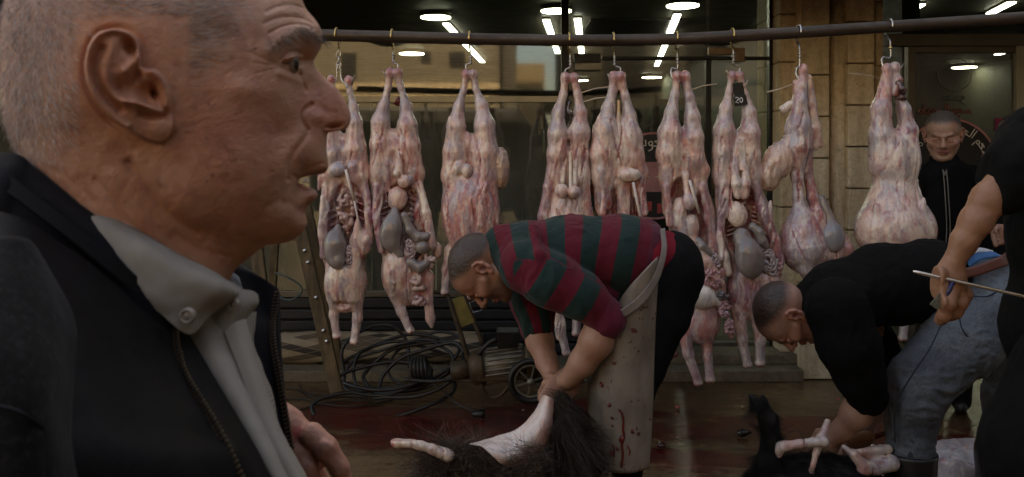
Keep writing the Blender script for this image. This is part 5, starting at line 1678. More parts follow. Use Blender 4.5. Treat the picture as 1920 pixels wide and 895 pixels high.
# ---- clothes
def m_cloth(name, col, weave=900, rough=.85, var=.2, fuzz=.0, bump=.25, speck=None, fscale=6):
    t = NT(name)
    n = t.noise(fscale, None, 5, .6)
    dark = tuple(c * (1 - var) for c in col); lite = tuple(min(1, c * (1 + var)) for c in col)
    c = t.ramp(n, [(.3, dark), (.7, lite)])
    wv1 = t.n('ShaderNodeTexWave', wave_type='BANDS', bands_direction='DIAGONAL'); wv1.inputs['Scale'].default_value = weave
    t.l(t.co.outputs['Object'], wv1.inputs['Vector'])
    nz = t.noise(weave * .9, None, 2)
    c = t.mix(.35, c, t.ramp(nz, [(.3, (.55, .55, .55)), (.7, (1.1, 1.1, 1.1))]), 'MULTIPLY')
    if speck:
        s = t.noise(speck[1], None, 4, .75)
        c = t.mix(t.ramp(s, [(.50, 0), (.66, .8)]), c, speck[0])
    t.set(Base_Color=c, Roughness=rough)
    t.b.inputs['Sheen Weight'].default_value = fuzz
    t.b.inputs['Specular IOR Level'].default_value = .12
    b = t.bump(nz, bump, .0012)
    t.bump(n, .25, .01, b)
    return t.m
M_JKT = m_cloth('navy_nylon', (.0042, .0042, .0050), 700, .62, fuzz=.0)
M_JCOL = m_cloth('navy_knit_collar', (.0055, .006, .0085), 500, .9, fuzz=.04)
M_WOOL = m_cloth('speckled_wool', (.006, .006, .0065), 300, .95, speck=((.019, .019, .020), 300), fuzz=.06)
def m_shirt():
    t = NT('fine_striped_shirt')
    w_ = t.n('ShaderNodeTexWave', wave_type='BANDS', bands_direction='X'); w_.inputs['Scale'].default_value = 360; w_.inputs['Distortion'].default_value = .4
    t.l(t.map((1, .3, .65)), w_.inputs['Vector'])
    c = t.ramp(w_.outputs['Fac'], [(.2, (.225, .20, .17)), (.8, (.33, .30, .255))])
    c = t.mix(.4, c, t.ramp(t.noise(22, None, 5), [(.3, (.7, .7, .72)), (.7, (1.08, 1.06, 1.04))]), 'MULTIPLY')
    t.set(Base_Color=c, Roughness=.85)
    b = t.bump(t.noise(900, None, 2), .2, .0006)
    t.bump(t.noise(18, t.map((1, 1, .5)), 4), .35, .01, b)
    return t.m
M_SHIRT = m_shirt()
jk = dict(parent=old)
rowA = [(-330, 430, .56), (-160, 400, .44), (0, 405, .405), (110, 455, .41), (220, 545, .425), (322, 628, .445)]
rowB = [(-380, 560, .56), (-170, 560, .37), (-20, 560, .35), (110, 600, .365), (230, 655, .395), (343, 695, .43)]
rowC = [(-420, 760, .56), (-180, 760, .335), (0, 760, .32), (150, 770, .338), (290, 790, .365), (408, 805, .405)]
rowD = [(-420, 960, .56), (-180, 960, .33), (0, 960, .31), (180, 960, .325), (350, 950, .352), (478, 925, .395)]
rowE = [(-420, 1500, .56), (-180, 1500, .33), (0, 1500, .31), (180, 1500, .325), (370, 1500, .352), (600, 1500, .395)]
loft('jacket_front', [rowA, rowB, rowC, rowD, rowE], M_JKT, old, 14, 20, .003, .0035, 22, 3)
slv = [[(-260, 470, .44), (-120, 440, .37), (0, 446, .352), (52, 452, .362), (84, 490, .385)],
       [(-260, 600, .40), (-120, 590, .325), (10, 590, .320), (90, 600, .335), (142, 640, .362)],
       [(-260, 760, .39), (-120, 755, .305), (10, 750, .298), (80, 760, .306), (128, 800, .328)],
       [(-260, 1000, .38), (-120, 990, .298), (10, 990, .290), (90, 990, .296), (150, 1000, .315)]]
loft('jacket_sleeve', slv, M_WOOL, old, 12, 16, .003, .002, 26, 8)
loft('shoulder_seam', [[(-40, 752, .2935), (30, 768, .292), (80, 800, .301), (122, 852, .314)], [(-40, 757, .2935), (29, 773, .292), (78, 805, .301), (119, 857, .314)]], M_JCOL, old, 8, 2, .0015)
# standing collar, near side: inner band and outer band
loft('jacket_collar', [[(-160, 300, .52), (8, 294, .462), (60, 318, .455), (150, 392, .450), (235, 458, .452), (300, 520, .458), (333, 590, .464)],
                       [(-175, 335, .50), (-14, 330, .437), (46, 366, .432), (130, 430, .428), (215, 500, .432), (285, 562, .440), (326, 618, .450)],
                       [(-185, 400, .49), (-30, 400, .430), (30, 408, .426), (110, 462, .424), (200, 540, .428), (275, 600, .436), (322, 648, .447)]], M_JCOL, old, 12, 10, .006, .0012, 40, 5)
loft('collar_band', [[(-10, 315, .436), (40, 345, .431), (130, 415, .427), (215, 484, .431), (290, 552, .440)], [(-14, 345, .430), (38, 380, .425), (122, 446, .421), (206, 516, .426), (282, 580, .437)]], M_JKT, old, 12, 8, .004, .0008, 50, 6)
# zip of the near side
def zipper(path, n, name, r=.0013, L=.0046):
    P = smooth_path([W(p[0], p[1], p[2] - .006) for p in path], 12)
    seg = [0]
    for a, b in zip(P[:-1], P[1:]): seg.append(seg[-1] + (b - a).length)
    m = MB()
    for k in range(n):
        s = seg[-1] * (k + .5) / n
        j = max(i for i in range(len(seg)) if seg[i] <= s); j = min(j, len(P) - 2)
        f = (s - seg[j]) / max(1e-9, seg[j + 1] - seg[j]); p = P[j].lerp(P[j + 1], f); d = (P[j + 1] - P[j]).normalized()
        side = d.cross(Vector((0, 1, 0))).normalized()
        m.bar(p - side * L * .5, p + side * L * .5, r * 1.6, r)
    o = m.build(name, m_plain('dull_brass', (.12, .085, .05), .4, .6, bump=0), old)
    o['kind'] = 'stuff'
    m = MB(); m.tube(P, r * .8, 6); m.build('zip_tape', M_JKT, old, smooth=True)
zipper([(331, 596, .458), (331, 640, .443), (344, 695, .428), (372, 745, .415), (408, 805, .402), (440, 870, .396), (470, 940, .392)], 46, 'zip_teeth', .0010, .0040)
loft('jacket_facing', [[(336, 600, .462), (342, 612, .465), (348, 622, .468)], [(348, 700, .434), (375, 700, .442), (398, 706, .452)], [(408, 805, .410), (432, 800, .425), (458, 806, .440)], [(452, 900, .400), (480, 900, .415), (512, 905, .435)], [(520, 1100, .40), (560, 1100, .415), (610, 1100, .43)]], M_JKT, old, 8, 14, .002, .001, 40)
# shirt
loft('shirt_front', [[(325, 575, .480), (370, 585, .478), (430, 590, .488), (475, 585, .505)], [(350, 640, .472), (395, 645, .468), (440, 640, .478), (470, 640, .500)], [(385, 705, .462), (425, 705, .458), (465, 700, .470), (492, 700, .492)],
                     [(440, 800, .450), (475, 800, .448), (505, 795, .462), (525, 795, .485)], [(495, 900, .440), (525, 900, .440), (555, 900, .455), (580, 900, .480)], [(600, 1150, .43), (640, 1150, .43), (690, 1150, .445), (720, 1150, .48)]], M_SHIRT, old, 12, 14, .001, .0042, 28, 7)
loft('shirt_placket', [[(420, 622, .476), (440, 606, .480), (458, 600, .486)], [(452, 700, .466), (468, 692, .468), (482, 690, .474)], [(487, 800, .455), (502, 790, .457), (517, 790, .463)], [(528, 880, .449), (545, 876, .450), (560, 880, .458)], [(590, 1000, .445), (606, 1000, .447), (620, 1000, .455)]], M_SHIRT, old, 8, 14, .003, .0008, 60, 9)
loft('shirt_collar', [[(20, 318, .478), (98, 360, .470), (205, 408, .462), (310, 462, .462), (395, 510, .470), (452, 541, .484)],
                      [(14, 336, .455), (105, 376, .452), (212, 432, .443), (315, 488, .443), (400, 532, .454), (448, 553, .472)],
                      [(14, 380, .452), (112, 420, .445), (205, 480, .436), (290, 545, .437), (362, 590, .448), (418, 574, .468)],
                      [(20, 420, .450), (120, 450, .444), (205, 515, .436), (285, 575, .437), (354, 628, .447), (398, 590, .464)]], M_SHIRT, old, 14, 10, .0010, .0034, 44, 11)
loft('shirt_collar', [[(398, 562, .490), (430, 545, .490), (466, 545, .497), (482, 553, .503)], [(392, 590, .480), (430, 575, .480), (462, 570, .490), (484, 568, .500)], [(410, 632, .478), (430, 614, .480), (452, 603, .490), (474, 582, .500)]], M_SHIRT, old, 10, 8, .0013, .0012, 70, 12)
loft('neckband', [[(330, 520, .52), (400, 530, .50), (440, 530, .515)], [(330, 600, .50), (400, 600, .49), (450, 590, .505)]], M_SHIRT, old, 8, 8, .002)
loft('neckband', [[(418, 506, .56), (436, 512, .57), (446, 520, .575)], [(420, 560, .56), (444, 560, .57), (460, 560, .575)]], m_plain('pale_blue_cloth', (.16, .20, .25), .8), old, 4, 4, .002)
for (x, y, d, r) in ((352, 592, .4385, 15), (438, 571, .4755, 11)):
    p = W(x, y, d); R_ = r * d / FP
    m = MB(); m.tube([p + Vector((0, .0015, 0)), p + Vector((0, -.0003, 0)), p + Vector((0, -.0012, 0))], [R_, R_, R_ * .85], 28)
    b_o = m.build('button', m_plain('button_grey', (.30, .26, .22), .3), old, smooth=True)
    m = MB(); m.tube([p + Vector((R_ * .78 * math.cos(a), -.0016, R_ * .78 * math.sin(a))) for a in np.linspace(0, 2 * math.pi, 25)[:-1]], R_ * .16, 6, closed=True); m.tube([p + Vector((0, -.0008, 0)), p + Vector((0, -.0022, 0))], [R_ * .3, R_ * .2], 12)
    m.build('button_rim', bpy.data.materials['button_grey'], b_o, smooth=True)
# far side of the jacket
loft('jacket_front', [[(436, 502, .60), (470, 512, .605), (500, 527, .605), (521, 541, .60)], [(448, 560, .585), (475, 575, .59), (498, 585, .592), (512, 592, .588)], [(456, 620, .57), (480, 625, .572), (500, 628, .575), (511, 632, .573)],
                      [(478, 700, .55), (498, 700, .555), (512, 700, .557), (522, 700, .555)], [(505, 790, .535), (520, 790, .54), (530, 790, .543), (538, 790, .541)], [(535, 895, .525), (545, 895, .53), (552, 895, .532), (557, 895, .53)], [(640, 1150, .52), (650, 1150, .52), (656, 1150, .52), (660, 1150, .52)]], M_JCOL, old, 8, 12, .004, .001, 40, 13)
zipper([(521, 545, .598), (513, 592, .586), (511, 632, .571), (522, 700, .553), (538, 790, .539), (557, 895, .528), (575, 960, .525)], 60, 'zip_teeth', .0011, .0042)
loft('jacket_stitching', [[(455, 575, .583), (480, 590, .586), (502, 600, .586)], [(455, 577, .583), (480, 592, .586), (502, 602, .586)]], m_plain('tan_thread', (.12, .09, .05), .8), old, 6, 2, .0008)
# hidden far body of the jacket, so that it has a back
loft('jacket_back', [[(-330, 430, .56), (-200, 380, .66), (-40, 360, .72), (150, 400, .76), (400, 470, .74), (520, 545, .61)], [(-420, 760, .56), (-250, 720, .72), (-60, 700, .80), (180, 700, .84), (420, 720, .78), (538, 790, .55)], [(-420, 1500, .56), (-250, 1400, .75), (-60, 1400, .85), (180, 1400, .88), (470, 1400, .80), (640, 1400, .52)]], M_JKT, old, 10, 10, .003)
# ================================================================== THE OTHER PEOPLE
SKIN = (.40, .21, .14); SKIN_D = (.30, .15, .10); LIPC = (.30, .11, .09); HAIRC = (.035, .026, .022)

def head_mesh(o, U, F, R, S, D, skin=SKIN, hair=HAIRC, h=1.1, grey=False, fade=.5, neck=((-.03, -.07, 0), (-.045, -.15, 0)), beard=0.0, top=.75, ear_col=(.46, .21, .15), nose=1.0, sex_=0, stern=0, lashes=True):
    """o: midpoint between the ears (volume coords); U,F,R: unit axes up, forward, person's right; S: px per metre. returns world verts"""
    o = np.array(o, float); U, F, R = (np.array(q, float) / np.linalg.norm(q) for q in (U, F, R))
    def P(x, y, z):
        return tuple(o + S * (x * F + y * U + z * R))
    rows = (tuple(F), tuple(U), tuple(R))
    c = P(.01, -.01, 0); m = .175 * S
    v = Vol((c[0] - m, c[0] + m), (c[1] - m, c[1] + m), (c[2] - m * .75, c[2] + m * .75), h, skin); v.persp = False
    def ell(p, r, k=.01, col=skin, mode='add', tilt=0, yaw=0):
        ax = rows
        if tilt:   # turn in the F-U plane
            t = math.radians(tilt); ax = (tuple(math.cos(t) * F + math.sin(t) * U), tuple(-math.sin(t) * F + math.cos(t) * U), tuple(R))
        v.ell(P(*p), tuple(q * S for q in r), k * S, col, mode, rot=ax)
    def cone(a, b, ra, rb, k=.01, col=skin, mode='add'):
        v.cone(P(*a), P(*b), ra * S, rb * S, k * S, col, mode)
    ell((-.012, .040, 0), (.094, .082, .077), .01)
    ell((-.045, .015, 0), (.060, .060, .066), .02)
    ell((.046, .042, 0), (.054, .058, .062), .02)
    ell((.045, -.032, 0), (.050, .066, .056), .02)
    for z in (-1, 1):
        cone((-.002, -.045, z * .052), (.060, -.088, z * .022), .020, .019, .025)
        cone((.068, -.018, z * .046), (.030, -.010, z * .060), .018, .014, .02)
    ell((.078, -.090, 0), (.020, .018, .024), .018)
    cone((.088, .026, -.034), (.098, .020, 0), .009, .008, .012); cone((.088, .026, .034), (.098, .020, 0), .009, .008, .012)
    for z in (-1, 1):
        ell((.101, .002, z * .032), (.012, .010, .015), .010, None, 'sub')
        ell((.080, .002, z * .031), (.0128, .0128, .0128), .002, skin)
        cone((.0925, .007, z * .022), (.088, .005, z * .043), .0036, .003, .003); cone((.0925, -.006, z * .023), (.088, -.006, z * .042), .003, .0025, .004)
        if lashes: cone((.094, .0005, z * .024), (.090, -.0005, z * .042), .0014, .0014, .001, (.03, .02, .016), 'paint')
        cone((.098, .020, z * .012), (.093, .026, z * .048), .0045, .0035, .008, hair if not grey else (.12, .10, .09), 'paint')
    cone((.098, .012, 0), (.098 + .022 * nose, -.024, 0), .0075, .012, .010)
    for z in (-1, 1):
        ell((.104, -.030, z * .013), (.011, .008, .008), .006)
        ell((.112, -.038, z * .007), (.005, .003, .004), .002, (.05, .02, .015), 'sub')
    ell((.096, -.055, 0), (.010, .0055, .024), .008, LIPC); ell((.093, -.066, 0), (.010, .006, .020), .007, LIPC)
    cone((.104, -.0605, -.022), (.104, -.0605, .022), .0018, .0018, .003, (.10, .03, .03), 'sub')
    ell((.096, -.076, 0), (.008, .005, .018), .008, None, 'sub')
    # ears
    for z in (-1, 1):
        q = [(-.004 + .002, .030, z * .074), (-.012, .036, z * .083), (-.024, .028, z * .088), (-.028, .010, z * .088), (-.020, -.010, z * .084), (-.008, -.026, z * .077)]
        ell((-.012, .006, z * .076), (.018, .032, .0075), .006, ear_col, tilt=-8)
        for a, b in zip(q[:-1], q[1:]): cone(a, b, .0048, .0044, .004, ear_col)
        ell((-.006, -.024, z * .077), (.008, .009, .006), .005, ear_col)
        ell((-.010, .004, z * .086), (.0095, .014, .0085), .004, (.17, .06, .045), 'sub', tilt=-8)
        ell((-.014, .021, z * .087), (.008, .007, .005), .003, (.24, .10, .07), 'sub')
        ell((.003, .001, z * .079), (.004, .008, .005), .004, ear_col)
    cone(neck[0], neck[1], .056, .060, .03)
    V, Fc, C = v.mesh()
    V = relax(V, Fc, 1, .35)
    N = vnormals(V, Fc)
    L = (V - o) / S
    x, y, z = L @ F, L @ U, L @ R
    V = V + N * (fbm(L, 90, 3, 3) * .0007 * S)[:, None]
    # wrinkles on the brow
    mott = fbm(L, 28, 4, 7)
    C = C * (1 + .22 * mott[:, None])
    red = np.exp(-(((x - .09) / .05) ** 2 + ((y + .02) / .045) ** 2))
    C = C * (1 - .35 * red[:, None]) + np.array([.44, .17, .125]) * .35 * red[:, None]
    # hair cap
    line = .050 + .022 * (x < .03) * 0
    hz = y - (.068 - .9 * np.clip(.055 - x, 0, .10) * top - .25 * np.clip(-.045 - x, 0, .1))
    hz = hz + .004 * fbm(L, 120, 2, 5)
    if fade is not None:
        hm = sstep(0.0, fade * .06 + .006, hz) * (np.abs(z) < .12)
        earz = np.exp(-(((x + .012) / .026) ** 2 + ((y - .006) / .036) ** 2) ** 2)
        hm = hm * (1 - np.clip(earz * 1.1, 0, 1) * (np.abs(z) > .066))
        C = C * (1 - hm[:, None] * .93) + np.array(hair) * hm[:, None] * .93
        V = V + N * (hm * .0035 * S * (.8 + .35 * fbm(L, 200, 2, 6)))[:, None]
    if beard:
        bm = beard * sstep(-.030, -.060, y + .35 * np.clip(.03 - x, -.05, .1)) * sstep(-.02, .02, x) * sstep(-.115, -.10, y)
        bm = bm * (1 - np.exp(-((y + .06) / .010) ** 2 - (z / .02) ** 2) * .8)
        C = C * (1 - bm[:, None] * .8) + np.array(hair) * bm[:, None] * .8
    return px2w(V, D), Fc, C

def hand_fist(v, c, ax, S, skin=SKIN, side=1, k=.006, spread=.021, curl=1.0):
    """closed hand; ax = (along forearm, across knuckles, palm normal) in volume coords"""
    A, B, Nn = (np.array(q, float) / np.linalg.norm(q) for q in ax)
    c = np.array(c, float)
    def P(a, b, n): return tuple(c + S * (a * A + b * B + n * Nn))
    v.ell(P(.035, 0, 0), (.050 * S, .044 * S, .020 * S), .012 * S, skin, rot=(tuple(A), tuple(B), tuple(Nn)))
    for i in range(4):
        b = (i - 1.5) * spread
        L = (.86, 1.0, .95, .78)[i]
        r = .0102 - .0006 * abs(i - 1.2)
        pts = [P(.050, b, .002), P(.078 + .006 * L, b * 1.02, .004), P(.098 * (.9 + .1 * L), b, .026 * curl), P(.080, b * .95, .048 * curl), P(.060, b * .9, .042 * curl)]
        rs = [r * 1.12, r * 1.1, r, r * .95, r * .85]
        for (p, q, a, e) in zip(pts[:-1], pts[1:], rs[:-1], rs[1:]): v.cone(p, q, a * S, e * S, k * S * .3, skin)
        v.ell(pts[1], (r * 1.15 * S,) * 3, .004 * S, tuple(min(1, q * 1.12) for q in skin))
    t = [P(.010, side * .030, .008), P(.040, side * .050, .022), P(.068, side * .040, .038), P(.086, side * .022, .046)]
    for (p, q, a, e) in zip(t[:-1], t[1:], (.015, .012, .0105), (.012, .0105, .0085)): v.cone(p, q, a * S, e * S, k * S, skin)

def finish(vol, D, mat, name, par, amp=1.0, fold=(1 / 30., 1 / 30., 1 / 30.), seed=0, fine=.4, cols=True, relaxn=1, attrs=None, stretch=None):
    V, F, C = vol.mesh()
    V = relax(V, F, relaxn)
    N = vnormals(V, F)
    d = 0
    if amp:
        Q = V + np.stack([vnoise(V + seed, 1 / 40., 5), vnoise(V + seed, 1 / 40., 6), vnoise(V, 1 / 40., 7)], 1) * 14
        d = ridged(Q + seed * 9.1, fold, 3, seed) * amp + fbm(V, 1 / 14., 3, seed + 2) * fine
        V2 = V + N * d[:, None]
    else:
        V2 = V
    at = {k: f(V) for k, f in (attrs or {}).items()}
    if mat is None:
        return px2w(V2, D), F, C
    return mk(name, px2w(V2, D), F, mat, par, C if cols else None, attrs=at)

def m_fabric(name, col, rough=.9, weave=420, var=.18, fuzz=.0, bump=.3):
    return m_cloth(name, col, weave, rough, var, fuzz, bump, fscale=5)

# ---------------------------------------------------------------- man in the striped sweater
DB = 2.65; SB = FP / DB
man = empty('person', (.35, DB, 0), 'man bending over in a red and green striped sweater and long grey apron', 'person')
sv = Vol((900, 1300), (385, 650), (-150, 160), 2.4)
sv.ell((990, 478, 0), (66, 62, 92), 16); sv.ell((1075, 476, 0), (92, 73, 98), 20); sv.ell((1160, 478, 0), (86, 75, 96), 20); sv.ell((1205, 478, 0), (50, 66, 84), 16)
sv.cone((945, 462, 0), (975, 474, 0), 40, 54, 14)
sv.ell((1120, 545, 0), (56, 40, 76), 16)
sv.limb([(985, 500, 88, 46), (1035, 528, 108, 45), (1090, 556, 112, 39), (1130, 586, 108, 31)], 14)
sv.limb([(985, 505, -88, 46), (1000, 560, -88, 44), (1006, 610, -72, 34)], 14)
sv.cone((1122, 586, 108), (1138, 600, 108), 32, 33, 4)
sv.limb([(1000, 430, 70, 8), (1010, 480, 128, 6), (1000, 540, 138, 6)], 14)
def stripe(V):
    # torso stripes run across the back; sleeve stripes across the arm
    u, vv, w_ = V[:, 0], V[:, 1], V[:, 2]
    t = (u - 905) + (vv - 400) * np.interp(u, [920, 1000, 1100, 1230], [-.55, -.35, .12, .22]) + 12 * np.sin((vv - 400) / 60.)
    arm = seg_d(u, vv, [(1000, 515), (1060, 545), (1128, 588)]) / 55.
    onarm = (w_ > 66) & (vv > 468) & (arm < 1.02) & (u > 962)
    d = np.array([.80, .60]); ta = (u - 962) * .86 + (vv - 500) * .52
    return np.where(onarm, ta * 1.0 + 1000, t)
def m_stripes():
    t = NT('striped_knit')
    s = t.attr('stripe', 'Fac')
    isarm = t.math('GREATER_THAN', s, 900)
    s2 = t.math('ADD', t.math('SUBTRACT', s, t.math('MULTIPLY', isarm, 1000)), t.math('MULTIPLY', isarm, 8))
    per = t.math('ADD', 71.0, t.math('MULTIPLY', isarm, -2.0))
    ph = t.math('FRACT', t.math('DIVIDE', t.math('ADD', s2, 96), per))
    m_ = t.ramp(ph, [(.0, 0), (.50, 0), (.512, 1), (.985, 1), (1.0, 0)])
    red, grn = (.115, .0085, .018), (.0105, .029, .025)
    c = t.mix(m_, grn, red)
    cuff = t.math('GREATER_THAN', t.math('MULTIPLY', isarm, t.math('SUBTRACT', s, 1000)), 162)
    c = t.mix(cuff, c, (.115, .012, .028))
    hem = t.math('MULTIPLY', t.math('GREATER_THAN', s, 318), t.math('SUBTRACT', 1, isarm))
    c = t.mix(hem, c, (.10, .016, .03))
    n = t.noise(260, None, 3)
    c = t.mix(.5, c, t.ramp(n, [(.3, (.6, .6, .6)), (.7, (1.25, 1.25, 1.25))]), 'MULTIPLY')
    c = t.mix(.35, c, t.ramp(t.noise(9, None, 5), [(.3, (.7, .7, .7)), (.7, (1.15, 1.15, 1.15))]), 'MULTIPLY')
    t.set(Base_Color=c, Roughness=.92)
    t.b.inputs['Specular IOR Level'].default_value = .2; t.b.inputs['Sheen Weight'].default_value = .08
    b = t.bump(n, .5, .002); t.bump(t.noise(16, None, 4), .3, .012, b)
    return t.m
finish(sv, DB, m_stripes(), 'sweater', man, 2.8, (1 / 26., 1 / 60., 1 / 30.), 4, .8, False, attrs={'stripe': stripe})
# trousers
tv = Vol((1100, 1330), (420, 1062), (-130, 130), 2.8)
tv.ell((1266, 502, 0), (48, 66, 90), 14); tv.ell((1262, 474, 0), (24, 36, 84), 10)
for s_ in (-1, 1):
    tv.limb([(1262, 515, 40 * s_, 54), (1240, 590, 46 * s_, 50), (1205, 690, 50 * s_, 38), (1190, 730, 50 * s_, 34), (1182, 820, 50 * s_, 30), (1170, 960, 50 * s_, 24), (1166, 1030, 50 * s_, 22)], 10)
finish(tv, DB, m_fabric('black_trousers', (.0055, .0055, .006)), 'trousers', man, 2.0, (1 / 22., 1 / 40., 1 / 22.), 6, .5, False)
tv = Vol((1190, 1310), (420, 540), (-110, 110), 3); tv.cone((1222, 477, 0), (1246, 478, 0), 50, 45, 6, flat=(1, 1, 1.8))
finish(tv, DB, m_fabric('crimson_tee', (.19, .012, .022)), 'undershirt', man, .5, seed=3, cols=False)
# shoes
for s_ in (-1, 1):
    bv = Vol((1080, 1200), (985, 1068), (s_ * 50 - 34, s_ * 50 + 34), 2.6)
    bv.cone((1166, 1010, s_ * 50), (1166, 1035, s_ * 50), 24, 24, 5); bv.cone((1165, 1038, s_ * 50), (1108, 1046, s_ * 52), 20, 15, 8); 
    finish(bv, DB, m_plain('black_rubber', (.010, .010, .010), .4), 'shoe', man, 0, cols=False)
# skin: head, arms, hands, hidden trunk: one body
hd = head_mesh((908, 503, 0), (-.975, -.22, 0), (-.22, .975, 0), (0, 0, 1), SB, DB, skin=(.34, .165, .105), h=1.15, beard=.75, fade=.55, top=.85)
av = Vol((940, 1250), (420, 780), (-125, 140), 2.0, SKIN)
sk = (.38, .20, .135)
av.ell((1050, 480, 0), (100, 50, 60), 20, sk); av.ell((1200, 490, 0), (60, 50, 60), 20, sk); av.cone((940, 485, 0), (1000, 480, 0), 34, 46, 10, sk)
av.limb([(1000, 500, 70, 30), (1060, 545, 108, 28), (1135, 596, 108, 27), (1118, 640, 104, 29), (1092, 680, 92, 23), (1066, 712, 74, 17)], 10, sk)
av.limb([(1000, 500, -70, 30), (1004, 600, -72, 26), (1012, 640, -62, 26), (1026, 680, -30, 20), (1038, 712, 4, 16)], 10, sk)
hand_fist(av, (1064, 714, 72), ((-.40, .55, -.35), (.75, .45, .3), (-.5, .25, -.8)), SB, sk, -1)
hand_fist(av, (1038, 710, 6), ((.22, .85, .30), (.5, -.25, .8), (-.6, .3, .6)), SB, (.36, .18, .12), 1)
a_m = finish(av, DB, None, '', None, .5, (1 / 12., 1 / 12., 1 / 12.), 2, .5)
V_, F_, C_ = joinVF([hd, a_m])
mk('body', V_, F_, M_SKINB, man, C_)
# apron
def dw(w_): return DB - w_ / SB
def m_apron():
    t = NT('rubber_apron')
    n = t.noise(7, None, 5)
    c = t.ramp(n, [(.3, (.17, .14, .11)), (.7, (.27, .225, .18))])
    c = t.mix(.5, c, t.ramp(t.noise(30, t.map((1, 1, .3)), 5), [(.3, (.6, .55, .5)), (.6, (1, 1, 1))]), 'MULTIPLY')
    sp = t.noise(55, None, 2, .4)
    low = t.attr('sv', 'Fac')
    s = t.math('MULTIPLY', t.ramp(sp, [(.665, 0), (.69, 1)]), .9)
    c = t.mix(s, c, (.085, .010, .008))
    dr = t.noise(1, t.map((60, 60, 5)), 4, .5, .3)
    lowm = t.math('MULTIPLY', t.ramp(low, [(.45, 0), (.75, 1)]), t.ramp(dr, [(.66, 0), (.70, 1)]))
    c = t.mix(t.math('MULTIPLY', lowm, .85), c, (.16, .012, .010))
    t.set(Base_Color=c, Roughness=.48)
    b = t.bump(t.noise(14, t.map((1, 1, .5)), 4), .35, .015); t.bump(t.noise(200, None, 2), .1, .002, b)
    return t.m
M_APR = m_apron()
loft('apron', [[(1190, 560, dw(-70)), (1160, 572, dw(10)), (1162, 566, dw(80)), (1186, 532, dw(112)), (1214, 500, dw(118)), (1234, 480, dw(104))],
               [(1150, 650, dw(-70)), (1118, 650, dw(0)), (1126, 645, dw(70)), (1158, 636, dw(108)), (1196, 630, dw(112)), (1229, 620, dw(96))],
               [(1140, 730, dw(-70)), (1104, 730, dw(0)), (1114, 735, dw(70)), (1146, 742, dw(104)), (1184, 750, dw(108)), (1224, 760, dw(92))],
               [(1150, 880, dw(-70)), (1118, 880, dw(0)), (1126, 882, dw(66)), (1152, 886, dw(98)), (1186, 886, dw(102)), (1217, 879, dw(88))]], M_APR, man, 14, 22, .004, .007, 7, 3)
ap_o = [q for q in man.children if q.name.startswith('apron')][0]
me_ = ap_o.data; co_ = np.empty(len(me_.vertices) * 3, np.float32); me_.vertices.foreach_get('co', co_); co_ = co_.reshape(-1, 3).astype(float)
apx, apy = CX + FP * co_[:, 0] / co_[:, 1], HY - FP * (co_[:, 2] - CZ) / co_[:, 1]
def on_apron(x, y):
    d_ = np.hypot(apx - x, apy - y); near = np.argsort(d_)[:6]; k = near[np.argmin(co_[near, 1])]
    return W(x, y, co_[k, 1] - .004)
M_STREAK = m_plain('blood_streak', (.13, .012, .010), .4, bump=0)
for pts, r_ in (([(1160, 768), (1166, 776), (1169, 790), (1168, 806), (1170, 818), (1166, 836), (1168, 852), (1165, 876)], .0026), ([(1148, 834), (1152, 842), (1151, 856)], .0018), ([(1177, 836), (1181, 846), (1179, 854)], .0016), ([(1144, 846), (1149, 853)], .004), ([(1168, 818), (1164, 828)], .0055), ([(1141, 757), (1143, 762)], .004), ([(1185, 806), (1187, 812)], .003), ([(1126, 718), (1129, 724)], .004)):
    P_ = [on_apron(*q) for q in pts]
    m = MB(); m.tube(smooth_path(P_, 4) if len(P_) > 2 else P_, r_ * 1.35, 6); m.build('blood_streak', M_STREAK, ap_o, smooth=True)
loft('apron_belt', [[(1128, 596, dw(118)), (1165, 580, dw(126)), (1200, 552, dw(124)), (1226, 515, dw(116)), (1240, 470, dw(104)), (1238, 430, dw(84))],
                    [(1140, 606, dw(118)), (1176, 592, dw(126)), (1210, 566, dw(124)), (1236, 524, dw(116)), (1250, 472, dw(104)), (1247, 428, dw(84))]], m_plain('grey_strap', (.15, .12, .10), .5), man, 8, 6, .004)

# ---------------------------------------------------------------- young man in black with jeans
DY = 2.80; SY = FP / DY
yg = empty('person', (1.3, DY, 0), 'young man in black sweater and grey jeans bent over a black goat, brown belt', 'person')
sv = Vol((1480, 1900), (430, 800), (-150, 165), 2.6)
sv.cone((1512, 572, 0), (1545, 556, 0), 36, 46, 12); sv.ell((1585, 555, 0), (72, 66, 92), 16); sv.ell((1670, 532, 0), (92, 76, 96), 20); sv.ell((1745, 510, 0), (62, 60, 88), 20)
sv.limb([(1570, 580, 88, 54), (1592, 650, 100, 50), (1612, 705, 96, 40), (1624, 742, 88, 34)], 14)
sv.limb([(1580, 580, -88, 50), (1630, 640, -92, 46), (1668, 690, -80, 34)], 14)
finish(sv, DY, m_fabric('black_sweatshirt', (.0042, .0038, .0036), fuzz=.0), 'sweatshirt', yg, 3.0, (1 / 28., 1 / 44., 1 / 30.), 8, .8, False)
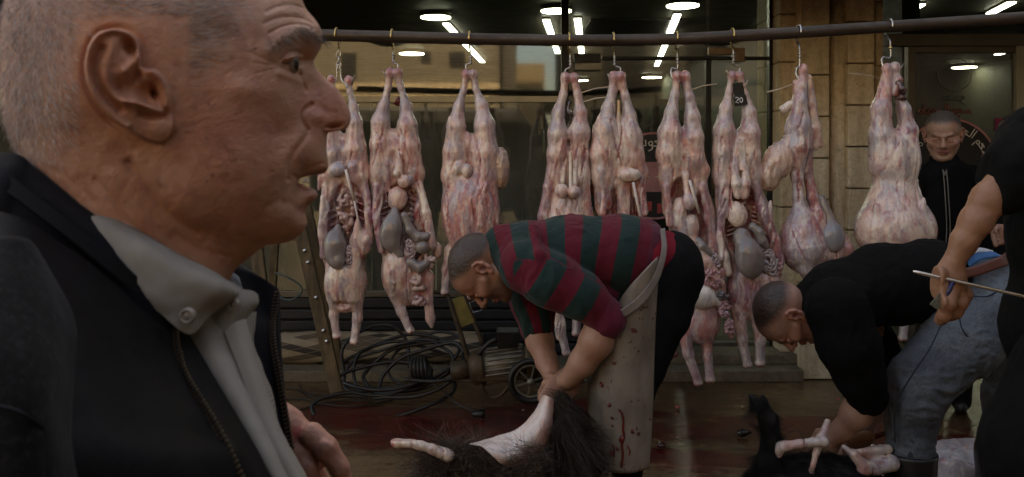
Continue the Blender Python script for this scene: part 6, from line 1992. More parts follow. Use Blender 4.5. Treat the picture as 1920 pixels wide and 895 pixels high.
def m_jeans():
    t = NT('faded_denim')
    n = t.noise(6, None, 6, .65)
    c = t.ramp(n, [(.3, (.045, .052, .065)), (.6, (.13, .145, .16)), (.8, (.26, .265, .27))])
    w_ = t.noise(420, t.map((1, 1, .25)), 2)
    c = t.mix(.6, c, t.ramp(w_, [(.35, (.45, .45, .5)), (.65, (1.3, 1.3, 1.25))]), 'MULTIPLY')
    sp = t.ramp(t.noise(24, None, 1, .3), [(.70, 0), (.73, .8)])
    sep = t.n('ShaderNodeSeparateXYZ'); t.l(t.co.outputs['Object'], sep.inputs[0])
    c = t.mix(t.math('MULTIPLY', sp, t.ramp(sep.outputs[2], [(.45, 1), (.6, 0)])), c, (.008, .006, .008))
    t.set(Base_Color=c, Roughness=.9)
    b = t.bump(w_, .3, .0015); t.bump(n, .3, .01, b)
    return t.m
M_JEAN = m_jeans()
jv = Vol((1640, 1990), (455, 930), (-140, 140), 2.6)
jv.ell((1858, 548, 0), (66, 70, 92), 16); jv.ell((1832, 520, 0), (28, 44, 84), 14)
jv.limb([(1858, 575, 46, 68), (1800, 640, 62, 64), (1730, 712, 70, 52), (1710, 745, 70, 50), (1706, 800, 66, 40), (1706, 845, 64, 36), (1706, 900, 62, 32)], 12)
jv.limb([(1885, 575, -46, 64), (1900, 660, -56, 52), (1890, 740, -60, 42), (1880, 850, -60, 34), (1876, 900, -60, 32)], 12)
finish(jv, DY, M_JEAN, 'jeans', yg, 4.2, (1 / 34., 1 / 20., 1 / 30.), 11, .7, False)
def seam(par, pts, r, mat, name='seam'):
    P = smooth_path([W(a, b, DY - c / SY) for a, b, c in pts], 8)
    m = MB(); m.tube(P, r, 6); return m.build(name, mat, par, smooth=True)
M_SEAM = m_plain('denim_seam', (.016, .019, .026), .9)
seam(yg, [(1762, 520, 84), (1772, 580, 112), (1745, 650, 128), (1712, 700, 128), (1680, 760, 112), (1678, 830, 96)], .0022, M_SEAM)
def pocket(pts, name='back_pocket'):
    P = [W(a, b, DY - c / SY) for a, b, c in pts]
    m = MB(); m.tube(smooth_path(P, 6, True), .0022, 6, closed=True); return m.build(name, M_SEAM, yg, smooth=True)
pocket([(1802, 560, 112), (1850, 556, 104), (1890, 540, 92), (1882, 600, 98), (1848, 640, 112), (1806, 622, 124)])
loft('belt', [[(1800, 505, DY - 88 / SY), (1830, 498, DY - 90 / SY), (1858, 488, DY - 84 / SY), (1880, 478, DY - 66 / SY), (1888, 470, DY - 20 / SY)],
              [(1806, 524, DY - 90 / SY), (1838, 516, DY - 94 / SY), (1866, 506, DY - 88 / SY), (1888, 498, DY - 70 / SY), (1896, 490, DY - 20 / SY)]], m_plain('brown_leather', (.13, .035, .022), .5), yg, 8, 4, .005)
loft('underwear', [[(1812, 486, DY - 86 / SY), (1824, 474, DY - 80 / SY), (1840, 470, DY - 66 / SY), (1866, 474, DY - 40 / SY)], [(1818, 502, DY - 88 / SY), (1836, 490, DY - 86 / SY), (1856, 484, DY - 74 / SY), (1876, 482, DY - 44 / SY)]], m_plain('blue_cloth', (.03, .13, .30), .8), yg, 6, 4, .004)
loft('undershirt', [[(1804, 484, DY - 86 / SY), (1816, 470, DY - 80 / SY), (1836, 465, DY - 66 / SY), (1860, 470, DY - 40 / SY)], [(1812, 492, DY - 90 / SY), (1824, 478, DY - 85 / SY), (1842, 473, DY - 70 / SY), (1866, 478, DY - 44 / SY)]], m_plain('white_cloth', (.5, .5, .5), .8), yg, 6, 4, .004)
for (bx, bw) in ((1706, 64), (1876, -60)):
    bv = Vol((bx - 130, bx + 60), (820, 1028), (bw - 56, bw + 56), 2.8)
    bv.cone((bx, 850, bw), (bx, 985, bw), 46, 36, 6); bv.cone((bx, 985, bw), (bx - 62, 1000, bw), 32, 24, 12); bv.ell((bx, 832, bw), (37, 16, 37), 4, None, 'sub')
    finish(bv, DY, m_plain('black_boot_rubber', (.010, .010, .011), .36), 'boot', yg, .8, cols=False)
hd = head_mesh((1478, 588, 0), (-.995, -.10, 0), (-.10, .995, 0), (0, 0, 1), SY, DY, skin=(.36, .19, .14), h=1.1, fade=.7, top=.62, hair=(.012, .009, .008), beard=.25, neck=((-.03, -.07, 0), (-.045, -.16, 0)))
av = Vol((1500, 1760), (500, 880), (-130, 140), 2.0, SKIN)
sk = (.36, .20, .14)
av.ell((1600, 555, 0), (70, 40, 60), 20, sk); av.cone((1510, 572, 0), (1560, 560, 0), 30, 40, 10, sk)
av.limb([(1570, 580, 70, 30), (1612, 705, 92, 27), (1624, 742, 88, 28), (1606, 775, 76, 26), (1580, 806, 58, 18), (1566, 820, 50, 16)], 10, sk)
av.limb([(1600, 560, -60, 30), (1668, 690, -80, 25), (1650, 750, -66, 22), (1618, 806, -20, 16), (1608, 820, -6, 15)], 10, sk)
hand_fist(av, (1566, 820, 50), ((-.8, .5, -.1), (.35, .75, .1), (-.2, .3, -.9)), SY, sk, -1)
hand_fist(av, (1608, 818, -6), ((-.35, .85, .35), (.8, .3, -.2), (-.1, .5, .7)), SY, (.32, .17, .12), 1)
a_m = finish(av, DY, None, '', None, .5, (1 / 12., 1 / 12., 1 / 12.), 3, .5)
V_, F_, C_ = joinVF([hd, a_m]); mk('body', V_, F_, M_SKINB, yg, C_)
# knife in his far hand
kn = empty('knife', tuple(W(1610, 832, DY)), 'knife with dark red handle in the young man\'s far hand', 'knife')
m = MB(); m.tube([W(1598, 836, DY), W(1630, 822, DY), W(1662, 812, DY)], [.010, .011, .008], 10); m.build('handle', m_plain('red_brown_handle', (.09, .018, .012), .5), kn, smooth=True)
m = MB(); m.prism([(0, 0), (0, .022), (-.10, .016), (-.125, 0)], -.0008, .0008)
ob = m.build('blade', M_STEEL); 
ob.data.transform(Matrix.Translation(W(1596, 838, DY)) @ Matrix.Rotation(math.radians(-22), 4, 'Y')); ob.parent = kn; ob.matrix_parent_inverse = Matrix.Translation(kn.location).inverted()

# ---------------------------------------------------------------- man in the black zip jacket, standing behind
DM = 4.2; SM = FP / DM; HM = SM * 1.08
bm = empty('person', (2.25, DM, 0), 'grey-haired man in a black zip jacket standing before the round sign', 'person')
hd = head_mesh((1768, 256, 0), (-.10, -1, .20), (-.46, .22, .86), (-.87, 0, -.48), HM, DM, skin=(.44, .25, .17), hair=(.085, .075, .068), h=.7, grey=True, lashes=False, fade=.35, top=.85, neck=((-.02, -.09, 0), (-.03, -.17, 0)))
jv = Vol((1690, 1870), (285, 600), (-60, 60), 2.0)
jv.ell((1776, 400, 0), (56, 95, 40), 10); jv.ell((1774, 330, -2), (58, 28, 32), 14); jv.ell((1776, 480, 0), (54, 70, 38), 14); jv.cone((1770, 300, -6), (1772, 315, -4), 24, 34, 8)
for s_ in (-1, 1): jv.limb([(1774 + 54 * s_, 330, -2, 20), (1776 + 70 * s_, 400, 0, 17), (1776 + 72 * s_, 470, 6, 14), (1776 + 64 * s_, 530, 10, 12)], 8)
jv.cone((1768, 296, 24), (1770, 318, 34), 9, 3, 5, None, 'sub')
finish(jv, DM, m_fabric('black_tracksuit', (.0065, .0062, .0062)), 'jacket', bm, 1.6, (1 / 16., 1 / 30., 1 / 16.), 21, .5, False)
bv = Vol((1690, 1870), (290, 780), (-60, 60), 2.4, (.36, .20, .14)); bs = (.36, .20, .14)
bv.ell((1774, 400, 0), (44, 90, 28), 10, bs); bv.cone((1769, 292, -6), (1771, 330, -4), 21, 24, 8, bs); bv.ell((1776, 500, 0), (44, 40, 30), 12, bs)
for s_ in (-1, 1):
    bv.limb([(1774 + 48 * s_, 335, -2, 14), (1776 + 70 * s_, 400, 0, 12), (1776 + 64 * s_, 530, 10, 9)], 6, bs); bv.ell((1776 + 63 * s_, 552, 12), (10, 22, 12), 4, bs)
    for q in range(4): bv.limb([(1776 + 63 * s_, 562, 5 + q * 5, 4), (1776 + 63 * s_, 580, 7 + q * 5, 3.4), (1776 + 60 * s_, 592, 12 + q * 4, 3)], 2, bs)
    bv.limb([(1776 + 22 * s_, 520, 0, 26), (1776 + 24 * s_, 640, 0, 18), (1776 + 24 * s_, 745, 0, 12)], 8, bs)
V_, F_, C_ = joinVF([hd, finish(bv, DM, None, '', None, 0)]); mk('body', V_, F_, M_SKINB, bm, C_)
tv = Vol((1700, 1860), (500, 775), (-60, 60), 2.4); tv.ell((1776, 520, 0), (50, 40, 36), 10)
for s_ in (-1, 1): tv.limb([(1776 + 22 * s_, 530, 0, 31), (1776 + 25 * s_, 640, 0, 24), (1776 + 25 * s_, 752, 0, 17)], 8)
finish(tv, DM, m_fabric('black_pants', (.0065, .0065, .007)), 'trousers', bm, 1.2, seed=3, cols=False)
for s_ in (-1, 1):
    bv = Vol((1776 + 25 * s_ - 26, 1776 + 25 * s_ + 26), (742, 776), (-25, 60), 2); bv.cone((1776 + 25 * s_, 762, -4), (1776 + 26 * s_, 764, 34), 12, 9, 5); finish(bv, DM, m_plain('dark_shoe', (.02, .015, .012), .5), 'shoe', bm, 0, cols=False)
zp = [(1771, 318, 37), (1774, 350, 40), (1777, 400, 43), (1778, 430, 43), (1776, 470, 42), (1774, 500, 41)]
M_ZIPP = m_plain('zip_grey', (.24, .23, .21), .4, .5)
for dx in (-3.2, 3.2):
    P = smooth_path([W(a + dx, b, DM - (c + .5) / SM) for a, b, c in zp], 6); m = MB(); m.tube(P, .0026, 6); m.build('zip', M_ZIPP, bm, smooth=True)
m = MB(); p = W(1771, 322, DM - 41 / SM); m.box(p.x - .006, p.x + .006, p.y - .004, p.y + .002, p.z - .02, p.z); m.build('zip_slider', M_ZIPP, bm, bevel=.002)

# ---------------------------------------------------------------- dark figure at the right, hand visible
DF = 3.75; SF = FP / DF
dk = empty('person', (2.35, DF, 0), 'person in black mostly hidden behind the man at the right edge, one hand showing', 'person')
hd = head_mesh((1905, 262, 0), (0, -1, 0), (-.6, 0, .8), (-.8, 0, -.6), SF, DF, skin=(.20, .11, .08), hair=(.012, .009, .008), h=.9, fade=.4, top=.7, neck=((-.02, -.09, 0), (-.03, -.16, 0)))
bv = Vol((1820, 1990), (290, 830), (-60, 90), 2.6, (.34, .18, .13)); bs = (.34, .18, .13)
bv.ell((1905, 400, 0), (40, 80, 30), 10, bs); bv.cone((1902, 295, -2), (1900, 330, 0), 20, 24, 8, bs)
bv.limb([(1890, 340, 30, 14), (1930, 400, 45, 12), (1905, 425, 55, 11), (1888, 440, 60, 9)], 6, bs)
hand_fist(bv, (1892, 436, 60), ((-.85, .35, .1), (.25, .8, .3), (0, .1, 1)), SF, bs, -1)
for s_ in (-1, 1): bv.limb([(1905 + 18 * s_, 500, 0, 26), (1905 + 22 * s_, 650, 0, 20), (1905 + 22 * s_, 810, 0, 12)], 8, bs)
V_, F_, C_ = joinVF([hd, finish(bv, DF, None, '', None, 0)]); mk('body', V_, F_, M_SKINB, dk, C_)
jv = Vol((1830, 2000), (295, 832), (-70, 90), 2.6)
jv.ell((1908, 400, 0), (50, 100, 42), 10); jv.ell((1905, 500, 0), (48, 50, 38), 10); jv.limb([(1886, 340, 30, 20), (1934, 402, 45, 17), (1915, 424, 52, 14)], 8)
for s_ in (-1, 1): jv.limb([(1905 + 18 * s_, 520, 0, 32), (1905 + 22 * s_, 650, 0, 24), (1905 + 22 * s_, 820, 0, 17)], 8)
finish(jv, DF, m_fabric('black_overalls', (.006, .006, .006)), 'clothes', dk, 1.5, seed=5, cols=False)

# ---------------------------------------------------------------- man at the right edge: black T-shirt, arm down with steel
DR = 1.75; SR = FP / DR   # joints are given where they are seen
rm = empty('person', (1.25, DR, 0), 'man in black T-shirt cut by the right edge, bare arm hanging with a knife steel', 'person')
tv = Vol((1800, 2260), (150, 1250), (-190, 200), 5.0)
tv.ell((2050, 420, -30), (150, 230, 130), 40); tv.ell((2000, 300, 20), (120, 90, 110), 40); tv.ell((2040, 620, -30), (150, 150, 130), 40)
tv.limb([(1950, 275, 60, 72), (1912, 320, 90, 60), (1872, 358, 98, 42)], 20)
finish(tv, DR, m_fabric('black_tshirt', (.0035, .0034, .0034)), 'tshirt', rm, 5, (1 / 50., 1 / 80., 1 / 50.), 31, 1.0, False)
av = Vol((1700, 2120), (-30, 800), (-130, 190), 2.6, SKIN); sk = (.27, .13, .075)
av.limb([(1950, 280, 60, 46), (1905, 330, 90, 38), (1854, 374, 100, 28), (1830, 415, 100, 25.5), (1808, 452, 98, 21), (1788, 492, 94, 17)], 10, sk)
av.limb([(2050, 200, -20, 60), (2050, 100, -20, 56)], 14, sk); av.ell((2050, 400, -20), (110, 160, 90), 20, sk); av.cone((2000, 300, 10), (1950, 285, 50), 60, 46, 20, sk)
av.ell((1778, 528, 92), (30, 40, 22), 12, sk, deg=18)
for pts in ([(1764, 540, 104, 15), (1750, 566, 112, 12.5), (1738, 588, 108, 11), (1731, 606, 100, 9.5)][:4],
            [(1780, 548, 104, 15), (1778, 570, 116, 12.5), (1770, 592, 106, 11), (1763, 600, 92, 10)],
            [(1793, 545, 92, 15), (1800, 566, 98, 12.5), (1792, 586, 90, 11), (1782, 592, 78, 10)],
            [(1800, 535, 80, 14), (1810, 552, 80, 11.5), (1803, 572, 70, 10)],
            [(1758, 515, 104, 16), (1746, 535, 118, 13), (1752, 556, 126, 12), (1764, 566, 122, 10.5)]):
    av.limb([tuple(p) for p in pts], 5, sk)
av.ell((1731, 604, 108), (6, 7, 4), 3, (.45, .28, .23), 'paint'); av.ell((1764, 564, 131), (7, 7, 4), 3, (.46, .28, .22), 'paint')
hd = head_mesh((2045, 40, -20), (-.1, -1, 0), (-1, .1, 0), (0, 0, 1), SR, DR, skin=sk, hair=(.02, .015, .012), h=2.4, fade=.5, top=.7)
V_, F_, C_ = joinVF([hd, finish(av, DR, None, '', None, .9, (1 / 16., 1 / 16., 1 / 16.), 12, .8)]); mk('body', V_, F_, M_SKINB, rm, C_)
tv = Vol((1790, 2260), (560, 1480), (-180, 180), 5.0)
tv.ell((2075, 670, -20), (160, 110, 120), 30); tv.limb([(2025, 720, 70, 112), (1985, 850, 80, 118), (1985, 960, 80, 96), (1990, 1200, 80, 74), (1995, 1440, 80, 56)], 30); tv.limb([(2120, 690, -70, 100), (2130, 950, -70, 85), (2130, 1440, -70, 56)], 30)
finish(tv, DR, m_fabric('black_work_trousers', (.0035, .0035, .0036)), 'trousers', rm, 5, (1 / 50., 1 / 80., 1 / 50.), 33, 1.0, False)
# short dark hairs on the forearm
# knife steel and small blade in the hand
st = empty('sharpening_steel', tuple(W(1830, 535, 1.60)), 'long thin polished steel rod held across the jeans by the bare arm', 'steel rod')
m = MB(); m.tube([W(1712, 509, 1.62), W(1724, 512, 1.62), W(1920, 556, 1.60), W(1990, 572, 1.60)], [.0022, .0038, .0038, .0038], 12); m.build('rod', m_plain('bright_steel', (.62, .58, .53), .22, 1.0, .04, 8, bump=0), st, smooth=True)
m = MB(); m.tube([W(1985, 571, 1.60), W(2080, 592, 1.60)], [.012, .014], 12); m.build('handle', M_BLACKM, st, smooth=True)
bl = empty('folding_knife', tuple(W(1765, 560, 1.6)), 'small blade pointing down from the hand with the steel', 'knife')
m = MB(); D_ = 1.612
pp = [W(1764, 548, D_), W(1778, 556, D_), W(1772, 574, D_), W(1756, 580, D_), W(1744, 571, D_)]
m.v = [tuple(p) for p in pp] + [tuple(p + Vector((0, .003, 0))) for p in pp]; m.f = [(0, 1, 2, 3, 4), (9, 8, 7, 6, 5)] + [(i, 5 + i, 5 + (i + 1) % 5, (i + 1) % 5) for i in range(5)]
m.build('blade', m_plain('dull_blade', (.22, .24, .20), .3, .7), bl)
m = MB(); m.tube([W(1786, 528, 1.615), W(1770, 562, 1.612)], .0055, 10); m.build('handle', m_plain('blue_plastic', (.02, .02, .08), .4), bl, smooth=True)
# ================================================================== ANIMALS ON THE GROUND
def fur_pick(V, F, n, rg_, mask=None):
    a, b, c = V[F[:, 0]], V[F[:, 1]], V[F[:, 2]]
    A = np.linalg.norm(np.cross(b - a, V[F[:, 3]] - a), axis=1)
    if mask is not None: A = A * mask[F[:, 0]]
    f = rg_.choice(len(F), n, p=A / A.sum())
    r1, r2 = rg_.random(n)[:, None], rg_.random(n)[:, None]
    P = (V[F[f, 0]] * (1 - r1) + V[F[f, 1]] * r1) * (1 - r2) + (V[F[f, 3]] * (1 - r1) + V[F[f, 2]] * r1) * r2
    return P, f
def furry(name, vol, D, par, n, L, rad, cols, skincol, flow, seed=0, clump=1.0, bend=-.3, lift=.5, mask=None, mname=None, amp=2.0):
    V, F, C = vol.mesh(); V = relax(V, F, 2)
    N = vnormals(V, F)
    V = V + N * (fbm(V, 1 / 22., 3, seed) * amp)[:, None]
    Vw = px2w(V, D); Nw = vnormals(Vw, F)
    if np.mean((Vw - Vw.mean(0)) * Nw) < 0: Nw = -Nw
    o = mk(name, Vw, F, m_plain(mname or 'hide', skincol, .8), par)
    rg_ = np.random.default_rng(seed)
    mk_ = None if mask is None else mask(V)
    P, f = fur_pick(Vw, F, n, rg_, mk_)
    Nn = Nw[F[f, 0]]
    Fl = flow(P)
    sw = np.stack([fbm(P, 9, 3, seed + i) for i in range(3)], 1) * 1.6
    cl = np.stack([vnoise(P, 38, seed + 9 + i) for i in range(3)], 1) * clump
    D_ = Fl + sw + cl
    D_ -= Nn * (D_ * Nn).sum(1)[:, None]
    D_ /= np.linalg.norm(D_, axis=1, keepdims=True) + 1e-9
    D_ = D_ + Nn * lift + rg_.normal(0, .12, D_.shape)
    B = np.tile([0, 0, bend], (n, 1)) + cl * 1.2
    bpy.data.materials.get(name + '_fur')
    h = strands('fur', P, D_, rg_.uniform(.45, 1.2, n) * L, rad, m_hair(name + '_fur', cols, .42), None, 6, bend=B)
    h['kind'] = 'stuff'
    h.parent = o; h.matrix_parent_inverse = (o.matrix_parent_inverse @ Matrix.Identity(4)).inverted() if False else Matrix.Identity(4)
    return o, h

DG = 2.45; SG = FP / DG
goat = empty('goat_carcass', tuple(W(980, 1100, DG)), 'half-skinned goat with long dark brown hair below the striped man, one pale leg out', 'goat')
gv = Vol((740, 1180), (760, 1140), (-150, 130), 3.2)
gv.ell((950, 990, -10), (190, 112, 105), 20); gv.ell((860, 930, 0), (80, 86, 70), 24); gv.ell((1060, 960, -20), (80, 110, 80), 24)
brown = [(.008, .005, .004), (.045, .028, .020), (.13, .085, .060), (.34, .24, .175)]
def flowg(P):
    return np.stack([-.9 - 0 * P[:, 0], -.2 + 0 * P[:, 0], -.55 + 0 * P[:, 0]], 1)
furry('hide', gv, DG, goat, 40000, .07, .0007, brown, (.07, .045, .033), flowg, 5)
# upright fold of hide with dark hair, pulled up by the hands
gv = Vol((960, 1160), (715, 1000), (-90, 110), 3.0)
gv.limb([(1056, 750, 20, 13), (1060, 790, 16, 28), (1060, 840, 12, 38), (1056, 900, 6, 52), (1050, 960, 0, 62)], 12, flat=(1, 1, .7))
furry('hide_fold', gv, DG, goat, 22000, .055, .0006, [(.006, .004, .003), (.02, .013, .010), (.05, .034, .026), (.10, .07, .05)], (.02, .013, .010), lambda P: np.stack([.1 + 0 * P[:, 0], -.1 + 0 * P[:, 0], -1 + 0 * P[:, 0]], 1), 8, amp=3)
# pale inner side of the skin, stretched to the hands
wf = lambda x, y, w_: (x, y, DG - w_ / SG)
loft('inner_skin', [[wf(1018, 742, 34), wf(1024, 742, 46), wf(1030, 745, 50), wf(1036, 750, 44)], [wf(1004, 772, 40), wf(1014, 778, 58), wf(1024, 788, 62), wf(1032, 800, 50)], [wf(978, 800, 50), wf(992, 812, 72), wf(1006, 826, 76), wf(1018, 842, 58)],
                    [wf(940, 818, 56), wf(952, 836, 80), wf(972, 852, 88), wf(996, 862, 70)], [wf(880, 832, 56), wf(906, 842, 84), wf(930, 860, 92), wf(952, 874, 80)]], M_FLESH_G, goat, 10, 10, .004, .012, 16, 3)
for o_ in [q for q in goat.children if q.name.startswith('inner_skin')]:
    me = o_.data; n_ = len(me.vertices); co = np.empty(n_ * 3, np.float32); me.vertices.foreach_get('co', co); co = co.reshape(-1, 3).astype(float)
    sv_ = np.array([q.value for q in me.attributes['su'].data]); nn_ = fbm(co, 18, 4, 2)
    cc = np.tile((.62, .50, .44), (n_, 1)); rdm = np.clip(sstep(.35, 1, sv_) * .75 + nn_ * .7, 0, 1)[:, None]; cc = cc * (1 - rdm) + np.array((.50, .20, .15)) * rdm
    a = me.attributes.new('Col', 'FLOAT_COLOR', 'POINT'); a.data.foreach_set('color', np.c_[cc, np.ones(n_)].astype(np.float32).ravel())
# skinned shank on the left
lv = Vol((715, 860), (795, 880), (30, 135), 1.4)
lv.limb([(750, 829, 82, 9), (768, 831, 84, 7.5), (790, 836, 84, 6.5), (812, 843, 82, 7.5), (840, 854, 78, 11)], 6, (.64, .48, .38)); lv.ell((745, 828, 82), (11, 11, 10), 5, (.62, .44, .32)); lv.ell((738, 830, 84), (5, 8, 9), 4, (.5, .1, .08), 'paint')
V, F, C = lv.mesh(); V, F, C = flesh_finish(V, F, C, .5, 3); mk('shank', px2w(V, DG), F, M_FLESH_G, goat, C)
# loose locks
rg2 = np.random.default_rng(9)
def locks(par, px0, px1, py0, py1, D, n, L, cols, dirs, seed, rad=.0007):
    r_ = np.random.default_rng(seed)
    P = np.array([W(r_.uniform(px0, px1), r_.uniform(py0, py1), D + r_.uniform(-.05, .08)) for _ in range(n)])
    D_ = np.tile(dirs, (n, 1)) + r_.normal(0, .45, (n, 3))
    h = strands('fur', P, D_, r_.uniform(.4, 1.2, n) * L, rad, m_hair('loose_locks', cols), par, 8, bend=r_.normal(0, .7, (n, 3)) + np.array([0, 0, -.4]))
    h['kind'] = 'stuff'
locks(goat, 790, 900, 838, 890, DG - .09, 900, .07, brown[:3], (-.6, -.2, .45), 2)
locks(goat, 960, 1040, 835, 885, DG - .17, 500, .06, brown[:3], (-.8, -.2, .1), 4, .0005)

DG2 = 2.65; S2 = FP / DG2
gt = empty('goat_carcass', tuple(W(1600, 1040, DG2)), 'black goat being skinned by the young man, black hoof raised, pale legs bared', 'goat')
gv = Vol((1380, 1700), (720, 1040), (-90, 110), 3.0)
gv.limb([(1408, 742, 30, 5), (1424, 762, 30, 10), (1440, 786, 26, 16), (1448, 830, 22, 17), (1440, 870, 20, 20), (1450, 910, 10, 30)], 6)
gv.limb([(1430, 742, 24, 4), (1434, 765, 26, 9)], 4)
gv.ell((1540, 930, 0), (130, 74, 80), 20); gv.ell((1470, 920, 10), (70, 46, 60), 20)
black = [(.002, .002, .002), (.006, .005, .005), (.014, .012, .012), (.02, .018, .018)]
furry('hide', gv, DG2, gt, 34000, .035, .0003, black, (.006, .005, .005), lambda P: np.stack([-.5 + 0 * P[:, 0], -.1 + 0 * P[:, 0], -.8 + 0 * P[:, 0]], 1), 15, lift=.25)
lv = Vol((1440, 1960), (770, 1040), (-140, 120), 2.2)
lv.limb([(1458, 838, 34, 12), (1474, 836, 36, 8), (1500, 832, 40, 6.5), (1525, 829, 40, 7), (1545, 828, 40, 9)], 4, (.62, .52, .47)); lv.ell((1460, 846, 36), (7, 12, 7), 3, (.55, .42, .38)); lv.limb([(1552, 792, 20, 6), (1547, 806, 24, 6.5), (1538, 826, 30, 8), (1530, 850, 36, 5), (1524, 872, 40, 4), (1520, 892, 40, 6)], 3, (.58, .42, .34)); lv.ell((1551, 790, 22), (4, 4, 4), 2, (.7, .62, .52))
lv.limb([(1582, 838, 30, 4), (1600, 852, 32, 7), (1618, 872, 30, 10), (1640, 878, 24, 12), (1670, 868, 10, 15)], 5, (.50, .44, .42)); lv.limb([(1592, 848, 20, 4), (1625, 846, 16, 5), (1665, 842, 0, 8)], 3, (.62, .52, .45)); lv.ell((1620, 884, 30), (14, 8, 10), 5, (.45, .2, .16)); lv.limb([(1600, 852, 10, 8), (1640, 850, 0, 12)], 8, (.62, .48, .42))
V, F, C = lv.mesh(); V, F, C = flesh_finish(V, F, C, .55, 6); mk('skinned_leg', px2w(V, DG2), F, M_FLESH_G, gt, C)
lv = Vol((1600, 1990), (800, 1000), (-110, 90), 2.4, (.5, .46, .45))
lv.ell((1800, 905, -10), (130, 76, 74), 24, (.46, .42, .42)); lv.ell((1865, 905, -10), (90, 74, 74), 24, (.50, .42, .38)); lv.ell((1700, 885, -20), (80, 44, 50), 20, (.55, .43, .38)); lv.limb([(1640, 850, 0, 14), (1700, 862, -4, 26)], 14, (.58, .46, .40))
V, F, C = lv.mesh(); V, F, C = flesh_finish(V, F, C, 1.0, 6); mk('skinned_body', px2w(V, 3.12), F, M_FLESH_G, gt, C)
m = MB(); m.tube(smooth_path([W(1470, 825, 2.56), W(1478, 812, 2.55), W(1495, 808, 2.55), (W(1506, 820, 2.55)), W(1508, 834, 2.56)], 6), .0012, 6); m.build('loose_string', M_BLACKM, gt, smooth=True)

# ================================================================== PROPS
def m_wood(name, a, b):
    t = NT(name)
    n = t.noise(4, t.map((10, 10, 1.2)), 6, .6, .4)
    c = t.ramp(n, [(.3, a), (.7, b)]); c = t.mix(.6, c, t.ramp(t.noise(18, None, 5), [(.35, (.45, .4, .35)), (.6, (1, 1, 1))]), 'MULTIPLY')
    t.set(Base_Color=c, Roughness=.7); t.bump(n, .4, .004); return t.m
M_WOOD = m_wood('old_ladder_wood', (.055, .035, .015), (.17, .115, .055))
DL = 4.1
lad = empty('step_ladder', tuple(W(600, 735, DL)), 'old wooden stepladder leaning beside the old man\'s chin', 'ladder')
def rail_(px0, py0, px1, py1, D0, D1, wd=.062, th=.03):
    a, b_ = W(px0, py0, D0), W(px1, py1, D1); d = (b_ - a).normalized()
    x = Vector((1, 0, 0)); x = (x - d * x.dot(d)).normalized(); y = d.cross(x)
    M = Matrix((x, y, d)).transposed().to_4x4(); M.translation = a
    m = MB(); m.box(-wd / 2, wd / 2, -th / 2, th / 2, 0, (b_ - a).length, M); return m
for nm, q in (('rail', (552, 380, 632, 735, 4.05, 4.05)), ('rail', (470, 380, 512, 700, 4.18, 4.18)), ('rear_leg', (575, 380, 640, 690, 4.35, 4.45)), ('rear_leg', (520, 380, 505, 640, 4.5, 4.6))):
    rail_(*q, wd=.066 if nm == 'rail' else .045).build(nm, M_WOOD, lad, bevel=.004)
for py in (430,):
    f = (py - 380) / 355.; a = W(470 + 42 * f + 8, py, 4.16); b_ = W(552 + 80 * f - 8, py + 6, 4.06)
    m = MB(); m.bar(a, b_, .022, .09); m.build('tread', M_WOOD, lad, bevel=.003)
for (x, y) in ((572, 470), (578, 492), (593, 558), (607, 620), (613, 640)):
    m = MB(); p = W(x, y, 4.03); m.tube([p, p + Vector((0, -.006, 0))], .010, 12); m.build('bolt', M_STEEL, lad, smooth=True)
m = MB(); m.tube(smooth_path([W(518, 512, 4.03), W(540, 520, 4.0), W(562, 535, 4.0), W(566, 548, 4.0), W(548, 562, 4.02), W(530, 560, 4.03), W(520, 548, 4.05)], 6), .006, 8); m.build('strap', m_plain('green_strap', (.035, .05, .045), .7), lad, smooth=True)

# rolled patterned carpet
def m_carpet():
    t = NT('diamond_carpet')
    mp = t.map((1, 1, 1), (0, 0, 0))
    sep = t.n('ShaderNodeSeparateXYZ'); t.l(mp, sep.inputs[0])
    a = t.math('ADD', t.math('MULTIPLY', sep.outputs[0], 5.6), t.math('MULTIPLY', t.attr('ang', 'Fac'), 2.4))
    b = t.math('SUBTRACT', t.math('MULTIPLY', sep.outputs[0], 5.6), t.math('MULTIPLY', t.attr('ang', 'Fac'), 2.4))
    wn_ = t.n('ShaderNodeTexWhiteNoise', noise_dimensions='2D'); cb = t.n('ShaderNodeCombineXYZ')
    t.l(t.math('FLOOR', a), cb.inputs[0]); t.l(t.math('FLOOR', b), cb.inputs[1]); t.l(cb.outputs[0], wn_.inputs[0])
    c = t.ramp(wn_.outputs[0], [(0, (.04, .027, .018)), (.25, (.12, .085, .05)), (.55, (.34, .26, .17)), (.8, (.27, .21, .13))], 'CONSTANT')
    e1 = t.math('ABSOLUTE', t.math('SUBTRACT', t.math('FRACT', a), .5)); e2 = t.math('ABSOLUTE', t.math('SUBTRACT', t.math('FRACT', b), .5))
    ed = t.math('MAXIMUM', e1, e2)
    c = t.mix(t.ramp(ed, [(.47, 0), (.485, 1)]), c, (.34, .26, .17))
    c = t.mix(.5, c, t.ramp(t.noise(14, None, 5), [(.3, (.55, .5, .45)), (.7, (1, 1, 1))]), 'MULTIPLY')
    t.set(Base_Color=c, Roughness=.75); t.bump(t.noise(300, None, 2), .3, .003); return t.m
DP = 4.86; x0, x1 = (523 - CX) * DP / FP, (905 - CX) * DP / FP
V = []; F = []; n = 48; k = 60; A_ = []
for i in range(k + 1):
    x = x0 + (x1 - x0) * i / k
    e_ = min(1, min(i, k - i) / 1.5 + .88)
    for j in range(n):
        a = 2 * math.pi * j / n
        r = .098 * e_ * (1 + .03 * math.sin(x * 9) + .02 * math.sin(3 * a + x * 4))
        V.append((x, 4.90 + r * .95 * math.cos(a), .068 + .098 * .98 + r * math.sin(a) * .98)); A_.append(a)
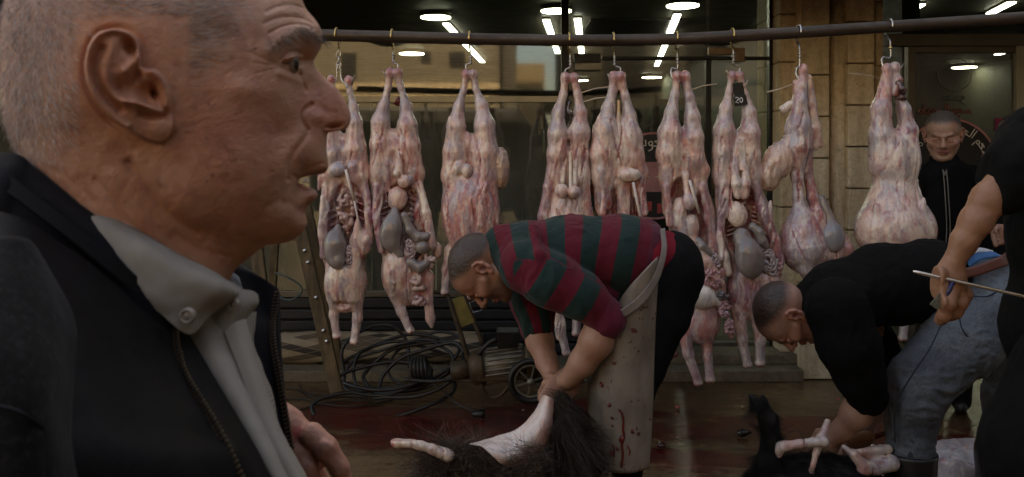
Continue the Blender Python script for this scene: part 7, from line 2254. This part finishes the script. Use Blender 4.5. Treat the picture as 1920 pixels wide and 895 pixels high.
for i in range(k):
    for j in range(n - 1): F.append((i * n + j, i * n + j + 1, (i + 1) * n + j + 1, (i + 1) * n + j))
    F.append((i * n + n - 1, i * n, (i + 1) * n, (i + 1) * n + n - 1))
F.append(tuple(range(n))[::-1]); F.append(tuple(k * n + j for j in range(n)))
tag(mk('carpet_roll', V, F, m_carpet(), attrs={'ang': A_}), 'rolled vinyl sheet with brown diamond pattern lying on the step', 'carpet roll')

# coiled black cable on the ground
def gp(px, py, z=.012):
    """point at height z above the ground seen at pixel"""
    D = FP * (CZ - z) / (py - HY); return Vector(((px - CX) * D / FP, D, z))
M_CABLE = m_plain('black_cable', (.014, .011, .009), .5, var=.4)
cab = empty('coiled_cable', gp(750, 700), 'tangle of thick black cable lying between the ladder and the pump cart', 'cable')
def loop_at(pts, r, name='cable_loop', closed=False):
    P = [gp(a, b, c) if c < .05 else W(a, b, FP * (CZ - .0) / (max(b, 690) - HY) * (1)) for a, b, c in pts]
    m = MB(); m.tube(smooth_path(P, 8, closed), r, 8, closed=closed); m.build(name, M_CABLE, cab, smooth=True)
def hl(pts, D, r=.0095, closed=False):
    m = MB(); m.tube(smooth_path([W(a, b, D + dd) for a, b, dd in pts], 8, closed), r, 8, closed=closed); m.build('cable_loop', M_CABLE, cab, smooth=True)
hl([(585, 768, 0), (600, 785, -.04), (660, 792, -.06), (740, 782, -.04), (810, 758, 0), (850, 735, .08), (845, 712, .16), (780, 720, .12), (690, 732, .1), (620, 742, .07), (590, 755, .03)], 4.18, closed=True)
for k, (cx_, cy_, rx, ry, rot, dd) in enumerate([(745, 690, 105, 44, -14, .10), (755, 682, 118, 48, -10, .16), (770, 688, 92, 40, -20, .12), (800, 676, 74, 46, -24, .16), (725, 705, 88, 24, -4, .05), (790, 700, 96, 40, -28, .05)]):
    pts = []
    for q in range(14):
        a = 2 * math.pi * q / 14; c_, s_ = math.cos(math.radians(rot)), math.sin(math.radians(rot))
        x, y = rx * math.cos(a) * (1 + .06 * math.sin(q * 2.3 + k)), ry * math.sin(a) * (1 + .1 * math.sin(q * 1.7 + k * 2))
        pts.append((cx_ + x * c_ - y * s_, min(cy_ + x * s_ + y * c_, 745), dd - .09 * math.sin(a)))
    hl(pts, 4.22, .0085 + .001 * (k % 3), True)
hl([(646, 700, .1), (641, 660, .12), (660, 632, .14), (700, 612, .2), (735, 612, .2), (762, 640, .2), (768, 690, .12)], 4.25)
hl([(672, 735, .05), (663, 700, .1), (672, 665, .14), (705, 648, .2), (750, 640, .2), (790, 650, .2), (830, 662, .2)], 4.25)
hl([(760, 712, 0), (820, 715, 0), (870, 700, 0), (900, 662, -.1), (915, 645, -.12), (930, 636, -.12)], 4.1, .011)
hl([(800, 712, .05), (830, 732, 0), (850, 752, -.02), (880, 768, -.06), (896, 773, -.08)], 4.2, .006)
for pts in ([(530, 728), (560, 730), (580, 742), (600, 748), (640, 742), (690, 745)], [(528, 748), (570, 748), (600, 756), (650, 762), (700, 758), (740, 748)], [(530, 775), (560, 770), (590, 760), (640, 752), (700, 752)], [(560, 722), (575, 736), (620, 740)]):
    m = MB(); m.tube(smooth_path([gp(a, b, .006) for a, b in pts], 6), .004, 6); m.build('thin_wire', M_CABLE, cab, smooth=True)
p = gp(898, 776, .03); m = MB(); m.tube([p + Vector((-.035, 0, 0)), p, p + Vector((.02, 0, 0)), p + Vector((.03, 0, 0))], [.012, .022, .026, .02], 14); m.build('plug', M_BLACKM, cab, smooth=True)
# knotted part, darker
for k in range(5):
    hl([(775 + 5 * k, 672, .05), (770 + 7 * k, 690, 0), (778 + 6 * k, 712, .02), (795 + 3 * k, 704, .06), (790 + 3 * k, 682, .08)], 4.12, .008, True)

# pump cart with electric motor
cart = empty('pump_cart', gp(930, 745), 'old wheeled pump cart with finned electric motor and yellow plate', 'pump cart')
DCt = 4.05
M_RUST = m_plain('rusty_frame', (.060, .036, .016), .6, .3, .4, 14); M_MOT = m_plain('motor_grey', (.15, .13, .10), .5, .5, .35, 20); M_YEL = m_plain('dirty_yellow_plate', (.20, .135, .028), .55, 0, .35, 14)
m = MB(); m.tube(smooth_path([W(800, 546, 4.1), W(824, 548, 4.1), W(840, 556, 4.1), W(852, 590, 4.08), (W(868, 640, 4.06)), W(884, 695, 4.05)], 6), .0125, 10); m.tube(smooth_path([W(868, 548, 4.25), W(884, 590, 4.22), W(905, 645, 4.18)], 6), .0125, 10); m.build('handle_frame', M_RUST, cart, smooth=True)
m = MB(); q = [W(843, 562, 4.09), W(868, 556, 4.09), W(890, 604, 4.07), W(862, 616, 4.07)]
m.v = [tuple(p) for p in q] + [tuple(p + Vector((0, .012, 0))) for p in q]; m.f = [(0, 1, 2, 3), (7, 6, 5, 4)] + [(i, 4 + i, 4 + (i + 1) % 4, (i + 1) % 4) for i in range(4)]
m.build('plate', M_YEL, cart, bevel=.002)
m = MB(); q = [W(880, 568, 4.05), W(896, 562, 4.05), W(903, 582, 4.05), W(887, 586, 4.05)]; m.tube(q, .0022, 6, closed=True); m.build('wire_ring', M_STEEL, cart)
ca, cb_ = W(905, 688, DCt), W(988, 676, DCt)
ax = (cb_ - ca).normalized()
m = MB(); m.tube([ca, cb_], .082, 28); m.build('motor_body', M_MOT, cart, smooth=True)
M_ = ax.to_track_quat('X', 'Z').to_matrix().to_4x4()
fins = MB()
for k in range(22):
    a = 2 * math.pi * k / 22; off = Vector((0, math.cos(a), math.sin(a)))
    a0 = ca + ax * .02 + off * .088; b0 = cb_ - ax * .03 + off * .088
    fins.tube([a0, b0], .0045, 5)
fo_ = fins.build('cooling_fins', M_MOT, cart); fo_['kind'] = 'stuff'
m = MB(); m.tube([cb_ - ax * .005, cb_ + ax * .02, cb_ + ax * .05, cb_ + ax * .06], [.092, .094, .088, .06], 28); m.build('fan_cover', M_RUST, cart, smooth=True)
m = MB(); m.tube([ca - ax * .07, ca - ax * .05, ca, ca + ax * .01], [.05, .085, .092, .09], 28); m.tube([ca - ax * .16, ca - ax * .06], .05, 18); m.build('pump_head', M_RUST, cart, smooth=True)
m = MB(); p = W(952, 632, DCt); m.box(p.x - .052, p.x + .052, p.y - .05, p.y + .05, p.z - .045, p.z + .03); m.box(p.x - .057, p.x + .057, p.y - .055, p.y + .055, p.z + .03, p.z + .037); m.build('junction_box', M_BLACKM, cart, bevel=.003)
m = MB(); m.bar(W(895, 708, 3.98), W(1000, 706, 3.98), .03, .03); m.build('base_frame', M_RUST, cart, bevel=.003); m = MB(); m.bar(W(895, 702, 4.2), W(1000, 700, 4.2), .03, .03); m.build('base_frame', M_RUST, cart, bevel=.003)
m = MB(); m.tube(smooth_path([W(898, 700, 4.0), W(905, 728, 4.0), W(918, 744, 4.0), W(938, 742, 4.0), W(955, 722, 4.0), W(966, 708, 4.0)], 6), .009, 8); m.build('stand', M_RUST, cart, smooth=True)
for dpt, nm in ((3.93, 0), (4.28, 1)):
    wc = W(995, 715, 3.93); wc = Vector((wc.x + .02 * nm, dpt, wc.z)); R_ = .098
    wh = empty('wheel', wc, None, None); wh.parent = cart; wh.matrix_parent_inverse = Matrix.Translation(cart.location).inverted()
    m = MB(); m.tube([wc + Vector((R_ * math.cos(a), 0, R_ * math.sin(a))) for a in np.linspace(0, 2 * math.pi, 41)[:-1]], .0165, 10, closed=True); m.build('tyre', M_BLACKM, wh, smooth=True)
    m = MB(); m.tube([wc + Vector((.078 * math.cos(a), 0, .078 * math.sin(a))) for a in np.linspace(0, 2 * math.pi, 37)[:-1]], .008, 8, closed=True); m.build('rim', M_MOT, wh, smooth=True)
    m = MB(); m.tube([wc + Vector((0, -.025, 0)), wc + Vector((0, .02, 0))], .018, 14); m.build('hub', M_MOT, wh, smooth=True)
    for k in range(6):
        a = 2 * math.pi * k / 6 + .3; m = MB(); m.bar(wc + Vector((.014 * math.cos(a), 0, .014 * math.sin(a))), wc + Vector((.076 * math.cos(a), 0, .076 * math.sin(a))), .014, .008); m.build('spoke', M_MOT, wh)

# bits of debris on the ground
rb = random.Random(2)
for k, (px, py, col, lab, r) in enumerate([(1270, 768, (.45, .12, .10), 'small pink scrap of meat on the blood between the apron and the black goat', .018), (1392, 766, (.45, .30, .2), 'tiny pale scrap on the wet pavement left of the raised hoof', .010), (980, 772, (.5, .35, .28), 'tiny pale scrap on the blood beside the pale skin', .008),
                                          (1400, 822, (.01, .008, .008), 'black tuft lying on the pavement left of the black goat', .04), (1236, 842, (.05, .006, .005), 'dark clot on the wet pavement right of the apron', .03), (1572, 752, (.42, .10, .09), 'red scrap on the pavement behind the young man\'s forearm', .012)]):
    p = gp(px, py, .0)
    bm_ = Vol((-30, 30), (-30, 30), (-30, 30), 3)
    for q in range(5): bm_.ell((rb.uniform(-10, 10), rb.uniform(-10, 10), rb.uniform(-4, 4)), (rb.uniform(6, 13), rb.uniform(6, 13), rb.uniform(4, 8)), 4)
    V, F, C = bm_.mesh(); V = relax(V, F, 1); V = V + vnormals(V, F) * (fbm(V, .15, 3, k) * 2.5)[:, None]
    s = r / 18.
    Vw = np.stack([p.x + V[:, 0] * s, p.y + V[:, 1] * s, .004 + (V[:, 2] - V[:, 2].min()) * s], 1)
    tag(mk('meat_scrap', Vw, F, m_plain('scrap', col, .3)), lab, 'scrap')

# ================================================================== ROUND SIGNS ON THE GLASS
M_SBLK = m_plain('sign_black', (.008, .007, .006), .5); M_SPNK = m_plain('sign_pink', (.40, .17, .16), .5); M_SWHT = m_plain('sign_white', (.62, .56, .47), .5, bump=0); M_SRED = m_plain('sign_red', (.36, .05, .045), .5, bump=0)
def disc_at(name, px, py, rpx, y, mat, par, th=.003):
    c = Vector((X(px, y), y, Z(py, y))); m = MB(); m.tube([c + Vector((0, th, 0)), c], rpx * y / FP, 72); return m.build(name, mat, par)
def ring_at(name, px, py, rpx, wpx, y, mat, par):
    c = Vector((X(px, y), y, Z(py, y))); m = MB(); n = 90
    for i in range(n):
        a = 2 * math.pi * i / n
        for r in (rpx - wpx, rpx): m.v.append((c.x + r * y / FP * math.cos(a), y, c.z + r * y / FP * math.sin(a)))
    for i in range(n): j = (i + 1) % n; m.f.append((2 * i, 2 * i + 1, 2 * j + 1, 2 * j))
    return m.build(name, mat, par)
# Arabic letters as pen strokes: unit = x-height, baseline y=0, pen x runs right to left (negative)
G_ = {
 'meem': ([[(0, 0), (-.12, .28), (-.38, .36), (-.5, .16), (-.34, -.02), (-.12, .02), (0, 0)], [(-.34, 0), (-.62, 0)]], .62),
 'lam_alef': ([[(0, 0), (-.16, .03), (-.30, .25), (-.52, .95)], [(-.52, -.02), (-.30, .12), (-.12, .40), (-.02, 1.0)], [(0, 0), (-.52, 0)]], .62),
 'hah': ([[(0, 0), (-.30, 0), (-.02, .0)], [(-.62, .38), (-.42, .42), (-.10, .34)], [(-.62, .38), (-.35, .24), (-.08, .02), (0, 0)], [(0, 0), (-.7, 0)]], .70),
 'meem_f': ([[(0, 0), (-.10, .26), (-.34, .30), (-.42, .10), (-.22, -.02), (0, 0)], [(-.40, .05), (-.46, -.2), (-.46, -.55)]], .60),
 'alef': ([[(-.06, 0), (-.04, 1.0)]], .26),
 'lam': ([[(-.04, 1.0), (-.06, .06), (-.12, 0), (-.30, 0)]], .30),
 'jeem': ([[(-.62, .38), (-.42, .42), (-.10, .34)], [(-.62, .38), (-.35, .24), (-.08, .02), (0, 0)], [(0, 0), (-.7, 0)], [(-.34, -.20), (-.36, -.24)]], .70),
 'waw': ([[(-.30, .02), (-.38, .28), (-.16, .38), (-.06, .18), (-.22, .04), (-.08, .0), (-.12, -.28), (-.42, -.42)]], .55),
 'dal': ([[(-.12, .52), (-.08, .26), (-.10, .04), (-.42, .02)]], .55),
 'teh': ([[(-.30, .02), (-.40, .25), (-.22, .40), (-.06, .22), (-.12, .02), (-.30, .02)], [(-.16, .60), (-.18, .61)], [(-.32, .60), (-.34, .61)]], .55),
 'space': ([], .35),
}
def arabic(name, letters, place, size, r, mat, par, mir=1):
    """place(s, h) -> point: s = distance run leftwards, h = height"""
    m = MB(); s = 0
    for L in letters:
        st_, adv = G_[L]
        for line in st_:
            pts = [place((s - x) * size, y * size) for x, y in line]
            m.tube(smooth_path(pts, 5) if len(pts) > 2 else pts, r, 6)
        s += adv
    return m.build(name, mat, par, smooth=True)
ysg = YW - .012
sg = empty('round_sign', (X(1782, ysg), ysg, Z(312, ysg)), 'large round black sign with pink rim and white Arabic lettering behind the standing man', 'sign')
disc_at('panel', 1782, 312, 90, ysg, M_SBLK, sg); ring_at('rim', 1782, 312, 90, 4, ysg - .003, M_SPNK, sg)
def arc_place(cx, cy, rpx, a0, y):
    R_ = rpx * y / FP; c = Vector((X(cx, y), y, Z(cy, y)))
    def f(s, h):
        a = a0 + s / R_; return c + Vector(((R_ + h) * math.cos(a), 0, (R_ + h) * math.sin(a)))
    return f
arabic('lettering', ['meem', 'lam_alef', 'hah', 'meem_f', 'space', 'alef', 'lam', 'jeem', 'waw', 'dal'], arc_place(1782, 312, 66, math.radians(8), ysg - .004), .060, .0032, M_SWHT, sg)
arabic('lettering', ['waw', 'space', 'dal', 'teh'], arc_place(1782, 312, 66, math.radians(118), ysg - .004), .060, .0032, M_SWHT, sg)
disc_at('emblem', 1846, 296, 6.5, ysg - .004, M_SPNK, sg); disc_at('emblem', 1845, 322, 6.5, ysg - .004, M_SPNK, sg)
sg = empty('round_sign', (X(1232, ysg), ysg, Z(330, ysg)), 'round black and pink sign on the door glass between the fifth and sixth carcasses', 'sign')
disc_at('panel', 1226, 330, 82, ysg, M_SBLK, sg); ring_at('rim', 1226, 330, 82, 4, ysg - .003, M_SPNK, sg)
arabic('lettering', ['jeem', 'waw', 'dal'], lambda s, h: Vector((X(1240, ysg) - s, ysg - .004, Z(274, ysg) + h)), .075, .0042, M_SWHT, sg)
m = MB(); n = 40; c = Vector((X(1226, ysg), ysg, Z(330, ysg)))
m.box(X(1160, ysg), X(1292, ysg), ysg - .0035, ysg - .001, Z(360, ysg), Z(304, ysg)); m.build('band', M_SPNK, sg)
arabic('lettering', ['waw', 'dal', 'space', 'hah', 'waw'], lambda s, h: Vector((X(1250, ysg) - s, ysg - .006, Z(332, ysg) + h)), .075, .004, M_SWHT, sg)
m = MB(); m.box(X(1200, ysg), X(1222, ysg), ysg - .006, ysg - .0035, Z(396, ysg), Z(378, ysg)); m.box(X(1232, ysg), X(1248, ysg), ysg - .006, ysg - .0035, Z(400, ysg), Z(382, ysg)); m.build('picture', M_SRED, sg)
# mirrored red lettering modelled as a reflection on the right door; pale emblem
ysr = YW - .010
dl = empty('reflected_text_and_emblem', (X(1790, ysr), ysr, Z(205, ysr)), 'faint red mirrored lettering put on the right hand door glass as a reflection, with pale round emblem', 'lettering')
M_FRED = m_plain('reflection_red', (.16, .045, .035), .6, bump=0); M_FPAL = m_plain('faint_pale', (.10, .11, .10), .6, bump=0)
arabic('lettering', ['meem', 'lam', 'hah', 'meem', 'teh', 'space', 'alef', 'lam', 'jeem', 'waw', 'dal', 'meem'], lambda s, h: Vector((X(1722, ysr) + s, ysr, Z(212, ysr) + h)), .055, .0048, M_FRED, dl)
ring_at('emblem', 1790, 140, 32, 1.3, ysr, M_FPAL, dl); arabic('emblem', ['hah', 'dal', 'meem', 'waw'], lambda s, h: Vector((X(1768, ysr) + s, ysr, Z(188, ysr) + h)), .06, .003, M_FPAL, dl)
m = MB(); m.prism([(X(1865, ysr), Z(245, ysr)), (X(1898, ysr), Z(245, ysr)), (X(1898, ysr), Z(222, ysr)), (X(1865, ysr), Z(222, ysr))], ysr - .002, ysr); tag(m.build('notice', m_plain('magenta_paper', (.20, .012, .06), .6)), 'small magenta notice on the right hand door glass beside the frame', 'notice')
